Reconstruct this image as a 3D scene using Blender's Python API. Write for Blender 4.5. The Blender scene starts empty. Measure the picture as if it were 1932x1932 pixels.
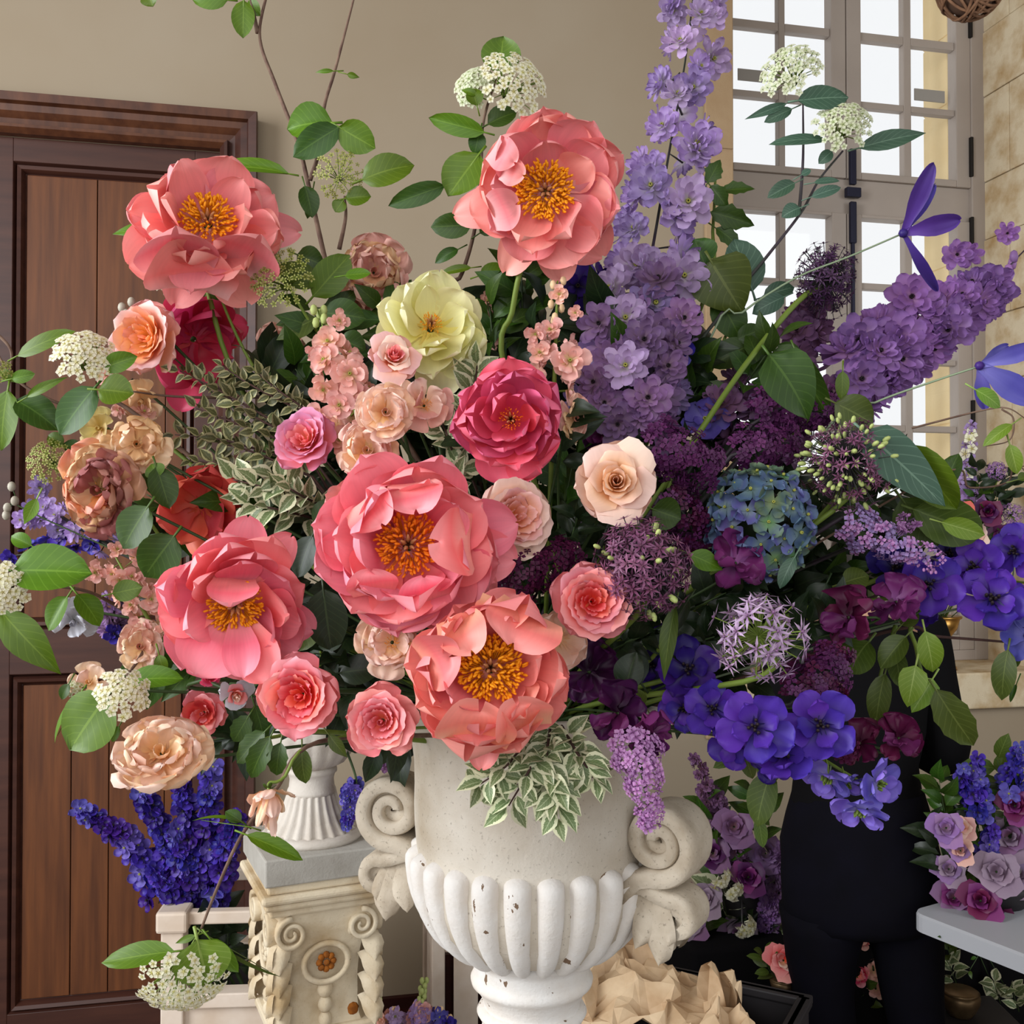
import bpy, bmesh, math, random
from mathutils import Vector, Matrix, Quaternion, noise
sc = bpy.context.scene
COL = sc.collection
PI = math.pi
# ---------------------------------------------------------------- camera, world, light
FPX = 1950.0
PITCH = math.radians(0.9)
CAM = Vector((0, 0, 1.65))
RIGHT = Vector((1, 0, 0))
FWD = Vector((0, math.cos(PITCH), math.sin(PITCH)))
UP = Vector((0, -math.sin(PITCH), math.cos(PITCH)))
cd = bpy.data.cameras.new('camera')
cam = bpy.data.objects.new('camera', cd)
COL.objects.link(cam)
cd.sensor_width = 36.0
cd.lens = 36.0 * FPX / 1932.0
cd.clip_start = 0.02
cam.location = CAM
cam.rotation_euler = (PI / 2 + PITCH, 0, 0)
sc.camera = cam
sc.view_settings.view_transform = 'Standard'
sc.view_settings.look = 'None'
sc.view_settings.exposure = 0.0
sc.view_settings.gamma = 1.0
sc.view_settings.use_curve_mapping = False
wd = bpy.data.worlds.new('world')
sc.world = wd
wd.use_nodes = True
wd.node_tree.nodes['Background'].inputs[0].default_value = (0.96, 0.98, 1.0, 1)
wd.node_tree.nodes['Background'].inputs[1].default_value = 1.04


def area(name, loc, target, sx, sy, power, col):
    l = bpy.data.lights.new(name, 'AREA')
    l.shape = 'RECTANGLE'
    l.size, l.size_y, l.energy, l.color = sx, sy, power, col
    o = bpy.data.objects.new(name, l)
    COL.objects.link(o)
    o.location = loc
    d = Vector(target) - Vector(loc)
    o.rotation_euler = d.to_track_quat('-Z', 'Y').to_euler()
    return o


# daylight from unseen windows at left and behind the camera, plus one added fill
area('window_and_fill_light', (-2.7, 0.1, 2.5), (0.0, 1.4, 1.5), 1.5, 2.2, 118, (0.94, 0.97, 1.0))
area('window_and_fill_light', (-0.9, -2.2, 2.8), (0.0, 1.4, 1.5), 1.8, 2.0, 26, (1.0, 0.98, 0.95))

area('window_and_fill_light', (3.3, 0.9, 2.3), (1.3, 3.4, 0.9), 1.2, 1.8, 24, (0.9, 0.95, 1.0))  # cool fill added to brighten the lower right wall, not a window

# ---------------------------------------------------------------- helpers


def lin(c):
    def f(x):
        x /= 255.0
        return x / 12.92 if x <= 0.04045 else ((x + 0.055) / 1.055) ** 2.4
    return (f(c[0]), f(c[1]), f(c[2]), 1.0)


def P(px, py, d):
    return CAM + FWD * d + RIGHT * ((px - 966) / FPX * d) - UP * ((py - 966) / FPX * d)


def K(d):
    return d / FPX


def view_frame(px, py):
    z = (CAM - P(px, py, 1.0)).normalized()
    x = Vector((0, 0, 1)).cross(z).normalized()
    y = z.cross(x)
    return Matrix((x, y, z)).transposed()


def frame(px, py, d, face=(0, 0), spin=0.0, scale=None):
    """A thing's own axes: x and y across it, z the way it faces; units are pixels at its distance."""
    R = view_frame(px, py).to_4x4()
    ax = Vector((face[0], face[1], 1)).normalized()
    T = Vector((0, 0, 1)).rotation_difference(ax).to_matrix().to_4x4()
    S = Matrix.Diagonal((K(d),) * 3 + (1,)) if scale is None else Matrix.Diagonal((scale,) * 3 + (1,))
    return Matrix.Translation(P(px, py, d)) @ R @ T @ Matrix.Rotation(spin, 4, 'Z') @ S


def mesh(name, verts, faces, t=None, s=None, smooth=True, midx=None, mats=()):
    me = bpy.data.meshes.new(name)
    me.from_pydata([tuple(v) for v in verts], [], faces)
    if t is not None:
        a = me.attributes.new('t', 'FLOAT', 'POINT')
        a.data.foreach_set('value', t)
    if s is not None:
        a = me.attributes.new('s', 'FLOAT', 'POINT')
        a.data.foreach_set('value', s)
    me.polygons.foreach_set('use_smooth', [smooth] * len(me.polygons))
    for m in (mats if isinstance(mats, (list, tuple)) else [mats]):
        me.materials.append(m)
    if midx:
        me.polygons.foreach_set('material_index', midx)
    me.update()
    return me


def put(name, me, parent=None, M=None):
    o = bpy.data.objects.new(name, me)
    COL.objects.link(o)
    if parent is not None:
        o.parent = parent
    if M is not None:
        o.matrix_basis = M
    return o


def thing(name, label, cat, M, group=None):
    o = bpy.data.objects.new(name, None)
    COL.objects.link(o)
    o.matrix_basis = M
    o.empty_display_size = 0.01
    o['label'] = label
    o['category'] = cat
    if group:
        o['group'] = group
    return o


def tag(o, label, cat, group=None):
    o['label'] = label
    o['category'] = cat
    if group:
        o['group'] = group
    return o


class MB:
    """Collects geometry for ONE mesh."""

    def __init__(self):
        self.v, self.f, self.t, self.s, self.m = [], [], [], [], []

    def add(self, verts, faces, t=None, s=None, M=None, mi=0):
        b = len(self.v)
        for i, v in enumerate(verts):
            self.v.append((M @ Vector(v)) if M is not None else Vector(v))
            self.t.append(t[i] if t else 0.5)
            self.s.append(s[i] if s else 0.0)
        for f in faces:
            self.f.append([b + i for i in f])
            self.m.append(mi)
        return self

    def box(self, x0, x1, y0, y1, z0, z1, bev=0.0, M=None, mi=0):
        if bev <= 0:
            vs = [(x, y, z) for x in (x0, x1) for y in (y0, y1) for z in (z0, z1)]
            fs = [(0, 1, 3, 2), (4, 6, 7, 5), (0, 4, 5, 1), (2, 3, 7, 6), (0, 2, 6, 4), (1, 5, 7, 3)]
            return self.add(vs, fs, M=M, mi=mi)
        bm = bmesh.new()
        bmesh.ops.create_cube(bm, size=1)
        for v in bm.verts:
            v.co = Vector(((x0 + x1) / 2 + v.co.x * (x1 - x0), (y0 + y1) / 2 + v.co.y * (y1 - y0), (z0 + z1) / 2 + v.co.z * (z1 - z0)))
        bmesh.ops.bevel(bm, geom=bm.edges[:], offset=bev, segments=2, affect='EDGES', profile=0.5)
        bm.verts.index_update()
        vs = [v.co.copy() for v in bm.verts]
        fs = [[v.index for v in f.verts] for f in bm.faces]
        bm.free()
        return self.add(vs, fs, M=M, mi=mi)

    def tube(self, pts, r, n=6, M=None, mi=0, cap=True):
        pts = [Vector(p) for p in pts]
        rs = r if isinstance(r, (list, tuple)) else [r] * len(pts)
        vs, fs, ts = [], [], []
        ref = None
        for i, p in enumerate(pts):  # out of view, added to block sky light from above
            d = (pts[min(i + 1, len(pts) - 1)] - pts[max(i - 1, 0)]).normalized()  # out of view, added so less sky light reaches the right side
            if ref is None:
                ref = d.orthogonal().normalized()
            ref = (ref - d * ref.dot(d))
            ref = ref.normalized() if ref.length > 1e-6 else d.orthogonal().normalized()
            q = d.cross(ref)
            for j in range(n):
                a = 2 * PI * j / n
                vs.append(p + (ref * math.cos(a) + q * math.sin(a)) * rs[i])
                ts.append(i / max(1, len(pts) - 1))
        for i in range(len(pts) - 1):
            for j in range(n):
                fs.append((i * n + j, i * n + (j + 1) % n, (i + 1) * n + (j + 1) % n, (i + 1) * n + j))
        if cap:
            fs.append(tuple(range(n))[::-1])
            fs.append(tuple((len(pts) - 1) * n + j for j in range(n)))
        return self.add(vs, fs, t=ts, M=M, mi=mi)

    def lathe(self, prof, n=32, M=None, mi=0, rad=None):
        vs, fs, ts = [], [], []
        for i, (r, z) in enumerate(prof):
            for j in range(n):
                a = 2 * PI * j / n
                rr = r if rad is None else rad(r, z, a)
                vs.append((rr * math.cos(a), rr * math.sin(a), z))
                ts.append(i / (len(prof) - 1))
        for i in range(len(prof) - 1):
            for j in range(n):
                fs.append((i * n + j, i * n + (j + 1) % n, (i + 1) * n + (j + 1) % n, (i + 1) * n + j))
        if prof[0][0] > 1e-5:
            fs.append(tuple(range(n))[::-1])
        if prof[-1][0] > 1e-5:
            fs.append(tuple((len(prof) - 1) * n + j for j in range(n)))
        return self.add(vs, fs, t=ts, M=M, mi=mi)

    def blob(self, c, rx, ry=None, rz=None, n=6, k=4, M=None, mi=0, t=0.5):
        ry = ry or rx
        rz = rz or rx
        vs, fs = [(c[0], c[1], c[2] - rz)], []
        for i in range(1, k):
            ph = PI * i / k
            for j in range(n):
                a = 2 * PI * j / n
                vs.append((c[0] + rx * math.sin(ph) * math.cos(a), c[1] + ry * math.sin(ph) * math.sin(a), c[2] - rz * math.cos(ph)))
        vs.append((c[0], c[1], c[2] + rz))
        for j in range(n):
            fs.append((0, 1 + (j + 1) % n, 1 + j))
            fs.append((len(vs) - 1, 1 + (k - 2) * n + j, 1 + (k - 2) * n + (j + 1) % n))
        for i in range(k - 2):
            for j in range(n):
                a, b = 1 + i * n + j, 1 + i * n + (j + 1) % n
                fs.append((a, b, b + n, a + n))
        return self.add(vs, fs, t=[t] * len(vs), M=M, mi=mi)

    def mesh(self, name, mats, smooth=True):
        return mesh(name, self.v, self.f, self.t, self.s, smooth, self.m if any(self.m) else None, mats)

    def build(self, name, mats, parent=None, M=None, smooth=True):
        return put(name, self.mesh(name, mats, smooth), parent, M)


def bez(pts, n):
    """A smooth line through points (Catmull-Rom)."""
    p = [Vector(q) for q in pts]
    if len(p) == 2:
        return [p[0].lerp(p[1], i / n) for i in range(n + 1)]
    p = [2 * p[0] - p[1]] + p + [2 * p[-1] - p[-2]]
    out = []
    m = len(p) - 3
    for i in range(n + 1):
        x = i / n * m
        k = min(int(x), m - 1)
        u = x - k
        a, b, c, e = p[k:k + 4]
        out.append(0.5 * ((2 * b) + (c - a) * u + (2 * a - 5 * b + 4 * c - e) * u * u + (3 * b - a - 3 * c + e) * u ** 3))
    return out


def taper(n, a, b):
    return [a + (b - a) * i / n for i in range(n + 1)]


# ---------------------------------------------------------------- materials
class NT:
    def __init__(self, name):
        self.m = bpy.data.materials.new(name)
        self.m.use_nodes = True
        self.t = self.m.node_tree
        self.b = self.t.nodes['Principled BSDF']
        self.out = self.t.nodes['Material Output']

    def n(self, typ, **kw):
        o = self.t.nodes.new(typ)
        for k, v in kw.items():
            setattr(o, k, v)
        return o

    def l(self, a, b):
        self.t.links.new(a, b)

    def math(self, op, a, b=None, c=None):
        o = self.n('ShaderNodeMath', operation=op)
        for i, x in enumerate((a, b, c)):
            if x is None:
                continue
            if isinstance(x, (int, float)):
                o.inputs[i].default_value = x
            else:
                self.l(x, o.inputs[i])
        return o.outputs[0]

    def attr(self, nm):
        return self.n('ShaderNodeAttribute', attribute_name=nm).outputs['Fac']

    def ramp(self, fac, stops):
        r = self.n('ShaderNodeValToRGB')
        e = r.color_ramp.elements
        while len(e) < len(stops):
            e.new(0.5)
        for i, (p, c) in enumerate(stops):
            e[i].position = p
            e[i].color = c
        self.l(fac, r.inputs[0])
        return r.outputs[0]

    def mix(self, fac, a, b, mode='MIX'):
        o = self.n('ShaderNodeMix', data_type='RGBA', blend_type=mode)
        for i, x in ((0, fac), (6, a), (7, b)):
            if isinstance(x, (int, float)):
                o.inputs[i].default_value = x
            elif isinstance(x, tuple):
                o.inputs[i].default_value = x
            else:
                self.l(x, o.inputs[i])
        return o.outputs[2]

    def noise(self, scale, detail=3, vec=None, rough=0.55):
        o = self.n('ShaderNodeTexNoise')
        o.inputs['Scale'].default_value = scale
        o.inputs['Detail'].default_value = detail
        o.inputs['Roughness'].default_value = rough
        if vec is not None:
            self.l(vec, o.inputs['Vector'])
        return o.outputs[0]

    def coord(self, which='Object'):
        return self.n('ShaderNodeTexCoord').outputs[which]

    def scaled(self, vec, s):
        o = self.n('ShaderNodeVectorMath', operation='MULTIPLY')
        self.l(vec, o.inputs[0])
        o.inputs[1].default_value = s
        return o.outputs[0]

    def bump(self, h, strength, dist=0.002):
        o = self.n('ShaderNodeBump')
        o.inputs['Strength'].default_value = strength
        o.inputs['Distance'].default_value = dist
        self.l(h, o.inputs['Height'])
        self.l(o.outputs[0], self.b.inputs['Normal'])

    def color(self, c):
        if isinstance(c, tuple):
            self.b.inputs['Base Color'].default_value = c
        else:
            self.l(c, self.b.inputs['Base Color'])

    def set(self, rough=0.6, spec=0.3, metal=0.0):
        self.b.inputs['Roughness'].default_value = rough
        self.b.inputs['Specular IOR Level'].default_value = spec
        self.b.inputs['Metallic'].default_value = metal

    def translucent(self, col, f):
        t = self.n('ShaderNodeBsdfTranslucent')
        if isinstance(col, tuple):
            t.inputs[0].default_value = col
        else:
            self.l(col, t.inputs[0])
        m = self.n('ShaderNodeMixShader')
        m.inputs[0].default_value = f
        self.l(self.b.outputs[0], m.inputs[1])
        self.l(t.outputs[0], m.inputs[2])
        self.l(m.outputs[0], self.out.inputs[0])


MATS = {}


def petal_mat(name, c0, c1, c2, var=0.1, tr=0.25, hue=0.012, streak=0.16):
    if name in MATS:
        return MATS[name]
    N = NT(name)
    t, s = N.attr('t'), N.attr('s')
    col = N.ramp(t, [(0.1, lin(c0)), (0.5, lin(c1)), (1.0, lin(c2))])
    rnd = N.n('ShaderNodeObjectInfo').outputs['Random']
    cmb = N.n('ShaderNodeCombineXYZ')
    N.l(N.math('MULTIPLY', s, 5.0), cmb.inputs[0])
    N.l(N.math('MULTIPLY', t, 1.1), cmb.inputs[1])
    N.l(N.math('MULTIPLY', rnd, 37.0), cmb.inputs[2])
    st = N.noise(1.6, 3, cmb.outputs[0])
    hs = N.n('ShaderNodeHueSaturation')
    N.l(N.math('MULTIPLY_ADD', rnd, 2 * hue, 0.5 - hue), hs.inputs['Hue'])
    N.l(N.math('ADD', N.math('MULTIPLY_ADD', rnd, 2 * var, 1 - var - streak * 0.5), N.math('MULTIPLY', st, streak)), hs.inputs['Value'])
    N.l(col, hs.inputs['Color'])
    N.color(hs.outputs[0])
    N.set(0.42, 0.3)
    N.translucent(hs.outputs[0], tr)
    MATS[name] = N.m
    return N.m


def leaf_mat(name, c, c2=None, vein=None, rough=0.42, tr=0.18, var=0.14, edge=None, nv=8.0):
    if name in MATS:
        return MATS[name]
    N = NT(name)
    t, s = N.attr('t'), N.attr('s')
    rnd = N.n('ShaderNodeObjectInfo').outputs['Random']
    c2 = c2 or tuple(x * 0.8 for x in c)
    vein = vein or tuple(min(255, x * 1.25 + 12) for x in c)
    blot = N.noise(3.0, 2, N.scaled(N.coord('Generated'), (1, 1, 1)))
    col = N.mix(blot, lin(c2), lin(c))
    ab = N.math('ABSOLUTE', s)
    ph = N.math('FRACT', N.math('SUBTRACT', N.math('MULTIPLY', t, nv), N.math('MULTIPLY', ab, 2.2)))
    v1 = N.math('LESS_THAN', N.math('ABSOLUTE', N.math('SUBTRACT', ph, 0.5)), 0.07)
    v2 = N.math('LESS_THAN', ab, 0.045)
    v = N.math('MAXIMUM', N.math('MULTIPLY', v1, 0.4), N.math('MULTIPLY', v2, 0.9))
    col = N.mix(v, col, lin(vein))
    if edge is not None:
        e = N.math('GREATER_THAN', N.math('ADD', ab, N.math('MULTIPLY', N.noise(9.0, 2, N.coord('Generated')), 0.7)), 0.92)
        col = N.mix(e, col, lin(edge))
    hs = N.n('ShaderNodeHueSaturation')
    N.l(N.math('MULTIPLY_ADD', rnd, 0.03, 0.485), hs.inputs['Hue'])
    N.l(N.math('MULTIPLY_ADD', rnd, 2 * var, 1 - var), hs.inputs['Value'])
    N.l(col, hs.inputs['Color'])
    N.color(hs.outputs[0])
    N.set(rough, 0.4)
    N.translucent(hs.outputs[0], tr)
    MATS[name] = N.m
    return N.m


def plain(name, c, rough=0.6, var=0.0, scale=20.0, c2=None, metal=0.0, bump=0.0, spec=0.3, stretch=None, bdist=0.002):
    if name in MATS:
        return MATS[name]
    N = NT(name)
    if var > 0 or c2:
        vec = N.coord('Object')
        if stretch:
            vec = N.scaled(vec, stretch)
        f = N.noise(scale, 4, vec)
        c2 = c2 or tuple(x * (1 - var) for x in c)
        f2 = N.n('ShaderNodeMapRange')
        f2.inputs[1].default_value, f2.inputs[2].default_value = 0.32, 0.68
        N.l(f, f2.inputs[0])
        N.color(N.mix(f2.outputs[0], lin(c2), lin(c)))
        if bump:
            N.bump(f, bump, bdist)
    else:
        N.color(lin(c))
    N.set(rough, spec, metal)
    MATS[name] = N.m
    return N.m


def stone_mat(name, c, dirt, chip=None, chip_scale=60, dirt_scale=7, speck=0.35, dirt_amt=0.6):
    if name in MATS:
        return MATS[name]
    N = NT(name)
    v = N.coord('Object')
    d = N.n('ShaderNodeMapRange')
    d.inputs[1].default_value, d.inputs[2].default_value = 0.42, 0.72
    N.l(N.noise(dirt_scale, 4, v), d.inputs[0])
    col = N.mix(N.math('MULTIPLY', d.outputs[0], dirt_amt), lin(c), lin(dirt))
    fine = N.noise(260, 2, v)
    sp = N.n('ShaderNodeMapRange')
    sp.inputs[1].default_value, sp.inputs[2].default_value = 0.62, 0.75
    N.l(fine, sp.inputs[0])
    col = N.mix(N.math('MULTIPLY', sp.outputs[0], speck), col, lin(tuple(x * 0.55 for x in dirt)))
    if chip:
        ofs = N.n('ShaderNodeVectorMath', operation='ADD')
        N.l(N.scaled(v, (1, 1, 0.6)), ofs.inputs[0])
        N.l(N.math('MULTIPLY', N.n('ShaderNodeObjectInfo').outputs['Random'], 9.0), ofs.inputs[1])
        ch = N.math('GREATER_THAN', N.noise(chip_scale, 4, ofs.outputs[0]), 0.675)
        col = N.mix(ch, col, lin(chip))
    N.color(col)
    N.bump(N.math('ADD', fine, N.math('MULTIPLY', N.noise(40, 3, v), 2.0)), 0.35, 0.0015)
    N.set(0.85, 0.15)
    MATS[name] = N.m
    return N.m


CORAL = petal_mat('petal_coral', (244, 186, 186), (244, 132, 134), (251, 168, 164), tr=0.16, var=0.1, streak=.22)
CORAL2 = petal_mat('petal_coral_salmon', (246, 174, 146), (242, 128, 122), (249, 158, 152), tr=0.16, var=0.1, streak=.22)
CORALP = petal_mat('petal_coral_pink', (247, 168, 164), (247, 114, 130), (253, 162, 172), tr=0.16, var=0.1, streak=.22)
HOT = petal_mat('petal_hot_pink', (226, 76, 96), (230, 78, 112), (240, 116, 148), tr=0.15)
MAGENTA = petal_mat('petal_magenta', (200, 50, 80), (205, 45, 85), (225, 85, 125))
REDCORAL = petal_mat('petal_red_coral', (215, 90, 75), (222, 82, 74), (228, 105, 92))
CREAM = petal_mat('petal_cream', (232, 210, 110), (236, 228, 160), (240, 238, 196), var=0.05)
ROSEPINK = petal_mat('petal_rose_pink', (252, 130, 100), (248, 132, 132), (252, 172, 178))
ROSECORAL = petal_mat('petal_rose_coral', (255, 90, 70), (252, 105, 100), (252, 150, 150))
ROSEPALE = petal_mat('petal_rose_pale', (245, 150, 95), (248, 182, 150), (250, 200, 200))
ROSEMAUVE = petal_mat('petal_rose_mauve_pink', (240, 130, 110), (238, 120, 135), (225, 150, 185))
PEACH = petal_mat('petal_peach', (240, 172, 108), (247, 202, 152), (249, 210, 188))
PALEPEACH = petal_mat('petal_pale_peach', (240, 195, 150), (248, 208, 182), (250, 218, 205))
ORANGE = petal_mat('petal_orange', (250, 170, 80), (252, 180, 105), (250, 175, 150))
BUFF = petal_mat('petal_buff', (250, 206, 150), (252, 216, 174), (252, 222, 194))
BUFFDIM = petal_mat('petal_buff_tan', (226, 184, 136), (236, 190, 142), (240, 202, 160))
ANTIQUE = petal_mat('petal_antique', (190, 160, 95), (205, 140, 110), (190, 135, 120), var=0.2, hue=0.03)
DUSTY = petal_mat('petal_dusty_pink', (218, 166, 140), (232, 174, 158), (238, 190, 174))
YELLOW = petal_mat('petal_yellow', (235, 205, 120), (240, 218, 145), (240, 225, 165))
STOCKP = petal_mat('petal_stock_peach', (225, 190, 140), (243, 182, 168), (246, 196, 186))
LILAC = petal_mat('petal_lilac', (208, 200, 206), (184, 162, 208), (166, 138, 200), var=.18)
LILACP = petal_mat('petal_lilac_pale', (205, 200, 190), (196, 172, 208), (186, 160, 205))
MAUVE = petal_mat('petal_mauve', (166, 136, 156), (156, 122, 160), (150, 114, 168), var=.22)
MAUVED = petal_mat('petal_mauve_dusty', (150, 110, 120), (140, 98, 132), (134, 96, 138))
ORCHID = petal_mat('petal_orchid', (196, 150, 190), (166, 122, 182), (158, 116, 186), var=.2)
VIOLET = petal_mat('petal_violet', (44, 22, 100), (86, 48, 166), (102, 66, 192), tr=0.25, var=.16)
VIOLETL = petal_mat('petal_violet_light', (170, 160, 220), (122, 100, 206), (144, 124, 222), tr=0.3)
VIOLETD = petal_mat('petal_violet_dark', (30, 15, 74), (54, 28, 122), (66, 38, 140))
NAVY = petal_mat('petal_blue', (38, 22, 96), (58, 38, 146), (80, 62, 182), var=.2)
PERI = petal_mat('petal_periwinkle', (120, 110, 190), (92, 82, 170), (104, 92, 186))
CLEM = petal_mat('petal_clematis', (86, 60, 150), (72, 48, 132), (80, 58, 146))
PLUM = petal_mat('petal_plum', (90, 30, 75), (118, 42, 104), (130, 55, 118))
AUBERG = petal_mat('petal_aubergine', (48, 12, 45), (74, 22, 72), (88, 32, 90))
MAGPUR = petal_mat('petal_magenta_purple', (150, 90, 150), (128, 50, 116), (120, 48, 112))
WINE = petal_mat('petal_wine', (70, 14, 46), (98, 24, 66), (112, 34, 80))
LILACT = petal_mat('petal_lilac_dark_tiny', (104, 50, 100), (86, 32, 82), (112, 54, 110), var=0.35)
LILACW = petal_mat('petal_lilac_wine_tiny', (84, 24, 64), (78, 18, 58), (96, 30, 74), var=0.3)
LILACL = petal_mat('petal_lilac_light_tiny', (150, 85, 150), (186, 130, 186), (202, 156, 205), var=0.22)
LILACB = petal_mat('petal_lilac_bluish_tiny', (130, 90, 140), (156, 130, 184), (170, 146, 198), var=0.25)
ALLIUM = petal_mat('petal_allium', (100, 58, 80), (122, 68, 102), (150, 104, 136), var=0.35)
ALLIUMD = petal_mat('petal_allium_dark', (60, 34, 60), (74, 44, 78), (88, 58, 96), var=0.25)
STAR = petal_mat('petal_star_allium', (150, 110, 150), (190, 160, 196), (214, 190, 216), var=0.12)
HYDB = petal_mat('petal_hydrangea_blue', (120, 140, 150), (98, 104, 164), (112, 132, 166), var=0.25, hue=0.05)
HYDG = petal_mat('petal_hydrangea_green', (120, 150, 100), (96, 120, 120), (120, 140, 110), var=0.2, hue=0.05)
WHITEF = petal_mat('petal_white', (215, 205, 130), (238, 234, 205), (244, 240, 220), var=0.06)
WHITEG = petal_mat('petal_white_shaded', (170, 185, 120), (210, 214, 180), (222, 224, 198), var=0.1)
GREENF = petal_mat('petal_green', (120, 130, 40), (150, 158, 70), (200, 196, 130), var=0.15)
GREYW = petal_mat('petal_grey_white', (190, 190, 195), (205, 205, 215), (215, 215, 225), var=0.06)
ROSEGREY = petal_mat('petal_grey_mauve', (150, 125, 145), (146, 122, 144), (160, 138, 158), var=0.15)
STAM = plain('stamen_yellow', (250, 170, 24), 0.6, c2=(240, 146, 12), scale=4.0)
STAMO = plain('stamen_orange', (250, 146, 26), 0.6, c2=(232, 112, 14), scale=4.0)
PIST = plain('pistil', (215, 165, 110), 0.6, c2=(165, 90, 60), scale=2.0)
DARKEYE = plain('flower_eye', (58, 44, 40), 0.6, c2=(25, 18, 30), scale=2)
GREENEYE = plain('flower_eye_green', (170, 170, 80), 0.6)
LEAF = leaf_mat('leaf_viburnum', (92, 122, 18), (70, 102, 8), (108, 138, 38))
LEAFD = leaf_mat('leaf_viburnum_dark', (58, 88, 22), (40, 66, 14), (76, 104, 38))
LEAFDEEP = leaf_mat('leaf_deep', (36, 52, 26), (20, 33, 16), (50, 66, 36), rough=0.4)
LEAFBLUE = leaf_mat('leaf_glaucous', (74, 104, 84), (56, 86, 70), (110, 140, 118))
LEAFOL = leaf_mat('leaf_olive', (82, 98, 34), (62, 80, 24), (104, 120, 56))
LEAFLIME = leaf_mat('leaf_lime', (116, 148, 44), (96, 132, 32), (146, 172, 84))
VARIEG = leaf_mat('leaf_variegated', (92, 112, 66), (120, 134, 92), (170, 180, 140), edge=(216, 216, 180), var=0.25)
VARIEGD = leaf_mat('leaf_variegated_olive', (96, 96, 58), (66, 70, 40), (120, 120, 80), edge=(158, 152, 110), var=0.35)
STEMG = plain('stem_green', (122, 142, 58), 0.5, c2=(96, 118, 44), scale=30)
STEMD = plain('stem_dark_green', (62, 82, 42), 0.5, c2=(44, 62, 32), scale=30)
STEMP = plain('stem_pale', (150, 165, 135), 0.5, c2=(120, 140, 110), scale=30)
STEMPUR = plain('stem_purple', (66, 50, 66), 0.5, c2=(50, 62, 44), scale=30)
BARK = plain('bark', (124, 100, 84), 0.8, c2=(84, 60, 52), scale=60, bump=0.3)
BARKD = plain('bark_dark', (84, 58, 52), 0.8, c2=(60, 42, 40), scale=60, bump=0.3)
BUDG = plain('bud_green', (150, 165, 90), 0.5, c2=(190, 200, 130), scale=60)
BUDP = plain('bud_peach', (240, 190, 160), 0.5, c2=(225, 205, 150), scale=60)
BUDS = plain('bud_silver', (180, 175, 160), 0.5, c2=(150, 140, 125), scale=80)

# ---------------------------------------------------------------- petals and leaves
def wprof(u, um=0.62, wb=0.28):
    if u < um:
        x = u / um
        x = x * x * (3 - 2 * x)
        return wb + (1 - wb) * x
    return math.sqrt(max(0.0, 1 - ((u - um) / (1 - um)) ** 2))


def petal(B, C, T, W, side=None, cup=0.12, ruf=0.02, notch=0.03, seed=0, um=0.62, wb=0.28, nu=8, nv=8, axis=Vector((0, 0, 1)), rk=6.0):
    """One petal over a curved centre line B-C-T, cupped towards AXIS."""
    rg = random.Random(seed)
    B, C, T = Vector(B), Vector(C), Vector(T)
    ch = T - B
    if side is None:
        side = axis.cross(ch)
        side = side.normalized() if side.length > 1e-6 else Vector((1, 0, 0))
    ph, ph2, tw = rg.uniform(0, 6.3), rg.uniform(0, 6.3), rg.uniform(0.12, 0.34)
    L = ch.length
    vs, fs, ts, ss = [], [], [], []
    for i in range(nu + 1):
        u = 1 - (1 - i / nu) ** 1.9
        p = B * (1 - u) ** 2 + C * 2 * u * (1 - u) + T * u * u
        tan = ((C - B) * 2 * (1 - u) + (T - C) * 2 * u).normalized()
        nr = tan.cross(side)
        nr = nr.normalized() if nr.length > 1e-6 else axis
        if i == 0:
            sg = -1 if nr.dot(axis) < 0 else 1
        nr = nr * sg
        sd = (side + nr * tw * math.sqrt(u)).normalized()
        w = W / 2 * wprof(min(u, 0.998), um, wb)
        for j in range(nv + 1):
            v = -1 + 2 * j / nv
            h = cup * W * (v * v - 0.25) * (0.3 + 0.7 * u)
            h += ruf * W * (math.sin(rk * v + ph) * u * u * (0.4 + abs(v)) * min(1, w / W * 4) + 0.6 * math.sin(rk * 0.7 * u * 3 + ph2) * v * v * abs(v))
            h += 0.006 * W * math.sin(7 * v + ph2) * u
            back = notch * L * (math.exp(-((v - tw) / 0.3) ** 2) + 0.3 * math.sin(4 * v + ph)) * u ** 5
            vs.append(p + sd * (v * w) + nr * h - tan * back)
            ts.append(u)
            ss.append(v)
    for i in range(nu):
        for j in range(nv):
            a = i * (nv + 1) + j
            fs.append((a, a + 1, a + nv + 2, a + nv + 1))
    return vs, fs, ts, ss


def ring_petal(a, reach, W, zt, zm, br=6, z0=0, **kw):
    """A petal that leaves the axis at angle A, its tip at REACH and height ZT."""
    c, s = math.cos(a), math.sin(a)
    mid = kw.pop('mid', 0.6)
    return petal((c * br, s * br, z0), (c * reach * mid, s * reach * mid, zm), (c * reach, s * reach, zt), W, side=Vector((-s, c, 0)), **kw)


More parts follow.
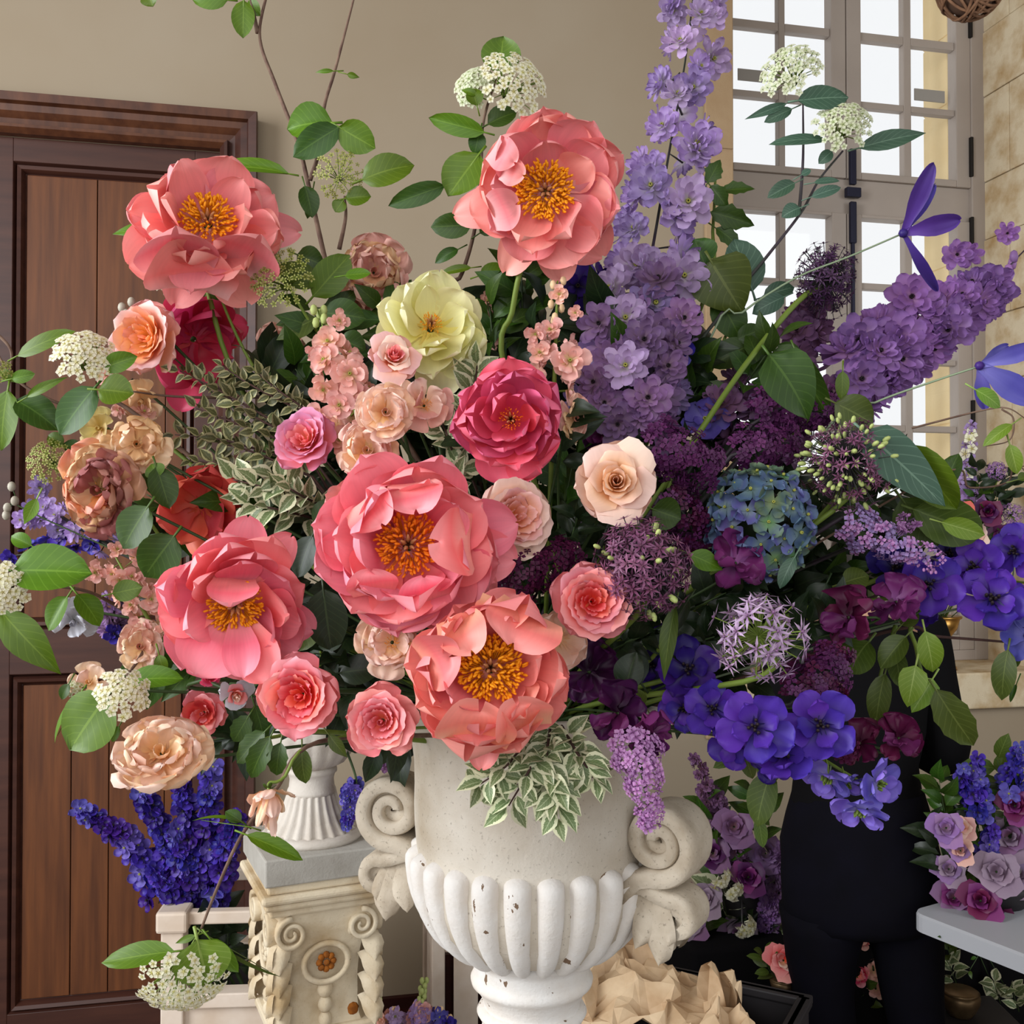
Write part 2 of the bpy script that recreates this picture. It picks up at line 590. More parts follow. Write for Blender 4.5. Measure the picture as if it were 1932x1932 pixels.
def sector(a0, span, rb, R, H, zb=0.0, curl=0.0, lean=0.6, ruf=0.03, seed=0, nu=7, nv=9, spiral=0.08, top=0.18):
    """A rose petal: a piece of a cup around the axis, its rim turned out by CURL."""
    rg = random.Random(seed)
    ph = rg.uniform(0, 6.3)
    vs, fs, ts, ss = [], [], [], []
    for i in range(nu + 1):
        u = i / nu
        for j in range(nv + 1):
            v = -1 + 2 * j / nv
            wu = 0.45 + 0.55 * math.sin(min(1, u * 1.5) * PI / 2)
            if u > 0.7:
                wu *= math.sqrt(max(0.08, 1 - ((u - 0.7) / 0.34) ** 2))
            ang = a0 + v * span / 2 * wu
            r = rb + (R - rb) * u ** lean + spiral * R * v * u
            z = zb + H * u * (1 - top * v * v * u)
            c = max(0, u - 0.6) / 0.4
            r += curl * R * c * c
            z -= curl * abs(H) * 0.55 * c ** 2.2
            rr = ruf * R * u * u * math.sin(7 * v + ph)
            r += rr
            z += 0.5 * ruf * R * u ** 3 * math.sin(11 * v + ph * 2)
            vs.append((r * math.cos(ang), r * math.sin(ang), z))
            ts.append(u)
            ss.append(v)
    for i in range(nu):
        for j in range(nv):
            a = i * (nv + 1) + j
            fs.append((a, a + 1, a + nv + 2, a + nv + 1))
    return vs, fs, ts, ss


URN = P(1003, 997, 1.25)
URN.z = 0.0


def mouth(rg):
    a, r = rg.uniform(0, 6.28), rg.uniform(0.0, 0.085)
    return Vector((URN.x + r * math.cos(a), URN.y + r * math.sin(a), 1.405 + rg.uniform(-0.02, 0.01)))


def stem(root, M, start_dir, length=0.08, r=0.0022, mat=None, pts=None, to=None, rg=None, d0=0.0):
    """A flower's stalk: from its base back and down into the mouth of the urn (all in metres)."""
    rg = rg or random
    p0 = M.translation.copy() + start_dir * d0
    end = to if to is not None else mouth(rg)
    line = [p0, p0 - start_dir * length] + (pts or [])
    if end is not False:
        last = line[-1]
        line += [last.lerp(end, 0.6) + Vector((0, 0, 0.02)), end]
    b = bez(line, max(8, 4 * len(line)))
    mb = MB().tube(b, taper(len(b) - 1, r, r * 1.15), 6, M=M.inverted())
    return mb.build('stem', mat or STEMG, root)


def leaf(a, b, w, nrm, roll=0.0, fold=0.25, droop=0.12, shape='oval', nu=8, nv=6, serr=0.0, wave=0.03, seed=0, pet=0.0):
    """A leaf from world point A (base) to B (tip), W wide, facing NRM."""
    rg = random.Random(seed)
    ax = b - a
    L = ax.length
    ax = ax / L
    n = nrm - ax * nrm.dot(ax)
    n = n.normalized() if n.length > 1e-6 else ax.orthogonal().normalized()
    n = Quaternion(ax, roll) @ n
    sd = ax.cross(n)
    ph = rg.uniform(0, 6.3)
    vs, fs, ts, ss = [], [], [], []
    for i in range(nu + 1):
        u = i / nu
        if shape == 'oval':
            ww = max(0.0, math.sin(PI * u ** 0.9)) ** 0.62
        elif shape == 'lance':
            ww = max(0.0, math.sin(PI * u ** 0.78)) ** 1.05
        else:
            ww = max(0.0, math.sin(PI * min(1, u ** 0.62))) ** 0.75
        if serr and 0 < i < nu:
            ww *= 1 + (serr if i % 2 else -serr)
        p = a + ax * (L * u) + n * (L * droop * (4 * u * (1 - u) * 0.5 - u * u * 0.6))
        for j in range(nv + 1):
            v = -1 + 2 * j / nv
            h = fold * abs(v) * w / 2 * ww + wave * w * math.sin(5 * u + 3 * v + ph) * abs(v)
            vs.append(p + sd * (v * ww * w / 2) + n * h)
            ts.append(u)
            ss.append(v)
    for i in range(nu):
        for j in range(nv):
            c = i * (nv + 1) + j
            fs.append((c, c + 1, c + nv + 2, c + nv + 1))
    mb = MB().add(vs, fs, ts, ss)
    if pet > 0:
        mb.tube([a - ax * pet - n * pet * 0.1, a, a + ax * L * 0.85 - n * 0.0006 + n * (L * droop * -0.28)], [w * 0.022 + 0.0007, w * 0.02 + 0.0005, 0.0003], 4)
    return mb


def add_leaf(root, M, p, q, w, d, dt=0.0, roll=0.0, mat=None, shape='oval', fold=0.22, droop=0.1, serr=0.0, seed=0, name='leaf', nrm=None, pet=0.012, nu=8):
    """p, q: base and tip (pixels of the photo), w: width in pixels, d: distance, dt: how much nearer the tip is."""
    a, b = P(p[0], p[1], d), P(q[0], q[1], d - dt)
    n = nrm or ((CAM - a).normalized() + Vector((-0.15, 0, 0.35))).normalized()
    mb = leaf(a, b, w * K(d), n, roll, fold, droop, shape, serr=serr, seed=seed, pet=pet, nu=nu)
    mb.v = [M.inverted() @ v for v in mb.v]
    return mb.build(name, mat or LEAF, root)


def rot_to(ax, spin=0.0):
    return (Vector((0, 0, 1)).rotation_difference(Vector(ax).normalized()).to_matrix().to_4x4() @ Matrix.Rotation(spin, 4, 'Z'))


def stamens(root, r, n, h, mat, rg, lean=0.5, z0=0.0, hole=0.25, name='stamens'):
    mb = MB()
    for i in range(n):
        f = math.sqrt((i + 0.5) / n)
        f = hole + (1 - hole) * f
        a = i * 2.39996 + rg.uniform(-0.3, 0.3)
        q = f * r * rg.uniform(0.9, 1.08)
        base = Vector((math.cos(a), math.sin(a), 0)) * q * 0.55 + Vector((0, 0, z0))
        tip = Vector((math.cos(a) * q, math.sin(a) * q, z0 + h * (.9 - lean * f * f) * rg.uniform(0.75, 1.25)))
        mb.tube([base, base.lerp(tip, 0.6) + Vector((0, 0, h * 0.1)), tip], [r * 0.022, r * 0.018, r * 0.015], 3, cap=False)
        R = Matrix.Translation(tip) @ rot_to((math.cos(a) + rg.uniform(-.8, .8), math.sin(a) + rg.uniform(-.8, .8), 1.0 + rg.uniform(-.6, .4)))
        mb.blob((0, 0, 0), r * 0.055, r * 0.055, r * 0.13, 4, 3, M=R)
    o = mb.build(name, mat, root)
    o['kind'] = 'stuff'
    return o


def pistil(root, r, h, rg, mat=None, n=5, z0=0):
    mb = MB()
    for i in range(n):
        a = 2 * PI * i / n + 0.4
        c, s = math.cos(a), math.sin(a)
        mb.tube([(c * r * .4, s * r * .4, z0), (c * r * .8, s * r * .8, z0 + h * .5), (c * r * .9, s * r * .9, z0 + h * .85), (c * r * 1.3, s * r * 1.3, z0 + h)], [r * .35, r * .42, r * .25, r * .12], 6)
    return mb.build('pistil', mat or PIST, root)


def core(root, r, z, mat):
    """The tight unopened heart of a bloom."""
    vs, fs, ts, ss = [], [], [], []
    mb = MB()
    for i in range(5):
        mb.add(*sector(i * 1.3, 2.6, r * .15, r * (.35 + .15 * i), z * (1.0 - .06 * i), 0, -.25, .5, .05, i, nu=5, nv=6))
    return mb.build('heart', mat, root)


def calyx(root, r, n=5, mat=None, z=-4):
    """Green sepals behind the bloom."""
    for i in range(n):
        a = 2 * PI * i / n
        vs = ring_petal(a, r, r * 0.55, z - r * .5, z - r * 0.15, br=r * .1, z0=z, cup=-0.08, wb=.4, nu=5, nv=4)
        MB().add(*vs).build('sepal', mat or LEAFD, root)


def peony(label, px, py, D, d, mat, face=(0, 0), seed=1, rings=None, extra=(), st=(0.3, 110, 0.22, 'y'), stem_pts=None, cat='peony', name='peony', spin=0.0, skip=None, to=None, stem_mat=None, ruf=.05):
    rg = random.Random(seed)
    M = frame(px, py, d, face, spin)
    root = thing(name, label, cat, M)
    R = D / 2
    rings = rings or [(8, 1.0, .92, .02, -.16), (8, .84, .82, .26, -.16), (6, .62, .66, .44, -.1)]
    k = 0
    for ri, (n, re, W, zt, zm) in enumerate(rings):
        off = rg.uniform(0, 6.28)
        for i in range(n):
            a = off + 2 * PI * (i + rg.uniform(-.22, .22)) / n
            if skip and skip(ri, a):
                continue
            q = rg.uniform(.86, 1.12)
            pd = ring_petal(a, R * re * q, R * W * rg.uniform(.85, 1.12), R * (zt + rg.uniform(-.1, .13)), R * (zm + rg.uniform(-.05, .05)), br=R * .07,
                            z0=R * 0.015 * ri, cup=rg.uniform(.06, .22), ruf=rg.uniform(.4, 1.4) * ruf, rk=rg.uniform(3.2, 6), notch=rg.uniform(0, .07), seed=seed * 97 + k, um=rg.uniform(.52, .7), nu=11, nv=11)
            MB().add(*pd).build('petal', mat, root)
            k += 1
    # petals that stand out of the ring in the photo: screen angle, reach, width, tip depth, middle depth
    ax = Vector((face[0], face[1], 1)).normalized()
    Ti = (Vector((0, 0, 1)).rotation_difference(ax).to_matrix() @ Matrix.Rotation(spin, 3, 'Z')).inverted()
    for e in extra:
        a, re, W, zt, zm = e[:5]
        kw = e[5] if len(e) > 5 else {}
        a = math.radians(a)
        kw = dict(dict(cup=.14, ruf=.02, notch=.02, nu=11, nv=11), **kw)
        off = kw.pop('off', None)
        if off is not None and 'wb' not in e[5]:
            kw.update(wb=.8, um=e[5].get('um', .45))
        off = off or (0, 0, 0)
        pd = list(ring_petal(a, re, W, zt, zm, br=R * .06, seed=seed * 31 + int(re), **kw))
        pd[0] = [Ti @ (Vector(v) + Vector(off)) for v in pd[0]]
        MB().add(*pd).build('petal', mat, root)
    if st:
        stamens(root, R * st[0], st[1], R * st[2], STAM if st[3] == 'y' else STAMO, rg, z0=R * .11)
        pistil(root, R * .07, R * st[2] * .9, rg, z0=R * .1)
    calyx(root, R * .3)
    axw = (M.to_3x3() @ Vector((0, 0, 1))).normalized()
    stem(root, M, axw, 0.05, 0.003, stem_mat or (STEMG if stem_pts else STEMD), pts=stem_pts, rg=rg, to=to)
    return root


def rose(label, px, py, D, d, mats, face=(0, 0), seed=1, n=26, cupd=0.5, style='garden', name='rose', cat='rose', ruf=.03, guard=5, stem_pts=None, to=None, spin=0.0, h=0.75):
    """Concentric wrapped petals; MATS: (inner, middle, outer)."""
    rg = random.Random(seed)
    M = frame(px, py, d, face, spin)
    root = thing(name, label, cat, M)
    R = D / 2
    for i in range(n):
        f = (i + 1) / n
        a = i * 2.39996 + rg.uniform(-.25, .25)
        if style == 'tea':
            Rr = R * (.10 + .62 * f ** 1.15)
            H = R * h * (1.25 - .62 * f)
            curl = .05 + .5 * f * f
            span = 2.9 - 1.0 * f
        else:
            Rr = R * (.14 + .66 * f ** .85)
            H = R * h * (.62 + .42 * f - .35 * max(0, f - .7) / .3)
            curl = .02 + .25 * max(0, f - .55)
            span = 1.1 + .7 * f if f < .6 else 1.9
        m = mats[0] if f < .42 else mats[1] if f < .78 else mats[2]
        pd = sector(a, span, R * .05 * (1 + f), Rr * rg.uniform(.93, 1.06), H * rg.uniform(.9, 1.08), 0, curl, .55, ruf * (1.6 if f < .5 else 1), seed * 71 + i, nu=6, nv=8)
        MB().add(*pd).build('petal', m, root)
    core(root, R * .14, R * h * (1.15 if style == 'tea' else .62), mats[0])
    off = rg.uniform(0, 6)
    for i in range(guard):
        a = off + 2 * PI * (i + rg.uniform(-.2, .2)) / guard
        pd = ring_petal(a, R * rg.uniform(.9, 1.08), R * rg.uniform(.95, 1.15), R * rg.uniform(.08, .3), -R * .12, br=R * .06, cup=.12, ruf=ruf * 1.6, notch=.02, seed=seed * 13 + i, um=.64, nu=7, nv=8)
        MB().add(*pd).build('petal', mats[2], root)
    calyx(root, R * .35)
    ax = (M.to_3x3() @ Vector((0, 0, 1))).normalized()
    stem(root, M, ax, 0.04, 0.002, STEMD, pts=stem_pts, rg=rg, to=to)
    return root


def ruffled(label, px, py, D, d, mats, face=(0, 0), seed=1, n=16, name='carnation', cat='carnation', ruf=.13, eye=None, to=None, stem_pts=None, rise=.5, squash=None, rk=9.0):
    """A loose frilled bloom (carnation, lisianthus)."""
    rg = random.Random(seed)
    M = frame(px, py, d, face, 0)
    root = thing(name, label, cat, M)
    R = D / 2
    for i in range(n):
        f = (i + 1) / n
        a = i * 2.39996 + rg.uniform(-.3, .3)
        re = R * (.36 + .66 * f) * rg.uniform(.88, 1.1)
        pd = ring_petal(a, re, R * (.62 + .5 * f), R * (rise * (1.1 - f) + rg.uniform(-.1, .1)), R * rg.uniform(-.05, .2) * (1 - f), br=R * .05, cup=rg.uniform(-.02, .2),
                        ruf=ruf * rg.uniform(.7, 1.2), notch=rg.uniform(0, .08), seed=seed * 53 + i, um=.72, wb=.2, nu=8, nv=12, rk=rk)
        if squash:
            pd = ([Vector((v[0] * squash[0], v[1] * squash[1], v[2])) for v in pd[0]],) + pd[1:]
        MB().add(*pd).build('petal', mats[i % len(mats)], root)
    if not eye:
        core(root, R * .2, R * rise * .8, mats[0])
    if eye:
        stamens(root, R * .2, 26, R * .35, eye, rg)
    calyx(root, R * .3)
    ax = (M.to_3x3() @ Vector((0, 0, 1))).normalized()
    stem(root, M, ax, 0.008 if stem_pts else 0.03, 0.0016, STEMG if stem_pts else STEMD, rg=rg, to=to, pts=stem_pts)
    return root


# ---------------------------------------------------------------- small florets (shared meshes, one unit wide)
def floret_mesh(key, rings, mats, eye=None, seed=0, spur=0.5, nu=4, nv=4, ruf=.05):
    rg = random.Random(seed)
    mb = MB()
    for (n, re, W, zt, zm) in rings:
        off = rg.uniform(0, 6)
        for i in range(n):
            a = off + 2 * PI * (i + rg.uniform(-.18, .18)) / n
            mb.add(*ring_petal(a, re * rg.uniform(.88, 1.1), W * rg.uniform(.9, 1.1), zt + rg.uniform(-.05, .07), zm, br=.03, cup=rg.uniform(.05, .2), ruf=ruf, notch=.05, seed=seed * 19 + i, nu=nu, nv=nv))
    if spur:
        mb.tube([(0, 0, 0), (0, -.02, -spur * .5), (0, -.1, -spur)], [.035, .03, .02], 4, mi=1)
    if eye:
        for i in range(7):
            a = i * .9
            mb.blob((.03 * math.cos(a), .03 * math.sin(a), .06), .022, .022, .05, 4, 3, mi=2)
    return mb.mesh(key, mats)


def variants(key, rings, mats, eye=True, n=3, **kw):
    return [floret_mesh(key, rings, mats, eye, seed=11 + 7 * i + len(key), **kw) for i in range(n)]


DBL = [(7, .52, .3, .0, -.08), (6, .42, .26, .14, -.04), (6, .28, .2, .24, .02), (4, .16, .14, .26, .08)]
FIVE = [(5, .5, .46, .04, -.08), (4, .24, .2, .14, .02)]
FL_LILAC = variants('floret', DBL, [LILAC, STEMPUR, GREENEYE])
FL_LILACP = variants('floret', DBL, [LILACP, STEMPUR, GREENEYE])
FL_MAUVE = variants('floret', DBL, [MAUVE, STEMPUR, DARKEYE])
FL_MAUVED = variants('floret', DBL, [MAUVED, STEMPUR, DARKEYE])
FL_ORCHID = variants('floret', DBL, [ORCHID, STEMPUR, DARKEYE])
FL_NAVY = variants('floret', FIVE, [NAVY, STEMD, DARKEYE])
FL_NAVYL = variants('floret', FIVE, [PERI, STEMD, GREENEYE])
FL_VIOD = variants('floret', FIVE, [VIOLETD, STEMD, DARKEYE])
STK = [(4, .5, .46, .0, -.05), (4, .34, .34, .14, 0), (3, .2, .2, .2, .05)]
FL_STOCK = variants('floret', STK, [STOCKP, STEMG, GREENEYE], ruf=.1)
FL_DUSTY = variants('floret', STK, [DUSTY, STEMG, GREENEYE], ruf=.12)
FL_HYDB = variants('floret', [(4, .52, .5, .08, -.1)], [HYDB, STEMD, GREENEYE])
FL_HYDG = variants('floret', [(4, .52, .5, .08, -.1)], [HYDG, STEMD, GREENEYE])


def tiny(key, mat, n=4, W=.42, z=.0, spur=.6):
    """A very small four or five petalled flower on its tube."""
    mb = MB()
    for i in range(n):
        a = 2 * PI * i / n + .3
        c, s = math.cos(a), math.sin(a)
        q = Vector((-s, c, 0)) * W / 2
        r1, r2 = Vector((c, s, 0)) * .32, Vector((c, s, 0)) * .52
        vs = [Vector((c * .04, s * .04, .0)), r1 + q + Vector((0, 0, .06)), r1 - q + Vector((0, 0, .06)), r2 + Vector((0, 0, z)), r1 + Vector((0, 0, -.02))]
        mb.add(vs, [(0, 4, 1), (0, 2, 4), (4, 3, 1), (4, 2, 3)], [0, .6, .6, 1, .7], [0, 1, -1, 0, 0])
    mb.tube([(0, 0, 0), (0, 0, -spur)], [.07, .05], 4, mi=0, cap=False)
    mb.blob((0, 0, .03), .07, .07, .05, 4, 3, t=0.0)
    return mb.mesh(key, [mat])


def starry(key, mat, n=6, L=1.0, W=.1, ped=None, pm=None, z=.12):
    mb = MB()
    for i in range(n):
        a = 2 * PI * i / n
        c, s = math.cos(a), math.sin(a)
        q = Vector((-s, c, 0)) * W
        vs = [Vector((0, 0, 0)), Vector((c, s, 0)) * .4 * L + q + Vector((0, 0, z * .6)), Vector((c, s, 0)) * .4 * L - q + Vector((0, 0, z * .6)), Vector((c, s, 0)) * L + Vector((0, 0, z)), Vector((c, s, 0)) * .45 * L + Vector((0, 0, z * .3))]
        mb.add(vs, [(0, 4, 1), (0, 2, 4), (4, 3, 1), (4, 2, 3)], [0, .6, .6, 1, .6], [0, 1, -1, 0, 0])
    mb.blob((0, 0, .08), W * 1.1, W * 1.1, W * 1.3, 4, 3, t=0.0)
    if ped:
        mb.tube([(0, 0, 0), (0, 0, -ped)], [.05, .04], 4, mi=1, cap=False)
    return mb.mesh(key, [mat, pm or STEMG])


TINY_D, TINY_W, TINY_L, TINY_B = tiny('floret', LILACT), tiny('floret', LILACW), tiny('floret', LILACL), tiny('floret', LILACB)
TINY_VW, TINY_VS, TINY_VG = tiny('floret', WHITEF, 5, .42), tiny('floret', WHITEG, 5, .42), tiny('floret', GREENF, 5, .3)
TINY_P = tiny('floret', PERI, 5, .36)
TINY_BUD = MB().blob((0, 0, .2), .22, .22, .3, 6, 4).mesh('bud', [LILACL])


def spike(label, path, n, s0, s1, r0, r1, meshes, seed=1, name='delphinium', group=None, stem_mat=None, to=None, explicit=None, buds=0, bud_mat=None, f0=0.0, f1=1.0, bias=.55, thick=.0028, cat='delphinium'):
    """A flower spike: florets around a stem. PATH from the tip down, in photo pixels and distance."""
    rg = random.Random(seed)
    tip = P(*path[0])
    M = Matrix.Translation(P(*path[-1]))
    root = thing(name, label, cat, M, group)
    w = [P(*p) for p in path]
    line = bez(w, 24)
    dm = sum(p[2] for p in path) / len(path)
    end = [] if to is False else [to if to is not None else mouth(rg)]
    full = line + ([line[-1].lerp(end[0], .5) + Vector((0, 0, .01)), end[0]] if end else [])
    MB().tube(full, [thick * (.35 + .65 * min(1, i / 24)) for i in range(len(full))], 6, M=M.inverted()).build('stem', stem_mat or STEMPUR, root)
    k = K(dm)
    vf = view_frame(path[0][0], path[0][1])
    cx, cy, cz = vf.col[0], vf.col[1], vf.col[2]
    for i in range(n):
        f = f0 + (f1 - f0) * (i + .5) / n
        x = f * 24
        p = line[min(23, int(x))].lerp(line[min(24, int(x) + 1)], x - int(x))
        dr = (line[min(24, int(x) + 1)] - line[max(0, int(x) - 1)]).normalized()
        a = i * 2.39996 + rg.uniform(-.5, .5)
        u = cz - dr * cz.dot(dr)
        u.normalize()
        v = dr.cross(u)
        ax = u * (math.cos(a) * .8 + bias * .35) + v * math.sin(a)
        ax.normalize()
        r = (r0 + (r1 - r0) * f) * k * rg.uniform(.75, 1.1)
        s = (s0 + (s1 - s0) * f) * k * rg.uniform(.85, 1.15)
        q = p + ax * r
        fc = (ax + cz * bias - dr * .25).normalized()
        T = Matrix.Translation(q - M.translation) @ rot_to(fc, rg.uniform(0, 6)) @ Matrix.Diagonal((s, s, s, 1))
        put('floret', meshes[rg.randrange(len(meshes))], root, T)
    for e in explicit or ():
        px, py, sz, d = e[:4]
        face = e[4] if len(e) > 4 else (rg.uniform(-.4, .4), rg.uniform(-.3, .3))
        ms = e[5] if len(e) > 5 else meshes
        T = Matrix.Translation(-M.translation) @ frame(px, py, d, face, rg.uniform(0, 6)) @ Matrix.Diagonal((sz, sz, sz, 1))
        put('floret', ms[rg.randrange(len(ms))], root, T)
    for i in range(buds):
        f = f0 * (i / max(1, buds))
        x = f * 24
        p = line[int(x)]
        a = i * 2.4
        q = p + (cx * math.cos(a) + cz * math.sin(a)) * k * r0 * .5 - M.translation
        MB().blob((0, 0, 0), 1, 1, 1.5, 6, 4).build('bud', bud_mat or BUDG, root, Matrix.Translation(q) @ Matrix.Diagonal((k * s0 * .13,) * 3 + (1,)))
    return root


def panicle(label, path, r0, r1, n, size, meshes, seed=1, name='lilac_branch', mat=None, to=None, cat='lilac', group=None, buds=0.0):
    """A lilac truss: many tiny florets over a tapering cone along PATH (base to tip)."""
    rg = random.Random(seed)
    M = Matrix.Translation(P(*path[0]))
    root = thing(name, label, cat, M, group)
    w = [P(*p) for p in path]
    line = bez(w, 16)
    dm = sum(p[2] for p in path) / len(path)
    k = K(dm)
    e = to if to is not None else mouth(rg)
    full = ([e, e.lerp(line[0], .5) + Vector((0, 0, .015))] if e is not False else []) + line
    MB().tube(full, taper(len(full) - 1, .0028, .0012), 6, M=M.inverted()).build('stem', mat or STEMPUR, root)
    vf = view_frame(path[0][0], path[0][1])
    cz = vf.col[2]
    for i in range(n):
        f = ((i + .5) / n) ** .9
        x = f * 16
        p = line[min(15, int(x))].lerp(line[min(16, int(x) + 1)], x - int(x))
        dr = (line[min(16, int(x) + 1)] - line[max(0, int(x) - 1)]).normalized()
        u = cz - dr * cz.dot(dr)
        u.normalize()
        v = dr.cross(u)
        a = rg.uniform(-2.0, 2.0)
        lump = 1 + .22 * math.sin(f * 19 + a * 2)
        r = (r0 + (r1 - r0) * f) * k * lump * math.sqrt(rg.uniform(.45, 1.0))
        ax = (u * math.cos(a) + v * math.sin(a) + dr * .35).normalized()
        s = size * k * rg.uniform(.75, 1.2)
        T = Matrix.Translation(p + ax * r - M.translation) @ rot_to(ax + cz * .25, rg.uniform(0, 6)) @ Matrix.Diagonal((s, s, s, 1))
        if buds and f > 1 - buds and rg.random() < .6:
            put('bud', TINY_BUD, root, T @ Matrix.Diagonal((.6, .6, .6, 1)))
        else:
            put('floret', meshes[rg.randrange(len(meshes))], root, T)
    return root


def ball(label, px, py, R, d, me, n, size, seed=1, name='allium', pm=None, stem_pts=None, inner=.35, to=None, cat='allium', squash=1.0, extra=None, nx=0, jit=.1, rmin=.78, thick=.003, smat=None):
    """An allium head: florets on stalks from one point, all the way round."""
    rg = random.Random(seed)
    M = frame(px, py, d)
    root = thing(name, label, cat, M)
    mb = MB()
    for i in range(n):
        z = 1 - 2 * (i + .5) / n
        a = i * 2.39996
        q = math.sqrt(1 - z * z)
        ax = Vector((q * math.cos(a), q * math.sin(a), z)) + Vector((rg.uniform(-jit, jit), rg.uniform(-jit, jit), rg.uniform(-jit, jit)))
        ax.normalize()
        r = R * rg.uniform(rmin, 1.04)
        p = Vector((ax.x * r, ax.y * r * squash, ax.z * r))
        mb.tube([(0, 0, 0), p], [R * .012, R * .012], 3, cap=False)
        m = extra if (extra and rg.random() < nx) else me
        put('floret', m, root, Matrix.Translation(p) @ rot_to(ax, rg.uniform(0, 6)) @ Matrix.Diagonal((size * rg.uniform(.8, 1.15),) * 3 + (1,)))
    o = mb.build('pedicels', pm or STEMD, root)
    o['kind'] = 'stuff'
    vf = M.to_3x3()
    down = (vf @ Vector((0, -1, -.2))).normalized()
    stem(root, M, -down, 0.012 if stem_pts else 0.04, thick, smat or STEMG, pts=stem_pts, rg=rg, to=to)
    return root


def umbel(root, M, px, py, r, d, me, n, size, seed, face=(0, .5), pm=None, dome=.55):
    """A flat flower head of a viburnum: tiny florets on forked stalks, as one part with sub-parts."""
    rg = random.Random(seed)
    F = M.inverted() @ frame(px, py, d, face)
    mb = MB()
    hub = put('flower_head', None, root, F) if False else None
    pts = []
    for i in range(n):
        f = math.sqrt((i + .5) / n)
        a = i * 2.39996 + rg.uniform(-.2, .2)
        x, y = r * f * math.cos(a), r * f * math.sin(a)
        z = r * dome * (1 - f * f) + rg.uniform(-.05, .05) * r
        pts.append((Vector((x, y, z)), Vector((x * .5, y * .5, r * .7))))
    for i in range(0, n, 2):
        p = pts[i][0]
        mid = Vector((p.x * .35, p.y * .35, -r * .25))
        mb.tube([(0, 0, -r * .75), mid, p], [r * .022, r * .018, r * .012], 3, cap=False)
    o = mb.build('flower_head', pm or STEMG, root, F)
    for p, ax in pts:
        s = size * rg.uniform(.8, 1.2)
        put('floret', me, o, Matrix.Translation(p) @ rot_to(ax, rg.uniform(0, 6)) @ Matrix.Diagonal((s, s, s, 1)))
    return o


def branch(label, paths, leaves, heads=(), mat=None, lmat=None, seed=1, name='viburnum_branch', cat='branch', r=.0035, to=None, group=None, lshape='oval', join=True, twigs=()):
    """A woody branch: stem lines (photo pixels, distance), leaves and flower heads."""
    rg = random.Random(seed)
    M = Matrix.Translation(P(*paths[0][-1]))
    root = thing(name, label, cat, M, group)
    for i, pa in enumerate(paths):
        w = [P(*p) for p in pa]
        if i == 0 and join:
            e = to if to is not None else mouth(rg)
            w = w + [w[-1].lerp(e, .55), e]
        line = bez(w, 6 * len(w))
        k = 1.0 if i == 0 else .75
        MB().tube(line, taper(len(line) - 1, r * .45 * k, r * k), 6, M=M.inverted()).build('stem', mat or BARK, root)
    for i, pa in enumerate(twigs):
        line = bez([P(*p) for p in pa], 8)
        MB().tube(line, taper(8, r * .22, r * .3), 5, M=M.inverted()).build('twig', STEMG, root)
    for i, lf in enumerate(leaves):
        p, q, w, d = lf[:4]
        kw = dict(lf[4]) if len(lf) > 4 else {}
        kw.setdefault('mat', lmat or LEAF)
        kw.setdefault('shape', lshape)
        kw.setdefault('roll', rg.uniform(-.35, .35))
        kw.setdefault('fold', rg.uniform(.08, .35))
        kw.setdefault('droop', rg.uniform(.02, .18))
        add_leaf(root, M, p, q, w, d, seed=seed * 41 + i, **kw)
    for i, h in enumerate(heads):
        px, py, rr, d, me, n, size = h[:7]
        umbel(root, M, px, py, rr, d, me, n, size, seed * 7 + i, face=h[7] if len(h) > 7 else (0, .5))
    return root


def leaf_unit(name, mat, shape='oval', w=.5, fold=.3, nu=5, nv=4, droop=.15, serr=0.0):
    mb = leaf(Vector((0, 0, 0)), Vector((0, 0, 1)), w, Vector((0, 1, 0)), 0, fold, droop, shape, nu=nu, nv=nv, serr=serr)
    return mb.mesh(name, mat)


LU_VAR = [leaf_unit('leaf', VARIEG, 'lance', .62, f) for f in (.2, .45)]
LU_VARD = [leaf_unit('leaf', VARIEGD, 'lance', .58, f) for f in (.2, .45)]
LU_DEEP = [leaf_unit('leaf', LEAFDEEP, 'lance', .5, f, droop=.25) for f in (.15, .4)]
LU_DARK = [leaf_unit('leaf', LEAFD, 'lance', .5, f, droop=.2) for f in (.15, .4)]
LU_OL = [leaf_unit('leaf', LEAFOL, 'oval', .5, f) for f in (.15, .4)]


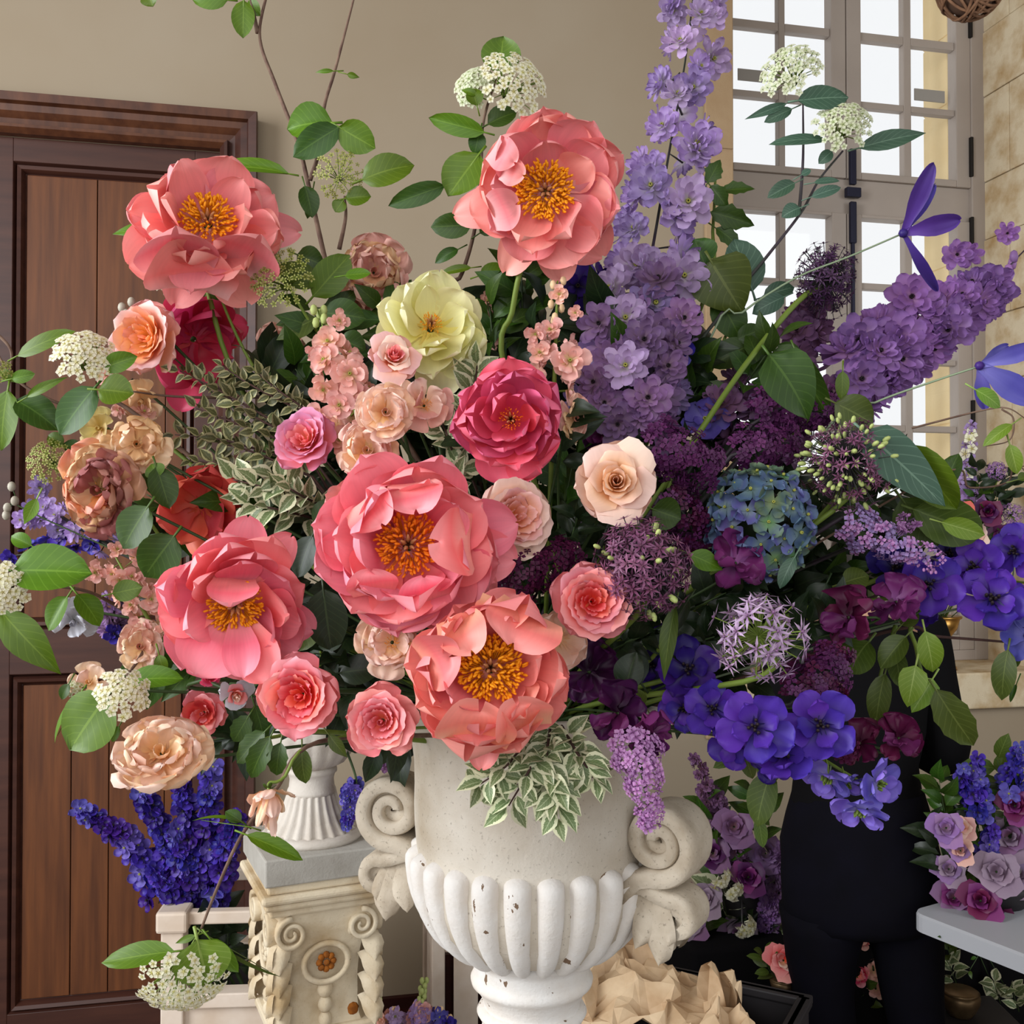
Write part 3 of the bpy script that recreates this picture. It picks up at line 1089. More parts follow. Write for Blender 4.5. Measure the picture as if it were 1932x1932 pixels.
def sprig(label, path, n, size, units, seed=1, name='greenery_sprig', group=None, to=None, mat=None, spread=.9, cat='greenery', f0=0.0, r=.0018):
    """A small-leaved sprig, leaves on alternate sides; PATH from tip to base."""
    rg = random.Random(seed)
    M = Matrix.Translation(P(*path[-1]))
    root = thing(name, label, cat, M, group)
    w = [P(*p) for p in path]
    line = bez(w, 16)
    dm = sum(p[2] for p in path) / len(path)
    k = K(dm)
    e = [] if to is False else [to if to is not None else mouth(rg)]
    full = line + ([line[-1].lerp(e[0], .5), e[0]] if e else [])
    MB().tube(full, taper(len(full) - 1, r * .4, r), 5, M=M.inverted()).build('stem', mat or STEMD, root)
    cz = view_frame(path[0][0], path[0][1]).col[2]
    for i in range(n):
        f = f0 + (1 - f0) * i / n
        x = f * 16
        p = line[min(15, int(x))].lerp(line[min(16, int(x) + 1)], x - int(x))
        dr = (line[max(0, int(x) - 1)] - line[min(16, int(x) + 1)]).normalized()
        a = i * 2.39996 + rg.uniform(-.6, .6)
        u = cz - dr * cz.dot(dr)
        u.normalize()
        v = dr.cross(u)
        out = (u * math.cos(a) * .7 + v * math.sin(a) + dr * rg.uniform(.2, .9)).normalized()
        nr = (cz + Vector((0, 0, .5)) + Vector((rg.uniform(-.6, .6), rg.uniform(-.6, .6), rg.uniform(-.4, .4))))
        y = nr - out * nr.dot(out)
        y.normalize()
        xx = y.cross(out)
        R = Matrix((xx, y, out)).transposed().to_4x4()
        s = size * k * rg.uniform(.7, 1.2)
        put('leaf', units[rg.randrange(len(units))], root, Matrix.Translation(p - M.translation + out * s * .1) @ R @ Matrix.Diagonal((s, s, s, 1)))
    return root

# ---------------------------------------------------------------- the room
WROT = math.atan(0.219)
WM = Matrix.Translation((0, 3.38, 0)) @ Matrix.Rotation(WROT, 4, 'Z')
WMI = WM.inverted()


def WS(px, py, y=0.0):
    """Where the line of sight through a pixel meets the wall's plane at depth Y: (along the wall, height)."""
    o, e = WMI @ CAM, WMI @ P(px, py, 1.0)
    d = e - o
    q = o + d * ((y - o.y) / d.y)
    return q.x, q.z


def structure(name, mb, mats, M=None, smooth=False):
    o = mb.build(name, mats, None, M, smooth)
    o['kind'] = 'structure'
    return o


WALLM = plain('wall_plaster', (164, 150, 130), 0.92, c2=(158, 142, 120), scale=1.3, bump=0.05, spec=0.1)
FLOORM = plain('floor_stone', (120, 104, 90), 0.7, c2=(96, 82, 70), scale=3)
WOOD = plain('door_wood', (98, 58, 36), 0.45, c2=(72, 40, 26), scale=5, stretch=(6, 6, .5), bump=0.06, spec=0.35)
WOODD = plain('door_wood_dark', (78, 46, 36), 0.42, c2=(60, 34, 28), scale=5, stretch=(.6, 6, 6), bump=0.05, spec=0.35)
WOODP = plain('door_panel_wood', (112, 66, 36), 0.5, c2=(84, 48, 28), scale=6, stretch=(7, 7, .45), bump=0.06, spec=0.3)
REDWOOD = plain('baseboard_wood', (66, 28, 24), 0.5, c2=(48, 20, 18), scale=8, stretch=(.4, 4, 4))
STONEW = stone_mat('ashlar', (216, 200, 170), (178, 146, 100), None, dirt_scale=11, speck=.25, dirt_amt=.95)
STONEB = stone_mat('ashlar_brown', (176, 150, 118), (150, 118, 84), None, dirt_scale=5, speck=.15)
STONEX = stone_mat('ashlar_outside', (235, 212, 165), (225, 195, 140), None, dirt_scale=4, speck=.08)
FRAMEM = plain('window_paint', (168, 156, 146), 0.5, c2=(158, 146, 136), scale=3)
IRON = plain('iron_dark', (34, 34, 52), 0.45, metal=0.3)
IRONB = plain('iron_black', (24, 20, 18), 0.6)
TAPE = plain('grey_tape', (150, 145, 138), 0.7)
sl_door, z_dt = WS(416, 287)            # door opening's upper right corner
s_case, z_case = WS(487, 228)
s_wl = WS(1382, 300)[0]
s_wr = WS(1856, 300, 0.30)[0]
z_sill = WS(1800, 1268, 0.0)[1]
Z_WT = 4.2
TH = 0.55
ZT = 4.6
# wall: pieces round the door and the window
wb = MB()
wb.box(-4.5, sl_door - 1.02, 0, TH, 0, ZT)
wb.box(sl_door - 1.02, sl_door, 0, TH, z_dt, ZT)
wb.box(sl_door, s_wl, 0, TH, 0, ZT)
wb.box(s_wl, s_wr, 0, TH, 0, z_sill - 0.09)
wb.box(s_wl, s_wr, 0, TH, Z_WT, ZT)
wb.box(s_wr, 4.5, 0, TH, 0, ZT)
structure('wall_back', wb, WALLM, WM)
structure('floor', MB().box(-4.5, 4.5, -7, TH - .02, -0.1, 0), FLOORM, WM)
structure('ceiling_unseen', MB().box(-4.5, 4.5, -5.5, TH, ZT, ZT + .1), WALLM, WM)
structure('wall_right_unseen', MB().box(4.4, 4.5, -5.5, 0, 0, ZT), WALLM, WM)
bb = MB()
bb.box(s_case, 4.4, -0.02, 0, 0, 0.17)
bb.box(s_case, 4.4, -0.03, 0, 0.0, 0.13)
structure('baseboard_back', bb, REDWOOD, WM)

# door
x1, x0 = sl_door, sl_door - 1.0
dr = structure('door_1', MB().box(x0, x1, 0.035, 0.075, 0, z_dt), WOODD, WM)


def dpart(name, mb, mat, smooth=False):
    return mb.build(name, mat, dr, None, smooth)


cw = s_case - sl_door


def casing():
    # moulded casing: profile across its width, mitred at the corner
    prof = [(0, .0), (.0, .03), (.12, .05), (.2, .05), (.24, .028), (.4, .034), (.55, .052), (.72, .056), (.76, .075), (.97, .082), (1, .07), (1, 0)]
    for nm in ('upright', 'head'):
        vs, fs = [], []
        for (f, h) in prof:
            w = f * cw
            if nm == 'upright':
                vs += [(x1 + w, -h, 0), (x1 + w, -h, z_dt + w * (z_case - z_dt) / cw)]
            else:
                vs += [(x0 - w, -h, z_dt + w * (z_case - z_dt) / cw), (x1 + w, -h, z_dt + w * (z_case - z_dt) / cw)]
        for i in range(len(prof) - 1):
            fs.append((2 * i, 2 * i + 1, 2 * i + 3, 2 * i + 2))
        dpart('casing', MB().add(vs, fs), WOOD if nm == 'head' else WOODD)
    vs = []
    dpart('casing', MB().box(x0 - cw, x0, -.06, 0, 0, z_dt), WOODD)


casing()
YD = 0.035
pu0 = WS(30, 310, YD)
pu1z = WS(60, 1186, YD)[1]
pl0z = WS(60, 1270, YD)[1]
pxl, pxr = pu0[0], x1 - 0.075
# stiles and rails stand proud of the leaf
dpart('stile', MB().box(x0, pxl, YD - .03, YD, 0, z_dt, .002), WOODD)
dpart('stile', MB().box(pxr, x1, YD - .03, YD, 0, z_dt, .002), WOODD)
dpart('rail', MB().box(pxl, pxr, YD - .03, YD, pu0[1], z_dt, .002), WOODD)
dpart('rail', MB().box(pxl, pxr, YD - .03, YD, pl0z, pu1z, .002), WOODD)
dpart('rail', MB().box(pxl, pxr, YD - .03, YD, 0, .22, .002), WOODD)


def panel(z0, z1, planks):
    def rim(i0, i1, h0, h1, mat):
        vs = [(pxl + i0, YD - h0, z0 + i0), (pxr - i0, YD - h0, z0 + i0), (pxr - i0, YD - h0, z1 - i0), (pxl + i0, YD - h0, z1 - i0),
              (pxl + i1, YD - h1, z0 + i1), (pxr - i1, YD - h1, z0 + i1), (pxr - i1, YD - h1, z1 - i1), (pxl + i1, YD - h1, z1 - i1)]
        return vs, [(i, (i + 1) % 4, 4 + (i + 1) % 4, 4 + i) for i in range(4)]
    mb = MB()
    for a in ((0, .006, .03, .012), (.006, .012, .012, .034), (.012, .022, .034, .03), (.022, .03, .03, .008), (.03, .036, .008, .004)):
        mb.add(*rim(*a, None))
    dpart('panel_moulding', mb, WOODD)
    xs = planks
    for i in range(len(xs) - 1):
        dpart('plank', MB().box(xs[i] + .0012, xs[i + 1] - .0012, YD - .014, YD, z0 + .034, z1 - .034, .002), WOODP)


a, b = pxl + .034, pxr - .034
panel(pu1z, pu0[1], [a, a + .19, a + .37, a + .55, b] if b - a > .6 else [a, a + .2, a + .4, b])
q1, q2 = WS(135, 1600, YD)[0], WS(206, 1600, YD)[0]
panel(.22, pl0z, [a, q1, q2, q2 + .16, b])

# stone round the window
g = structure('trim_1', MB().box(s_wl - .1, s_wl, -.006, 0.3, z_sill - .2, Z_WT + .3), STONEB, WM)
z = z_sill - .2
i = 0
while z < Z_WT + .2:
    h = (.34, .29, .38)[i % 3]
    MB().box(s_wl - .105, s_wl - .001, -.012, .1, z + .002, min(z + h, Z_WT + .3) - .002, .004).build('stone', STONEB, g, None, False)
    z += h
    i += 1
YF = 0.30     # plane of the window frame
g = structure('trim_2', MB().box(s_wr, s_wr + .05, -.004, YF, z_sill, Z_WT), STONEW, WM)
z, i = z_sill - .05, 0
while z < Z_WT + .2:
    h = (.26, .31, .23, .34)[i % 4]
    for (ya, yb) in (((-.008, .14), (.14, YF)) if i % 2 else ((-.008, YF),)):
        MB().box(s_wr - .007 - .002 * (i % 3), s_wr + .25, ya + .0015, yb - .0015, z + .0015, z + h - .0015, .004).build('stone', STONEW, g, None, False)
    z += h
    i += 1
g = structure('trim_3', MB().box(s_wr - .095, s_wr + .05, YF + .08, TH - .005, z_sill - .3, Z_WT - .01), STONEX, WM)
z, i = z_sill - .3, 0
while z < Z_WT + .2:
    h = (.3, .36, .28)[i % 3]
    MB().box(s_wr - .1, s_wr, YF + .085, TH, z + .002, z + h - .002, .004).build('stone', STONEX, g, None, False)
    z += h
    i += 1
structure('trim_4', MB().box(s_wl - .12, s_wr + .3, -.035, YF + .02, z_sill - .13, z_sill, .006), STONEW, WM)

# window
fr0, fr1 = s_wl - .06, WS(1856, 300, YF)[0]


def wx(px):
    return WS(px, 300, YF)[0]


win = structure('window_1', MB().box(fr0, wx(1382) - .002, YF, YF + .07, z_sill, Z_WT), FRAMEM, WM)


def wp(name, mb, mat=FRAMEM, parent=None, smooth=False):
    return mb.build(name, mat, parent or win, None, smooth)


wp('frame_post', MB().box(wx(1829), fr1, YF - .015, YF + .07, z_sill, Z_WT, .004))
zt0, zt1 = WS(1600, 338, YF)[1], WS(1600, 404, YF)[1]      # transom
cols = [(wx(1382), wx(1470)), (wx(1482), wx(1567)), (wx(1623), wx(1706)), (wx(1720), wx(1802))]
stx = [(wx(1470), wx(1482)), (wx(1706), wx(1720))]


def zz(py, px=1640):
    return WS(px, py, YF)[1]


up_rows = [zz(328), zz(204), zz(192), zz(77), zz(62), zz(-60), zz(-74), zz(-200)]
lo_rows = [zz(940), zz(813), zz(801), zz(684), zz(674), zz(546), zz(534), zz(413)]
GL = bpy.data.materials.new('window_glass')
GL.use_nodes = True
nt = GL.node_tree
nt.nodes.remove(nt.nodes['Principled BSDF'])
tb, gb, mx = nt.nodes.new('ShaderNodeBsdfTransparent'), nt.nodes.new('ShaderNodeBsdfGlossy'), nt.nodes.new('ShaderNodeMixShader')
gb.inputs['Roughness'].default_value = 0.02
mx.inputs[0].default_value = 0.05
nt.links.new(tb.outputs[0], mx.inputs[1])
nt.links.new(gb.outputs[0], mx.inputs[2])
nt.links.new(mx.outputs[0], nt.nodes['Material Output'].inputs[0])
for (rows, tp, bt) in ((up_rows, Z_WT - .02, up_rows[0]), (lo_rows, lo_rows[-1], lo_rows[0])):
    upper = rows is up_rows
    for (xa, xb) in ((wx(1382) - .07, wx(1594)), (wx(1596), wx(1829))):
        inner = [c for c in cols if xa - .001 <= c[0] and c[1] <= xb + .001]
        sash = wp('sash_stile', MB().box(inner[-1][1], xb, YF - .01, YF + .045, zt0 if upper else z_sill + .04, Z_WT if upper else zt1, .003))
        wp('sash_stile', MB().box(xa, inner[0][0], YF - .01, YF + .045, zt0 if upper else z_sill + .04, Z_WT if upper else zt1, .003))
        # rails
        if upper:
            wp('sash_rail', MB().box(inner[0][0], inner[-1][1], YF - .01, YF + .045, zt0 + .0, rows[0], .003))
        else:
            wp('sash_rail', MB().box(inner[0][0], inner[-1][1], YF - .01, YF + .045, rows[-1], zt1, .003))
            wp('sash_panel', MB().box(inner[0][0], inner[-1][1], YF + .005, YF + .04, z_sill + .1, rows[0] - .05, .003).box(inner[0][0] + .03, inner[-1][1] - .03, YF - .006, YF + .02, z_sill + .13, rows[0] - .08, .006))
            wp('sash_rail', MB().box(inner[0][0], inner[-1][1], YF - .01, YF + .045, rows[0] - .05, rows[0], .003))
            wp('sash_rail', MB().box(inner[0][0], inner[-1][1], YF - .01, YF + .045, z_sill + .04, z_sill + .1, .003))
        wp('muntin', MB().box(inner[0][1], inner[1][0], YF, YF + .035, rows[0], rows[-1] if not upper else rows[-1], .003))
        for c in inner:
            for k in range(0, len(rows) - 1, 2):
                wp('pane', MB().box(c[0] - .002, c[1] + .002, YF + .018, YF + .021, rows[k], rows[k + 1]), GL)
                if k + 2 < len(rows):
                    wp('muntin', MB().box(c[0], c[1], YF + .001, YF + .034, rows[k + 1], rows[k + 2], .003))
wp('transom', MB().box(fr0, fr1, YF + .004, YF + .06, zt1 - .0, zt0 + .0, .003))
wp('sill_rail', MB().box(fr0, fr1, YF - .012, YF + .06, z_sill, z_sill + .04, .003))
for (pa, pb) in ((30, 75), (262, 336), (412, 470), (756, 812), (-120, -60)):
    wp('hinge', MB().box(wx(1825), wx(1830), YF - .024, YF - .006, zz(pb, 1828), zz(pa, 1828), .002), IRONB)
bx = wx(1603)
bolt = wp('bolt', MB().box(bx - .013, bx + .013, YF - .03, YF - .012, zz(352, 1603), zz(285, 1603), .004).box(bx - .013, bx + .013, YF - .03, YF - .012, zz(462, 1603), zz(384, 1603), .004), IRON)
wp('keeper', MB().box(bx - .03, bx + .03, YF - .034, YF - .01, zz(376, 1603), zz(358, 1603), .003), IRON, bolt)
wp('rod', MB().box(bx - .006, bx + .006, YF - .026, YF - .012, z_sill + .1, zz(455, 1603), .002), IRON, bolt)
for (pa, pb, ya, yb) in ((1395, 1442, 126, 148), (1729, 1786, 164, 186)):
    o = MB().box(WS(pa, ya, YF)[0], WS(pb, ya, YF)[0], YF + .012, YF + .0165, WS(pa, yb, YF)[1], WS(pa, ya, YF)[1]).build('tape_strip', TAPE, None, WM, False)
    tag(o, 'short grey tape strip stuck on an upper pane, ' + ('nearest the lilac delphinium' if pa < 1500 else 'beside the stone window jamb'), 'tape', 'tape strips on the panes')

# ---------------------------------------------------------------- furniture and vessels
URNM = stone_mat('urn_plaster', (208, 200, 187), (160, 142, 116), None, dirt_scale=7, speck=.45, dirt_amt=.75)
URNH = stone_mat('urn_plaster_weathered', (196, 184, 166), (142, 124, 100), None, dirt_scale=16, speck=.5, dirt_amt=.85)
URNW = stone_mat('urn_white_paint', (226, 224, 221), (198, 178, 154), (118, 96, 78), chip_scale=52, dirt_scale=10, speck=.12, dirt_amt=.6)
PED = stone_mat('pedestal_stone', (216, 202, 176), (172, 144, 102), None, dirt_scale=12, speck=.2, dirt_amt=.85)
SLAB = stone_mat('pedestal_slab', (174, 170, 162), (146, 140, 130), None, dirt_scale=14, speck=.1)
RUST = plain('rust', (176, 104, 32), 0.9, c2=(110, 60, 20), scale=60)
URN2M = stone_mat('small_urn_plaster', (206, 198, 188), (170, 156, 140), None, dirt_scale=12, speck=.08)
WHITEW = plain('white_painted_wood', (226, 212, 198), 0.6, c2=(206, 186, 166), scale=9)
KRAFT = plain('kraft_paper', (216, 190, 156), 0.75, c2=(184, 152, 116), scale=14, bump=.2)
BLACKP = plain('black_plastic', (46, 43, 45), 0.55)
BLACKC = plain('black_cloth_and_box', (14, 13, 15), 0.9, spec=.1)
NAVYC = plain('navy_trousers', (13, 12, 22), 0.9, spec=.1, c2=(10, 9, 15), scale=8)
TABLEM = plain('table_white', (176, 178, 184), 0.4)
TABLEG = plain('table_leg', (70, 66, 72), 0.4, metal=.4)
BRASS = plain('brass', (200, 156, 84), 0.3, metal=.9, c2=(160, 118, 60), scale=30)
BRASSD = plain('brass_dark', (120, 98, 70), 0.4, metal=.7, c2=(90, 72, 50), scale=30)
WICKER = plain('wicker', (150, 112, 84), 0.8, c2=(110, 78, 58), scale=40)
ZINC = plain('zinc', (120, 122, 126), 0.45, metal=.5)

# the great urn
UM = Matrix.Translation(URN)
RU = 0.000641


def uz(py):
    return CAM.z - (py - 997) * RU


urn = thing('stone_urn', 'big whitewashed plaster urn with scroll handles holding the huge mixed bouquet', 'urn', UM @ Matrix.Translation((0, 0, .9)))


def upart(name, mb, mat, parent=None, M=None, smooth=True):
    return mb.build(name, mat, parent or urn, M if M is not None else None, smooth)


def zh(py):
    return uz(py) - .9


def zl(py):
    # the near side of the bowl hangs lower in the picture than its flanks
    o = .033 if py < 1640 else .033 - .015 * (py - 1640) / 160 if py < 1800 else max(.011, .018 - .007 * (py - 1800) / 50)
    return uz(py) - .9 + o


body = [(.062, zl(1806)), (.1, zl(1790)), (.126, zl(1752)), (.136, zl(1715)), (.139, zl(1680)), (.137, zl(1650)), (.139, zl(1620)), (.1405, zl(1590)), (.141, zl(1560)), (.1405, zl(1520)), (.141, zl(1480)),
        (.144, zl(1440)), (.150, zl(1405)), (.157, zl(1385)), (.157, zl(1372)), (.146, zl(1370)), (.138, zl(1390)), (.13, zl(1480)), (.11, zl(1640)), (.02, zl(1700))]
upart('bowl', MB().lathe(body, 72), URNM)
foot = [(.10, 0), (.10, .03), (.09, .05), (.074, .085), (.064, .12), (.059, zl(1914) - .012), (.0575, zl(1900)), (.06, zl(1886)), (.0635, zl(1876)), (.068, zl(1866)), (.0725, zl(1860)), (.0735, zl(1852)), (.071, zl(1846)), (.069, zl(1842)), (.070, zl(1836)), (.069, zl(1826)),
        (.071, zl(1819)), (.078, zl(1812)), (.0825, zl(1806)), (.081, zl(1800)), (.06, zl(1796))]
upart('foot', MB().lathe(foot, 56), URNW)
upart('collar', MB().lathe([(.0575, zl(1925)), (.0635, zl(1921)), (.066, zl(1914)), (.0635, zl(1907)), (.0575, zl(1903))], 48), URNW)


def lobe_mesh():
    prof = [(.1345, 1632), (.1365, 1645), (.1375, 1665), (.1365, 1690), (.1330, 1715), (.126, 1740), (.117, 1762), (.105, 1782), (.091, 1797), (.083, 1803)]
    vs, fs, ts = [], [], []
    n = 18
    for i in range(n + 1):
        u = (1 - math.cos(PI * i / n)) / 2
        x = u * (len(prof) - 1)
        k = min(int(x), len(prof) - 2)
        r = prof[k][0] + (prof[k + 1][0] - prof[k][0]) * (x - k)
        py = prof[k][1] + (prof[k + 1][1] - prof[k][1]) * (x - k)
        end = min(1, math.sqrt(max(0, 1 - (max(0, .16 - u) / .16) ** 2)))
        end *= min(1, math.sqrt(max(0, 1 - (max(0, u - .93) / .07) ** 2)) + .15)
        half = math.radians(7.0) * max(.04, end) * (1 - .14 * u * u)
        for j in range(9):
            v = -1 + j / 4
            h = .0205 * math.sqrt(max(0, 1 - v * v)) * max(.02, end) * (1 - .55 * u) - .003
            a = v * half
            nz = -.25 - .75 * max(0, u - .3) / .7
            vs.append(((r + h * (1 - .35 * u)) * math.sin(a), -(r + h * (1 - .35 * u)) * math.cos(a), zl(py) + h * nz * .8))
            ts.append(u)
    for i in range(n):
        for j in range(8):
            a = i * 9 + j
            fs.append((a, a + 9, a + 10, a + 1))
    return MB().add(vs, fs, ts).mesh('lobe', URNW)


LM = lobe_mesh()
for i in range(24):
    put('lobe', LM, urn, Matrix.Rotation(math.radians(7.5 + 15 * i), 4, 'Z'))


def ribbon(path, w, t0, t1, M, bev=.25):
    """A bar of rounded section swept along a plane path of (rho, z), W deep, T thick."""
    pts = [Vector((p[0], 0, p[1])) for p in path]
    n = len(pts)
    vs, fs = [], []
    for i, p in enumerate(pts):
        d = (pts[min(i + 1, n - 1)] - pts[max(i - 1, 0)]).normalized()
        q = Vector((d.z, 0, -d.x))
        t = t0 + (t1 - t0) * i / (n - 1)
        ww = w * (1 - .25 * i / (n - 1))
        for (a, b) in ((1, -.7), (.7, -1), (0, -.92), (-.7, -1), (-1, -.7), (-1, .7), (-.7, 1), (0, .92), (.7, 1), (1, .7)):
            vs.append(M @ (p + q * (a * t / 2) + Vector((0, b * ww / 2, 0))))
    m = 10
    for i in range(n - 1):
        for j in range(m):
            fs.append((i * m + j, i * m + (j + 1) % m, (i + 1) * m + (j + 1) % m, (i + 1) * m + j))
    fs.append(tuple(range(m))[::-1])
    fs.append(tuple((n - 1) * m + j for j in range(m)))
    return vs, fs


def spiral(cx, cz, r0, r1, a0, turns, n=44, sgn=1):
    return [(cx + (r0 + (r1 - r0) * (i / n)) * math.cos(a0 + sgn * turns * 2 * PI * i / n), cz + (r0 + (r1 - r0) * (i / n)) * math.sin(a0 + sgn * turns * 2 * PI * i / n)) for i in range(n + 1)]


for sgn in (0, 1):
    H = Matrix.Rotation(math.radians(-15 if sgn else -30) + sgn * PI, 4, 'Z')
    big = spiral(.172, zh(1537), .041, .008, -1.75, 1.75, 52, 1)
    lead = [(.128, zh(1640)), (.138, zh(1622)), (.15, zh(1606))]
    hd = upart('handle', MB().add(*ribbon(lead + big, .07, .022, .013, H)), URNH)
    upart('volute_web', MB().add(*ribbon(spiral(.172, zh(1537), .03, .004, -1.75, 1.6, 40, 1), .046, .03, .02, H)), URNH, hd)
    sm = spiral(.190, zh(1664), .020, .005, 1.9, 1.5, 36, -1)
    sm = [(.135, zh(1618)), (.155, zh(1620)), (.172, zh(1630))] + sm
    upart('lower_scroll', MB().add(*ribbon(sm, .06, .018, .014, H)), URNH, hd)
    # acanthus leaf hanging under the scroll, one on each face, tip turned out
    mb = MB()
    for dy in (-1, 1):
        for (r0_, r1_, z1_, w_) in ((.17, .188, 1742, .04), (.158, .160, 1722, .03), (.178, .2, 1705, .024)):
            pd_ = petal((r0_ - .004, dy * .018, zh(1630)), (r0_ + .004, dy * .036, zh(1680)), (r1_ - .012, dy * .03, zh(z1_)), w_, side=Vector((1, 0, 0)), cup=-.25, ruf=0.03, axis=Vector((0, dy, 0)), um=.45, wb=.6, nu=9, nv=7)
            mb.add([H @ v for v in pd_[0]], pd_[1])
    mb.add(*ribbon([(.15, zh(1630)), (.163, zh(1670)), (.168, zh(1705)), (.174, zh(1738))], .05, .03, .008, H))
    upart('acanthus_leaf', mb, URNH, hd)
# plinth that carries it, below the frame
pl = thing('plinth', 'plain pale stone plinth standing under the big flower urn', 'plinth', Matrix.Translation((URN.x, URN.y, 0)))
MB().box(-.15, .15, -.15, .15, .08, .865, .004).build('shaft', URN2M, pl, None, False)
MB().box(-.17, .17, -.17, .17, 0, .08, .004).build('base', URN2M, pl, None, False)
MB().box(-.165, .165, -.165, .165, .865, .9, .004).build('cap', URN2M, pl, None, False)

# carved pedestal with the second urn
pd0 = P(590, 1645, 2.0)
PM = Matrix.Translation((pd0.x, pd0.y + .02, 0)) @ Matrix.Rotation(math.radians(24), 4, 'Z')
ped = thing('carved_pedestal', 'cream carved stone pedestal with scroll capital and rust stains', 'pedestal', PM)
zt = lambda py, d=1.9: CAM.z - (py - 997) / FPX * d
top = zt(1608, 1.92)


def pp(name, mb, mat=PED, parent=None, smooth=False):
    return mb.build(name, mat, parent or ped, None, smooth)


pp('slab', MB().box(-.118, .118, -.118, .118, top - .05, top, .003), SLAB)
c0 = top - .05
pp('abacus', MB().box(-.112, .112, -.112, .112, c0 - .016, c0, .004).box(-.124, .124, -.124, .124, c0 - .032, c0 - .016, .006).box(-.117, .117, -.117, .117, c0 - .045, c0 - .032, .005).box(-.107, .107, -.107, .107, c0 - .06, c0 - .045, .004))
# bell and shaft: square section that narrows downwards
sec = [(.1, c0 - .06), (.094, c0 - .1), (.084, c0 - .15), (.08, c0 - .19), (.08, c0 - .24), (.083, c0 - .27), (.088, c0 - .285)]
vs, fs = [], []
for (h, z) in sec:
    for (sx, sy) in ((-1, -.8), (-.8, -1), (.8, -1), (1, -.8), (1, .8), (.8, 1), (-.8, 1), (-1, .8)):
        vs.append((sx * h, sy * h, z))
for i in range(len(sec) - 1):
    for j in range(8):
        fs.append((i * 8 + j, i * 8 + (j + 1) % 8, (i + 1) * 8 + (j + 1) % 8, (i + 1) * 8 + j))
pp('bell', MB().add(vs, fs))
pp('shaft', MB().box(-.082, .082, -.082, .082, .12, c0 - .285, .006).box(-.098, .098, -.098, .098, c0 - .3, c0 - .28, .005).box(-.11, .11, -.11, .11, 0.0, .06, .005).box(-.098, .098, -.098, .098, .06, .12, .005))
for face in range(4):
    F = Matrix.Rotation(face * PI / 2, 4, 'Z')
    for sx in (-1, 1):
        G = F @ Matrix.Translation((sx * .066, -.098, 0))
        v = pp('volute', MB().add(*ribbon(spiral(0, c0 - .095, .03, .004, PI / 2 if sx < 0 else PI / 2, 1.9, 40, 1 if sx < 0 else -1), .024, .0095, .006, G)).box(-.026, .026, .0, .03, c0 - .118, c0 - .07, .01, M=G), smooth=True)
        # acanthus down the corner
        mb = MB()
        for k in range(4):
            p = petal((sx * .076, -.09, c0 - .11 - .04 * k), (sx * .094, -.112, c0 - .12 - .04 * k), (sx * .09, -.108, c0 - .165 - .04 * k), .042, side=Vector((1, 0, 0)), cup=-.3, axis=Vector((0, -1, 0)), um=.5, wb=.7, nu=5, nv=6, ruf=.05)
            mb.add([F @ q for q in p[0]], p[1])
        pp('acanthus_leaf', mb, smooth=True)
    ring = [((.042 * math.cos(a), -.094, c0 - .16 + .036 * math.sin(a))) for a in [2 * PI * k / 24 for k in range(25)]]
    w = pp('wreath', MB().tube(ring, .006, 6, M=F, cap=False), smooth=True)
    mb = MB()
    for k in range(8):
        a = k * PI / 4
        mb.blob((.013 * math.cos(a), -.095, c0 - .158 + .013 * math.sin(a)), .007, .005, .007, 6, 4, M=F)
    mb.blob((0, -.098, c0 - .158), .006, .005, .006, 6, 4, M=F)
    pp('rosette', mb, RUST if face == 0 else PED, w, True)
    for k in range(3):
        pp('bead', MB().blob((0, -.086, c0 - .212 - .028 * k), .015 - .001 * k, .014, .016, 10, 6, M=F), smooth=True)
pp('rust_stain', MB().blob((.055, -.0815, c0 - .262), .012, .003, .014, 8, 5), RUST, None, True)

U2 = Matrix.Translation((P(584, 1612, 2.0).x, pd0.y + .02, top))
u2 = thing('small_urn', 'smaller white fluted urn on the carved pedestal', 'urn', U2)
k2 = 2.0 / FPX


def h2(py):
    return (1608 - py) * k2 * 1.02


flute = lambda n, amt: (lambda r, z, a: r * (1 + amt * math.cos(n * a)))
MB().lathe([(.0, 0), (.096, 0), (.098, .008), (.092, .014), (.088, .016)], 40).build('base', URN2M, u2)
MB().lathe([(.086, h2(1598)), (.077, h2(1588)), (.063, h2(1570)), (.053, h2(1548)), (.047, h2(1530)), (.046, h2(1526))], 120, rad=flute(22, .055)).build('fluted_foot', URN2M, u2)
MB().lathe([(.044, h2(1528)), (.0475, h2(1524)), (.047, h2(1520)), (.044, h2(1514)), (.0425, h2(1500)), (.045, h2(1490)), (.049, h2(1487)), (.049, h2(1481)), (.044, h2(1476))], 40).build('neck', URN2M, u2)
MB().lathe([(.04, h2(1480)), (.062, h2(1468)), (.078, h2(1448)), (.088, h2(1420)), (.092, h2(1390)), (.09, h2(1360)), (.1, h2(1345)), (.1, h2(1335)), (.085, h2(1335)), (.08, h2(1380)), (.05, h2(1450)), (.0, h2(1460))], 120, rad=lambda r, z, a: r * (1 + (.05 * abs(math.sin(9 * a)) if z < h2(1395) and r > .05 else 0))).build('bowl', URN2M, u2)

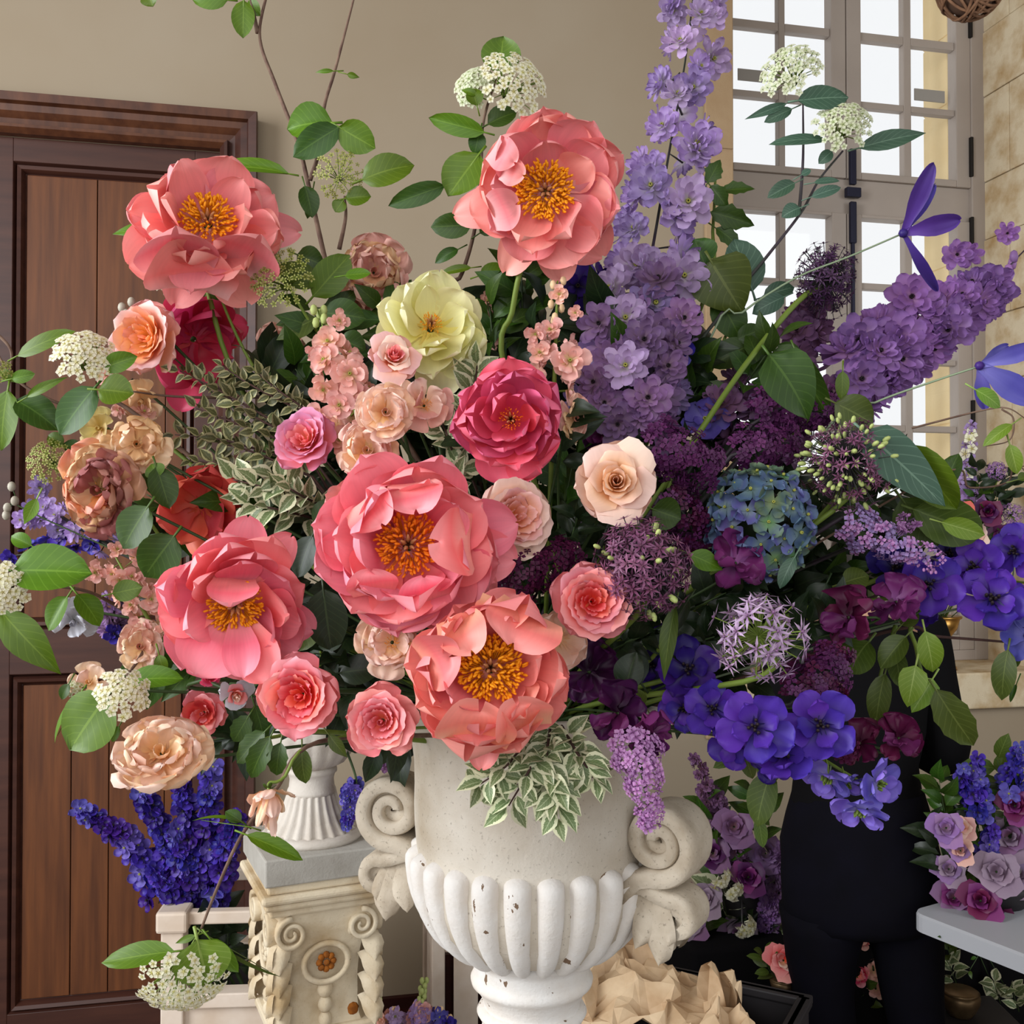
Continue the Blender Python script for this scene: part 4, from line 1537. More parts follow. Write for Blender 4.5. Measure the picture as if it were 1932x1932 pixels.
# white wooden stand with the blue delphiniums
st0 = P(330, 1715, 2.42)
SM = Matrix.Translation((st0.x, st0.y, 0)) @ Matrix.Rotation(math.radians(4), 4, 'Z')
stand = thing('plant_stand', 'white painted wooden plant stand with capped corner posts holding blue delphiniums', 'stand', SM)
zs = lambda py: CAM.z - (py - 997) / FPX * 2.42
W2, D2 = .36, .3
for (x, y) in ((0, 0), (W2, 0), (0, D2), (W2, D2)):
    po = MB().box(x - .026, x + .026, y - .026, y + .026, 0, zs(1752), .004).build('post', WHITEW, stand, None, False)
    MB().box(x - .036, x + .036, y - .036, y + .036, zs(1752), zs(1712), .007).build('post_cap', WHITEW, po, None, False)
for (a, b, c, d) in ((0, W2, -.015, .015), (0, W2, D2 - .015, D2 + .015)):
    MB().box(a + .03, b - .03, c, d, zs(1742), zs(1718), .004).build('rail', WHITEW, stand, None, False)
    MB().box(a + .02, b - .02, c - .01, d + .01, zs(1895), zs(1868), .003).build('rail', WHITEW, stand, None, False)
    MB().box(a + .02, b - .02, c + .006, d - .006, .1, zs(1895), .002).build('panel', WHITEW, stand, None, False)
for (a, b) in ((-.015, .015), (W2 - .015, W2 + .015)):
    MB().box(a, b, .03, D2 - .03, zs(1742), zs(1718), .004).build('rail', WHITEW, stand, None, False)
    MB().box(a + .005, b - .005, .02, D2 - .02, .1, zs(1868), .002).build('panel', WHITEW, stand, None, False)
MB().box(.02, W2 - .02, .02, D2 - .02, .3, .32).build('shelf', WHITEW, stand, None, False)
bk = thing('bucket', 'dark bucket inside the white plant stand', 'bucket', SM @ Matrix.Translation((W2 / 2, D2 / 2, .32)))
MB().lathe([(0, 0), (.1, 0), (.125, .2), (.13, .2), (.13, .207), (.12, .207), (.095, .02), (0, .02)], 28).build('body', BLACKP, bk)
hp = [(.127 * math.cos(a), 0, .19 + .1 * math.sin(a)) for a in [PI * i / 14 for i in range(15)]]
MB().tube(hp, .003, 5).build('handle', ZINC, bk)

# white framed crate beyond the urn
cr = P(815, 1745, 2.75)
CM = Matrix.Translation((cr.x, cr.y, 0)) @ Matrix.Rotation(math.radians(10), 4, 'Z')
crate = thing('wooden_crate', 'tall white painted wooden crate with dark gaps behind the urn foot', 'crate', CM)
zc = lambda py: CAM.z - (py - 997) / FPX * 2.75
for (x, y) in ((0, 0), (.31, 0), (0, .25), (.31, .25)):
    MB().box(x, x + .035, y, y + .03, 0, zc(1746), .003).build('post', WHITEW, crate, None, False)
for y in (.0, .25):
    MB().box(.035, .31, y + .003, y + .027, zc(1800), zc(1750), .003).build('rail', WHITEW, crate, None, False)
    for xx in (.06, .145, .23):
        MB().box(xx, xx + .065, y + .006, y + .02, .02, zc(1800), .002).build('slat', WHITEW, crate, None, False)
for x in (0, .31):
    MB().box(x + .004, x + .03, .03, .25, zc(1800), zc(1750), .003).build('rail', WHITEW, crate, None, False)
    for yy in (.045, .145):
        MB().box(x + .008, x + .024, yy, yy + .085, .02, zc(1800), .002).build('slat', WHITEW, crate, None, False)
MB().box(.03, .315, .025, .255, .02, .04).build('base', REDWOOD, crate, None, False)
MB().box(.035, .31, .04, .24, .04, zc(1815)).build('lining', REDWOOD, crate, None, False)

# black crates with kraft paper
def black_crate(x, y, z, rot, w, dp, h, label):
    M = Matrix.Translation((x, y, z)) @ Matrix.Rotation(math.radians(rot), 4, 'Z')
    c = thing('plastic_crate', label, 'crate', M, 'black crates behind the urn')
    for sx in (-1, 1):
        MB().box(sx * (w / 2) - .008, sx * (w / 2) + .008, -dp / 2, dp / 2, 0, h, .003).build('side', BLACKP, c, None, False)
        MB().box(-w / 2, w / 2, sx * (dp / 2) - .008, sx * (dp / 2) + .008, 0, h, .003).build('side', BLACKP, c, None, False)
        MB().box(-w / 2 - .014, w / 2 + .014, sx * dp / 2 - .016, sx * dp / 2 + .016, h - .02, h, .004).build('rim', BLACKP, c, None, False)
        MB().box(sx * w / 2 - .016, sx * w / 2 + .016, -dp / 2, dp / 2, h - .02, h, .004).build('rim', BLACKP, c, None, False)
    MB().box(-w / 2, w / 2, -dp / 2, dp / 2, 0, .02).build('base', BLACKP, c, None, False)
    return c


kp = P(1215, 1880, 2.15)
black_crate(kp.x + .06, kp.y + .1, 0, -28, .52, .36, .3, 'black plastic crate at the bottom of the stack behind the urn')
black_crate(kp.x + .06, kp.y + .1, .3, -28, .52, .36, .315, 'upper black plastic crate holding crumpled kraft paper')


def paper(px, py, d, w, h, seed, label, zbase):
    rg = random.Random(seed)
    p = P(px, py, d)
    M = Matrix.Translation((p.x, p.y, zbase))
    root = thing('kraft_paper', label, 'paper', M, 'kraft paper in the black crate')
    n = 20
    vs, fs = [], []
    off = Vector((seed * 3.1, seed * 1.7, 0))
    for i in range(n):
        for j in range(n):
            u, v = i / (n - 1) * 2 - 1, j / (n - 1) * 2 - 1
            q = Vector((u, v, 0)) * 1.5 + off
            rid = 1 - abs(noise.noise(q)) * 2.2
            rid2 = 1 - abs(noise.noise(q * 2.3 + Vector((5, 1, 2)))) * 2.2
            dx, dy = noise.noise(q * 1.6 + Vector((9, 9, 1))), noise.noise(q * 1.6 + Vector((1, 7, 4)))
            peak = math.exp(-((u - .1) ** 2 + (v + .1) ** 2) * 1.1)
            zz_ = h * (.2 + .6 * peak * (.62 + .38 * rid) + .16 * rid2 * (.5 + .5 * peak))
            vs.append((w * .5 * (u + .35 * dx), w * .38 * (v + .35 * dy), max(.01, zz_)))
    for i in range(n - 1):
        for j in range(n - 1):
            c = i * n + j
            if (i + j) % 2:
                fs += [(c, c + 1, c + n + 1), (c, c + n + 1, c + n)]
            else:
                fs += [(c, c + 1, c + n), (c + 1, c + n + 1, c + n)]
    MB().add(vs, fs).build('sheet', KRAFT, root, None, False)
    # torn corners that stand up out of the crumple
    for k in range(3):
        a0 = rg.uniform(0, 6)
        x, y = w * .3 * math.cos(a0), w * .22 * math.sin(a0)
        pd_ = petal((x, y, h * .3), (x * 1.1 + .02, y, h * .8), (x * 1.3, y * 1.2, h * rg.uniform(.9, 1.1)), w * .36, side=Vector((math.cos(a0 + 1), math.sin(a0 + 1), 0)), cup=.3, ruf=.08, seed=seed + k, um=.2, wb=.9, nu=5, nv=4)
        MB().add(pd_[0], pd_[1]).build('corner', KRAFT, root, None, False)
    return root


paper(1200, 1850, 2.2, .36, .2, 3, 'crumpled sheet of kraft paper nearer the urn foot in the black crate', .56)
paper(1335, 1880, 2.1, .2, .2, 8, 'smaller peaked sheet of kraft paper at the far end of the black crate', .53)

# low black box added for the near-black area, carries the back bouquets
bt = P(1640, 1830, 3.05)
TM = Matrix.Translation((bt.x + .1, bt.y + .12, 0)) @ Matrix.Rotation(WROT, 4, 'Z')
tr = thing('low_black_box', 'low black box behind the person in black', 'table', TM)
MB().box(-.72, .9, -.2, .2, .02, .5, .02).build('box_body', BLACKC, tr, None, True)
for (x, y) in ((-.6, -.15), (.8, -.15), (-.6, .15), (.8, .15)):
    MB().tube([(x, y, 0), (x, y, .1)], .02, 8).build('leg', TABLEG, tr)

# white folding table
ta = Vector((.945, 2.47, 0))
eB, eA = Vector((.5, -.866, 0)), Vector((.866, .5, 0))
TB = Matrix(((eA.x, -eB.x, 0, ta.x), (eA.y, -eB.y, 0, ta.y), (0, 0, 1, 0), (0, 0, 0, 1)))
tab = thing('folding_table', 'white plastic folding table with rounded corners under the purple bouquets', 'table', TB)
# top with rounded corners; local x along eA, local y along -eB (table lies at y from -1.1 to 0)
out = []
LX, LY, rc = .62, 1.3, .035
for (cx_, cy_, a0) in ((rc, -rc, PI / 2), (rc, -LY + rc, PI), (LX - rc, -LY + rc, 1.5 * PI), (LX - rc, -rc, 0)):
    for k in range(6):
        a = a0 + k / 5 * PI / 2
        out.append((cx_ + rc * math.cos(a), cy_ + rc * math.sin(a)))
n = len(out)
vs = [(x, y, z) for z in (.7, .736) for (x, y) in out] + [(x * .985 + .005, y * .99, .741) for (x, y) in out]
fs = [tuple(range(n))[::-1], tuple(range(2 * n, 3 * n))] + [(l * n + i, l * n + (i + 1) % n, (l + 1) * n + (i + 1) % n, (l + 1) * n + i) for l in (0, 1) for i in range(n)]
MB().add(vs, fs).build('tabletop', TABLEM, tab, None, False)
for (x, y) in ((.1, -.25), (.52, -.25), (.1, -1.1), (.52, -1.1)):
    MB().tube([(x, y, 0), (x, y, .7)], .013, 10).build('leg', TABLEG, tab)
for y in (-.25, -1.1):
    MB().tube([(.1, y, .2), (.52, y, .2)], .009, 8).build('stretcher', TABLEG, tab)

# vases and bowls
def vessel(name, label, cat, M, prof, mat, n=32, band=None):
    r = thing(name, label, cat, M)
    MB().lathe(prof, n).build('body', mat, r)
    if band:
        MB().lathe(band, n).build('rim', mat, r)
    return r


sv = P(1797, 1262, 3.72)
sm_ = WMI @ sv
VS = WM @ Matrix.Translation((sm_.x, .08, z_sill))
kv = .0019
vessel('brass_vase', 'brass footed vase standing on the stone window sill', 'vase', VS,
       [(0, 0), (.062, 0), (.06, .012), (.035, .024), (.026, .05), (.028, .085), (.024, .1), (.04, .118), (.064, .15), (.074, .19), (.07, .19), (.055, .15), (.02, .11), (0, .11)], BRASS,
       band=[(.072, .184), (.08, .188), (.08, .196), (.07, .196)])
gp = P(1478, 1912, 2.72)
vessel('brass_goblet', 'dark brass goblet with a coral rose beside the trousers', 'goblet', Matrix.Translation((gp.x, gp.y, zt(1912, 2.72))), [(0, 0), (.03, 0), (.028, .008), (.009, .02), (.012, .035), (.008, .05), (.03, .066), (.038, .09), (.034, .09), (.02, .07), (0, .065)], BRASSD, band=[(.036, .088), (.04, .091), (.036, .095)])
bx_ = thing('plastic_crate', 'black plastic crate under the brass goblet', 'crate', Matrix.Translation((gp.x, gp.y, 0)))
hz = zt(1912, 2.72)
MB().box(-.13, .13, -.1, .1, 0, hz - .03, .01).build('body', BLACKP, bx_, None, False)
MB().box(-.14, .14, -.11, .11, hz - .03, hz, .006).build('lid', BLACKP, bx_, None, False)
bp = P(1812, 1915, 2.8)
bs = thing('step_stool', 'low black stool under the brass bowl', 'stool', Matrix.Translation((bp.x, bp.y, 0)))
bz = zt(1915, 2.8)
MB().box(-.14, .14, -.12, .12, bz - .03, bz, .006).build('seat', BLACKP, bs, None, False)
for (x, y) in ((-.12, -.1), (.12, -.1), (-.12, .1), (.12, .1)):
    MB().tube([(x, y, 0), (x * .95, y * .95, bz - .03)], .012, 8).build('leg', BLACKP, bs)
vessel('brass_bowl', 'dull brass bowl in the dark under the folding table', 'bowl', Matrix.Translation((bp.x, bp.y, bz)), [(0, 0), (.03, 0), (.034, .006), (.04, .015), (.05, .035), (.052, .05), (.047, .062), (.043, .062), (.046, .045), (.035, .02), (0, .012)], BRASSD, band=[(.043, .06), (.05, .062), (.043, .067)])

# wicker ball hanging in the window
hb = P(1832, -26, 2.9)
HB = thing('hanging_wicker_ball', 'woven brown wicker ball hanging before the top of the window', 'ornament', Matrix.Translation(hb))
rg = random.Random(4)
for i in range(16):
    R = Matrix.Rotation(rg.uniform(0, 6), 4, 'X') @ Matrix.Rotation(rg.uniform(0, 6), 4, 'Y')
    r = .088 + rg.uniform(-.004, .004)
    MB().tube([(r * math.cos(a), r * math.sin(a), 0) for a in [2 * PI * k / 28 for k in range(29)]], .0045, 5, M=R, cap=False).build('band', WICKER, HB)
MB().blob((0, 0, 0), .078, .078, .078, 14, 10).build('core', plain('wicker_core', (96, 72, 58), .9), HB)
MB().tube([(0, 0, .08), (0, 0, 1.3)], .003, 5).build('cord', BARKD, HB)

# ---------------------------------------------------------------- the person in black
d0 = 2.66
pc = P(1622, 1700, d0)
zp = lambda py: CAM.z - (py - 997) / FPX * d0
xp = lambda px: (px - 966) / FPX * d0 - pc.x
PS = Matrix.Translation((pc.x, pc.y, 0)) @ Matrix.Rotation(0, 4, 'Z')
per = thing('person', 'person in a black top and loose dark trousers, one elbow bent, behind the bouquet', 'person', PS)


def skin_body(name, joints, edges, mat, parent, root=0, sub=2):
    me = bpy.data.meshes.new(name)
    me.from_pydata([j[0] for j in joints], edges, [])
    me.materials.append(mat)
    o = put(name, me, parent)
    m = o.modifiers.new('skin', 'SKIN')
    for v, j in zip(me.skin_vertices[0].data, joints):
        r = j[1]
        v.radius = r if isinstance(r, tuple) else (r, r)
        v.use_root = False
    me.skin_vertices[0].data[root].use_root = True
    m.use_smooth_shade = True
    s = o.modifiers.new('sub', 'SUBSURF')
    s.levels = s.render_levels = sub
    return o


SKIN = plain('skin', (196, 150, 124), 0.55)
HAIR = plain('hair', (40, 28, 22), 0.6, c2=(24, 16, 14), scale=60, stretch=(8, 8, 1))
# one continuous body: pelvis 0
J = [((0, 0, .93), (.13, .10)), ((0, .0, 1.08), (.115, .085)), ((0, 0, 1.22), (.125, .09)), ((0, 0, 1.34), (.13, .09)), ((0, .0, 1.43), (.05, .05)), ((0, -.01, 1.50), (.046, .048)),
     ((xp(1535) + .04, 0, .84), (.095, .1)), ((xp(1540), -.01, .50), (.062, .066)), ((xp(1543), .02, .10), (.04, .045)), ((xp(1538), +.12, .035), (.035, .03)),
     ((xp(1712) - .04, 0, .84), (.095, .1)), ((xp(1718), -.01, .50), (.062, .066)), ((xp(1730), .02, .10), (.04, .045)), ((xp(1738), +.12, .035), (.035, .03)),
     ((-.17, 0, 1.36), (.055, .055)), ((-.225, .02, 1.1), (.04, .04)), ((-.1, .17, 1.05), (.032, .03)),
     ((.17, 0, 1.36), (.055, .055)), ((.236, .03, 1.075), (.042, .042)), ((.13, .17, 1.08), (.034, .032))]
E = [(0, 1), (1, 2), (2, 3), (3, 4), (4, 5), (0, 6), (6, 7), (7, 8), (8, 9), (0, 10), (10, 11), (11, 12), (12, 13), (3, 14), (14, 15), (15, 16), (3, 17), (17, 18), (18, 19)]
skin_body('body', J, E, SKIN, per)


def tubular(name, rings, mat, parent, n=20, M=None):
    """Clothing: rings of (centre, half width, half depth) joined into one sleeve."""
    vs, fs = [], []
    for (c, a, b) in rings:
        for j in range(n):
            t = 2 * PI * j / n
            vs.append((c[0] + a * math.cos(t) * (1 + .02 * math.sin(5 * t + c[2] * 30)), c[1] + b * math.sin(t), c[2]))
    for i in range(len(rings) - 1):
        for j in range(n):
            fs.append((i * n + j, i * n + (j + 1) % n, (i + 1) * n + (j + 1) % n, (i + 1) * n + j))
    fs.append(tuple(range(n))[::-1])
    fs.append(tuple((len(rings) - 1) * n + j for j in range(n)))
    return MB().add(vs, fs).build(name, mat, parent)


cxh = xp(1626)
tubular('trousers', [((cxh, 0, zp(1752)), .12, .09), ((cxh, 0, zp(1738)), .188, .135), ((cxh, 0, zp(1722)), .203, .15), ((cxh, 0, zp(1690)), .207, .155), ((cxh, 0, zp(1640)), .206, .155), ((cxh - .005, 0, zp(1590)), .2, .15), ((cxh - .01, 0, zp(1540)), .185, .14), ((cxh - .01, 0, zp(1490)), .165, .125)], NAVYC, per)
for (pts) in (((1545, 1715, 1472, 1640), (1546, 1750, 1478, 1630), (1547, 1800, 1482, 1614), (1552, 1870, 1496, 1608), (1556, 1932, 1500, 1612), (1556, 2100, 1506, 1606), (1556, 2190, 1508, 1604)),
              ((1706, 1715, 1616, 1780), (1706, 1750, 1630, 1776), (1712, 1800, 1648, 1776), (1718, 1870, 1662, 1776), (1726, 1932, 1676, 1778), (1732, 2100, 1684, 1782), (1734, 2190, 1686, 1784))):
    tubular('trouser_leg', [((xp((l + r) / 2), 0, zp(y)), (xp(r) - xp(l)) / 2, (xp(r) - xp(l)) / 2 * .95 + .01) for (_c, y, l, r) in pts][::-1], NAVYC, per)
tubular('top', [((cxh - .01, 0, zp(1552)), .18, .14), ((cxh - .015, 0, zp(1500)), .165, .125), ((cxh - .01, 0, zp(1440)), .155, .118), ((0, 0, zp(1380)), .165, .12), ((0, 0, zp(1310)), .178, .12), ((0, 0, zp(1240)), .185, .12), ((0, 0, zp(1195)), .165, .11), ((0, 0, zp(1172)), .1, .09), ((0, -.005, zp(1160)), .06, .065)], BLACKC, per)
for s_, el, wr in ((-1, Vector((-.225, .02, 1.1)), Vector((-.1, .17, 1.05))), (1, Vector((.236, .03, 1.065)), Vector((.13, .17, 1.08)))):
    sh = Vector((s_ * .165, 0, 1.365))
    line = bez([sh - Vector((s_ * .03, 0, -.02)), sh, sh.lerp(el, .5), el, el.lerp(wr, .5), wr], 18)
    MB().tube(line, [.07, .074, .074, .072, .07, .068, .066, .066, .064, .064, .062, .062, .06, .056, .052, .05, .047, .045, .042], 12).build('sleeve', BLACKC, per)
    # hand: palm with fingers
    hd = (wr - el).normalized()
    up_ = Vector((0, 0, 1))
    sd_ = hd.cross(up_).normalized()
    jj = [(tuple(wr), (.024, .02)), (tuple(wr + hd * .05), (.03, .016)), (tuple(wr + hd * .085), (.032, .014))]
    ee = [(0, 1), (1, 2)]
    for q in range(4):
        o_ = up_ * (.024 - .016 * q)
        L = (.062, .07, .066, .052)[q]
        b_ = len(jj)
        jj += [(tuple(wr + hd * .09 + o_), (.0085, .0085)), (tuple(wr + hd * (.09 + L * .55) + o_ + sd_ * .012), (.008, .008)), (tuple(wr + hd * (.09 + L * .85) + o_ + sd_ * .035), (.0065, .0065))]
        ee += [(2, b_), (b_, b_ + 1), (b_ + 1, b_ + 2)]
    b_ = len(jj)
    jj += [(tuple(wr + hd * .035 + up_ * .03), (.011, .011)), (tuple(wr + hd * .07 + up_ * .05 + sd_ * .012), (.009, .009))]
    ee += [(1, b_), (b_, b_ + 1)]
    skin_body('hand', jj, ee, SKIN, per, 0, 1)
# head with a face turned to the work (hidden behind the flowers in the photo)
hm = MB()
HC = Vector((0, -.01, 1.555))
n1, n2 = 20, 16
vs, fs = [], []
for i in range(n2 + 1):
    ph = PI * i / n2
    for j in range(n1):
        t = 2 * PI * j / n1
        x, y, z = .068 * math.sin(ph) * math.cos(t), .086 * math.sin(ph) * math.sin(t), -.105 * math.cos(ph)
        if z < 0:
            x *= 1 + z * 2.6
            y *= 1 + z * 1.2
        front = max(0, math.sin(t)) * math.sin(ph)
        if front > .9 and -.03 < z < .012:
            y += .012 * (front - .9) * 10 * (1 - abs(z + .01) / .022 * .6)
        vs.append(HC + Vector((x, y, z)))
for i in range(n2):
    for j in range(n1):
        fs.append((i * n1 + j, i * n1 + (j + 1) % n1, (i + 1) * n1 + (j + 1) % n1, (i + 1) * n1 + j))
hm.add(vs, fs)
head = hm.build('head', SKIN, per)
for s_ in (-1, 1):
    MB().blob(HC + Vector((s_ * .027, .076, .008)), .012, .008, .007, 8, 6).build('eye', plain('eye_white', (235, 230, 225), .3), head)
    MB().blob(HC + Vector((s_ * .069, .005, 0)), .008, .016, .028, 8, 6).build('ear', SKIN, head)
MB().blob(HC + Vector((0, .076, -.047)), .022, .008, .006, 8, 6).build('mouth', plain('lips', (170, 96, 90), .5), head)
hv, hf = [], []
for v in vs:
    q = v - HC
    hv.append(HC + Vector((q.x * 1.12, q.y * 1.1 - .008, q.z * 1.08 + .006)))
for f in fs:
    c = sum((hv[k] for k in f), Vector()) / 4 - HC
    if c.y < .04 or c.z > .05:
        hf.append(f)
MB().add(hv, hf).build('hair', HAIR, head)

# ---------------------------------------------------------------- the bouquet: peonies
# big central peony
peony('largest coral pink peony at the heart of the bouquet, wide open', 770, 1030, 330, .99, CORALP, (.02, .12), 3,
      rings=[(8, 1.0, .95, .0, -.18), (8, .86, .86, .3, -.2), (7, .7, .72, .52, -.16)],
      extra=[(168, 182, 150, 10, -30), (118, 190, 150, 20, -40), (70, 178, 150, 40, -40), (12, 215, 120, -20, -40, dict(cup=.2)), (-8, 210, 110, -50, -30), (-28, 190, 80, -50, -30), (-165, 178, 130, 25, -20),
             (-100, 165, 170, 20, -40), (-55, 175, 140, 0, -30), (-130, 160, 130, 40, -30), (180, 78, 128, 75, 100, dict(off=(128, 8, 18), cup=.25)), (-82, 66, 110, 66, 84, dict(off=(5, 128, 24))), (-50, 70, 100, 62, 78, dict(off=(-92, 92, 16))), (95, 56, 96, 40, 56, dict(off=(-62, -100, 22), cup=.06)), (100, 60, 110, 36, 56, dict(off=(40, -116, 20), cup=.05)), (-140, 120, 120, 60, 10)], st=(.36, 170, .24, 'o'))
# top centre
peony('coral peony at the top centre with a round orange middle facing the viewer', 1030, 362, 285, 1.12, CORAL, (-.05, .1), 7,
      rings=[(8, .96, .88, .06, -.1), (8, .86, .78, .2, -.12), (5, .66, .6, .3, -.08)],
      extra=[(92, 148, 110, 20, -20), (55, 150, 120, 20, -20), (25, 158, 105, 0, -20), (-12, 140, 100, 40, -25), (193, 184, 82, -40, -20, dict(um=.5, cup=.05)), (-118, 172, 80, -50, -10, dict(um=.5)), (-80, 172, 84, -60, -10, dict(um=.55)),
             (-48, 165, 110, -20, -20), (130, 125, 100, 60, -10), (-35, 58, 62, 46, 62, dict(off=(-104, 84, 24))), (-20, 50, 54, 40, 50, dict(off=(-88, 46, 24))), (20, 62, 80, 30, 60, dict(off=(-112, -42, 16)))], st=(.38, 230, .16, 'y'), stem_pts=[P(985, 500, 1.17), P(966, 590, 1.18), P(950, 690, 1.19)])
# top left
peony('coral peony at the upper left leaning up towards the light, one long petal hanging', 392, 425, 280, 1.18, CORAL, (.0, .62), 12,
      rings=[(8, 1.0, .9, .12, -.12), (8, .84, .8, .34, -.14), (5, .62, .6, .5, -.08)],
      extra=[(-112, 165, 92, -30, 10, dict(um=.5)), (-62, 160, 100, -20, 20), (0, 178, 78, -90, -40, dict(um=.5)), (-25, 125, 90, 30, 10), (175, 140, 90, 0, -20), (-150, 165, 120, 10, 10), (100, 105, 110, -60, -40), (60, 110, 100, -50, -40), (92, 84, 150, 96, 84, dict(off=(-52, -92, 24), cup=.3)), (62, 86, 130, 84, 70, dict(off=(52, -86, 16), cup=.3)), (85, 80, 170, 60, 84, dict(off=(-30, -132, 0), cup=.3))],
      st=(.36, 170, .2, 'y'), stem_pts=[P(395, 560, 1.24), P(470, 760, 1.26)])
# left
peony('coral pink peony low on the left with petals folding over its yellow middle', 445, 1135, 290, 1.0, CORALP, (-.05, -.42), 21,
      rings=[(8, 1.0, .9, .1, -.12), (8, .88, .8, .3, -.14), (6, .66, .64, .5, -.1)],
      extra=[(82, 165, 92, -10, -20, dict(um=.55)), (50, 165, 80, -40, -30, dict(um=.5)), (-22, 158, 80, -40, -20), (168, 148, 95, 20, -10), (-170, 140, 100, 10, 10), (-118, 150, 130, 30, 20), (-70, 160, 90, 60, 40), (-84, 140, 70, 70, 40), (100, 75, 100, 95, 30, dict(off=(0, 30, 10))), (-100, 62, 92, 112, 90, dict(off=(0, 52, 30)))],
      st=(.36, 170, .2, 'y'))
# low centre
peony('salmon coral peony lowest in the middle, resting against the urn', 925, 1262, 300, .955, CORAL2, (.03, .1), 33,
      rings=[(8, .96, .95, .12, -.15), (8, .84, .86, .34, -.18), (5, .7, .66, .5, -.14)],
      extra=[(62, 145, 175, 60, -20, dict(cup=.3)), (70, 155, 130, -40, -20), (130, 120, 80, 75, 10), (-5, 150, 100, 10, -10), (-15, 155, 95, -10, -30), (-105, 170, 190, 10, -50, dict(cup=.3)), (-130, 165, 130, 0, -40), (178, 160, 150, 20, -30), (-70, 160, 150, 20, -40), (-95, 190, 70, -40, -30), (-120, 84, 150, 66, 84, dict(off=(82, 116, 20), cup=.16, ruf=.04, um=.5)), (-100, 60, 110, 40, 50, dict(off=(30, 140, 6), cup=.2, ruf=.05)), (-64, 84, 96, 62, 84, dict(off=(-70, 106, 20), cup=.2)), (80, 70, 150, 60, 80, dict(off=(-30, -140, 10), cup=.25)), (110, 60, 120, 56, 74, dict(off=(70, -120, 10), cup=.25)), (20, 70, 110, 56, 80, dict(off=(-135, 0, 10), cup=.3))],
      st=(.42, 220, .28, 'y'))
# hot pink
peony('hot pink double peony right of the middle, smaller and tightly ruffled', 965, 793, 222, 1.06, HOT, (-.05, .1), 41,
      rings=[(7, .98, 1.0, .16, -.2), (8, .84, .85, .4, -.2), (8, .66, .7, .55, -.12), (6, .44, .5, .62, .0)], extra=[(-95, 125, 130, -10, -20), (180, 108, 90, 30, -20)], st=(.2, 40, .4, 'o'), ruf=.06)
peony('pale creamy yellow peony above the middle, open like a bowl', 812, 622, 205, 1.12, CREAM, (.08, .5), 52,
      rings=[(8, 1.0, .92, .2, -.1), (8, .85, .8, .5, -.1), (4, .6, .6, .6, -.05)], extra=[(-35, 110, 110, 10, 20), (-10, 105, 100, 20, -10), (-160, 105, 100, 10, 0), (-80, 125, 90, -20, 10)], st=(.2, 50, .35, 'y'))
peony('magenta pink peony seen from behind under the upper left coral one', 365, 640, 190, 1.27, MAGENTA, (.55, -.35), 61,
      rings=[(7, 1.0, .9, .3, -.1), (6, .8, .8, .5, -.1)], extra=[(18, 105, 60, -30, -20), (60, 100, 90, 10, -20), (-100, 140, 70, -10, -10), (110, 95, 70, 10, -10)], st=None)
peony('deep coral peony tucked behind on the left, half hidden by leaves', 380, 955, 170, 1.2, REDCORAL, (-.3, -.2), 67,
      rings=[(6, 1.0, 1.0, .35, -.15), (6, .8, .9, .5, -.1)], extra=[(70, 85, 100, 20, -10)], st=None)
peony('coral peony petals showing between the low peony and the pink rose', 1055, 1205, 120, 1.06, PALEPEACH, (.3, .1), 68, rings=[(6, 1.0, 1.0, .1, -.15), (5, .8, .9, .4, -.1)], st=None)
peony('pink blush bloom behind the big central peony at its upper corner', 668, 960, 120, 1.1, ROSEPINK, (-.4, .3), 69, rings=[(7, 1.0, .9, .1, -.15), (6, .8, .9, .4, -.1)], st=None, ruf=.08)

# ---------------------------------------------------------------- roses
rose('apricot orange garden rose on the left seen side on, pink outer petals', 285, 640, 150, 1.2, (ORANGE, ORANGE, ROSEPALE), (-.75, .1), 4, n=26, to=None)
rose('rose pink garden rose left of the middle turned up and away', 578, 835, 128, 1.08, (ROSEPINK, ROSEMAUVE, ROSEMAUVE), (-.4, .45), 9, n=26)
rose('peach and blush rose with a high pointed middle beside the purple flowers', 1162, 912, 165, 1.03, (PEACH, PEACH, PALEPEACH), (.02, .12), 14, n=17, style='tea', ruf=.025, guard=6)
rose('pale pink garden rose with an apricot middle, right of the big central peony', 965, 978, 160, 1.06, (ROSEPALE, ROSEPALE, PALEPEACH), (.45, .12), 19, n=28)
rose('pink garden rose with a coral middle against the dark round allium', 1115, 1135, 160, 1.0, (ROSECORAL, ROSEPINK, ROSEPINK), (.12, .05), 24, n=30)
rose('strong coral rose at the lower left below the left peony', 572, 1312, 165, .98, (ROSECORAL, ROSECORAL, ROSEPINK), (-.35, -.1), 29, n=28)
rose('smaller pink rose low beside the urn rim', 722, 1360, 140, .965, (ROSEPINK, ROSEPINK, CORAL), (-.2, -.1), 34, n=28)
rose('blush pink rose bud just below the cream peony', 742, 680, 105, 1.08, (ROSEPINK, PALEPEACH, ROSEPALE), (.1, .5), 39, n=16, style='tea', guard=4)
rose('small magenta rosebud under the left coral peony', 395, 1279, 46, 1.03, (MAGENTA, MAGENTA, HOT), (.2, .3), 44, n=9, guard=3)
rose('blush rosebud hanging on a thin stalk at the lower left', 442, 1308, 66, 1.05, (PALEPEACH, ROSEPINK, GREYW), (.3, -.4), 45, n=9, guard=3, style='tea')
rose('coral pink rose low on the left behind thin stalks', 385, 1345, 95, 1.1, (ROSEPINK, REDCORAL, ROSEPINK), (-.3, -.1), 46, n=14)

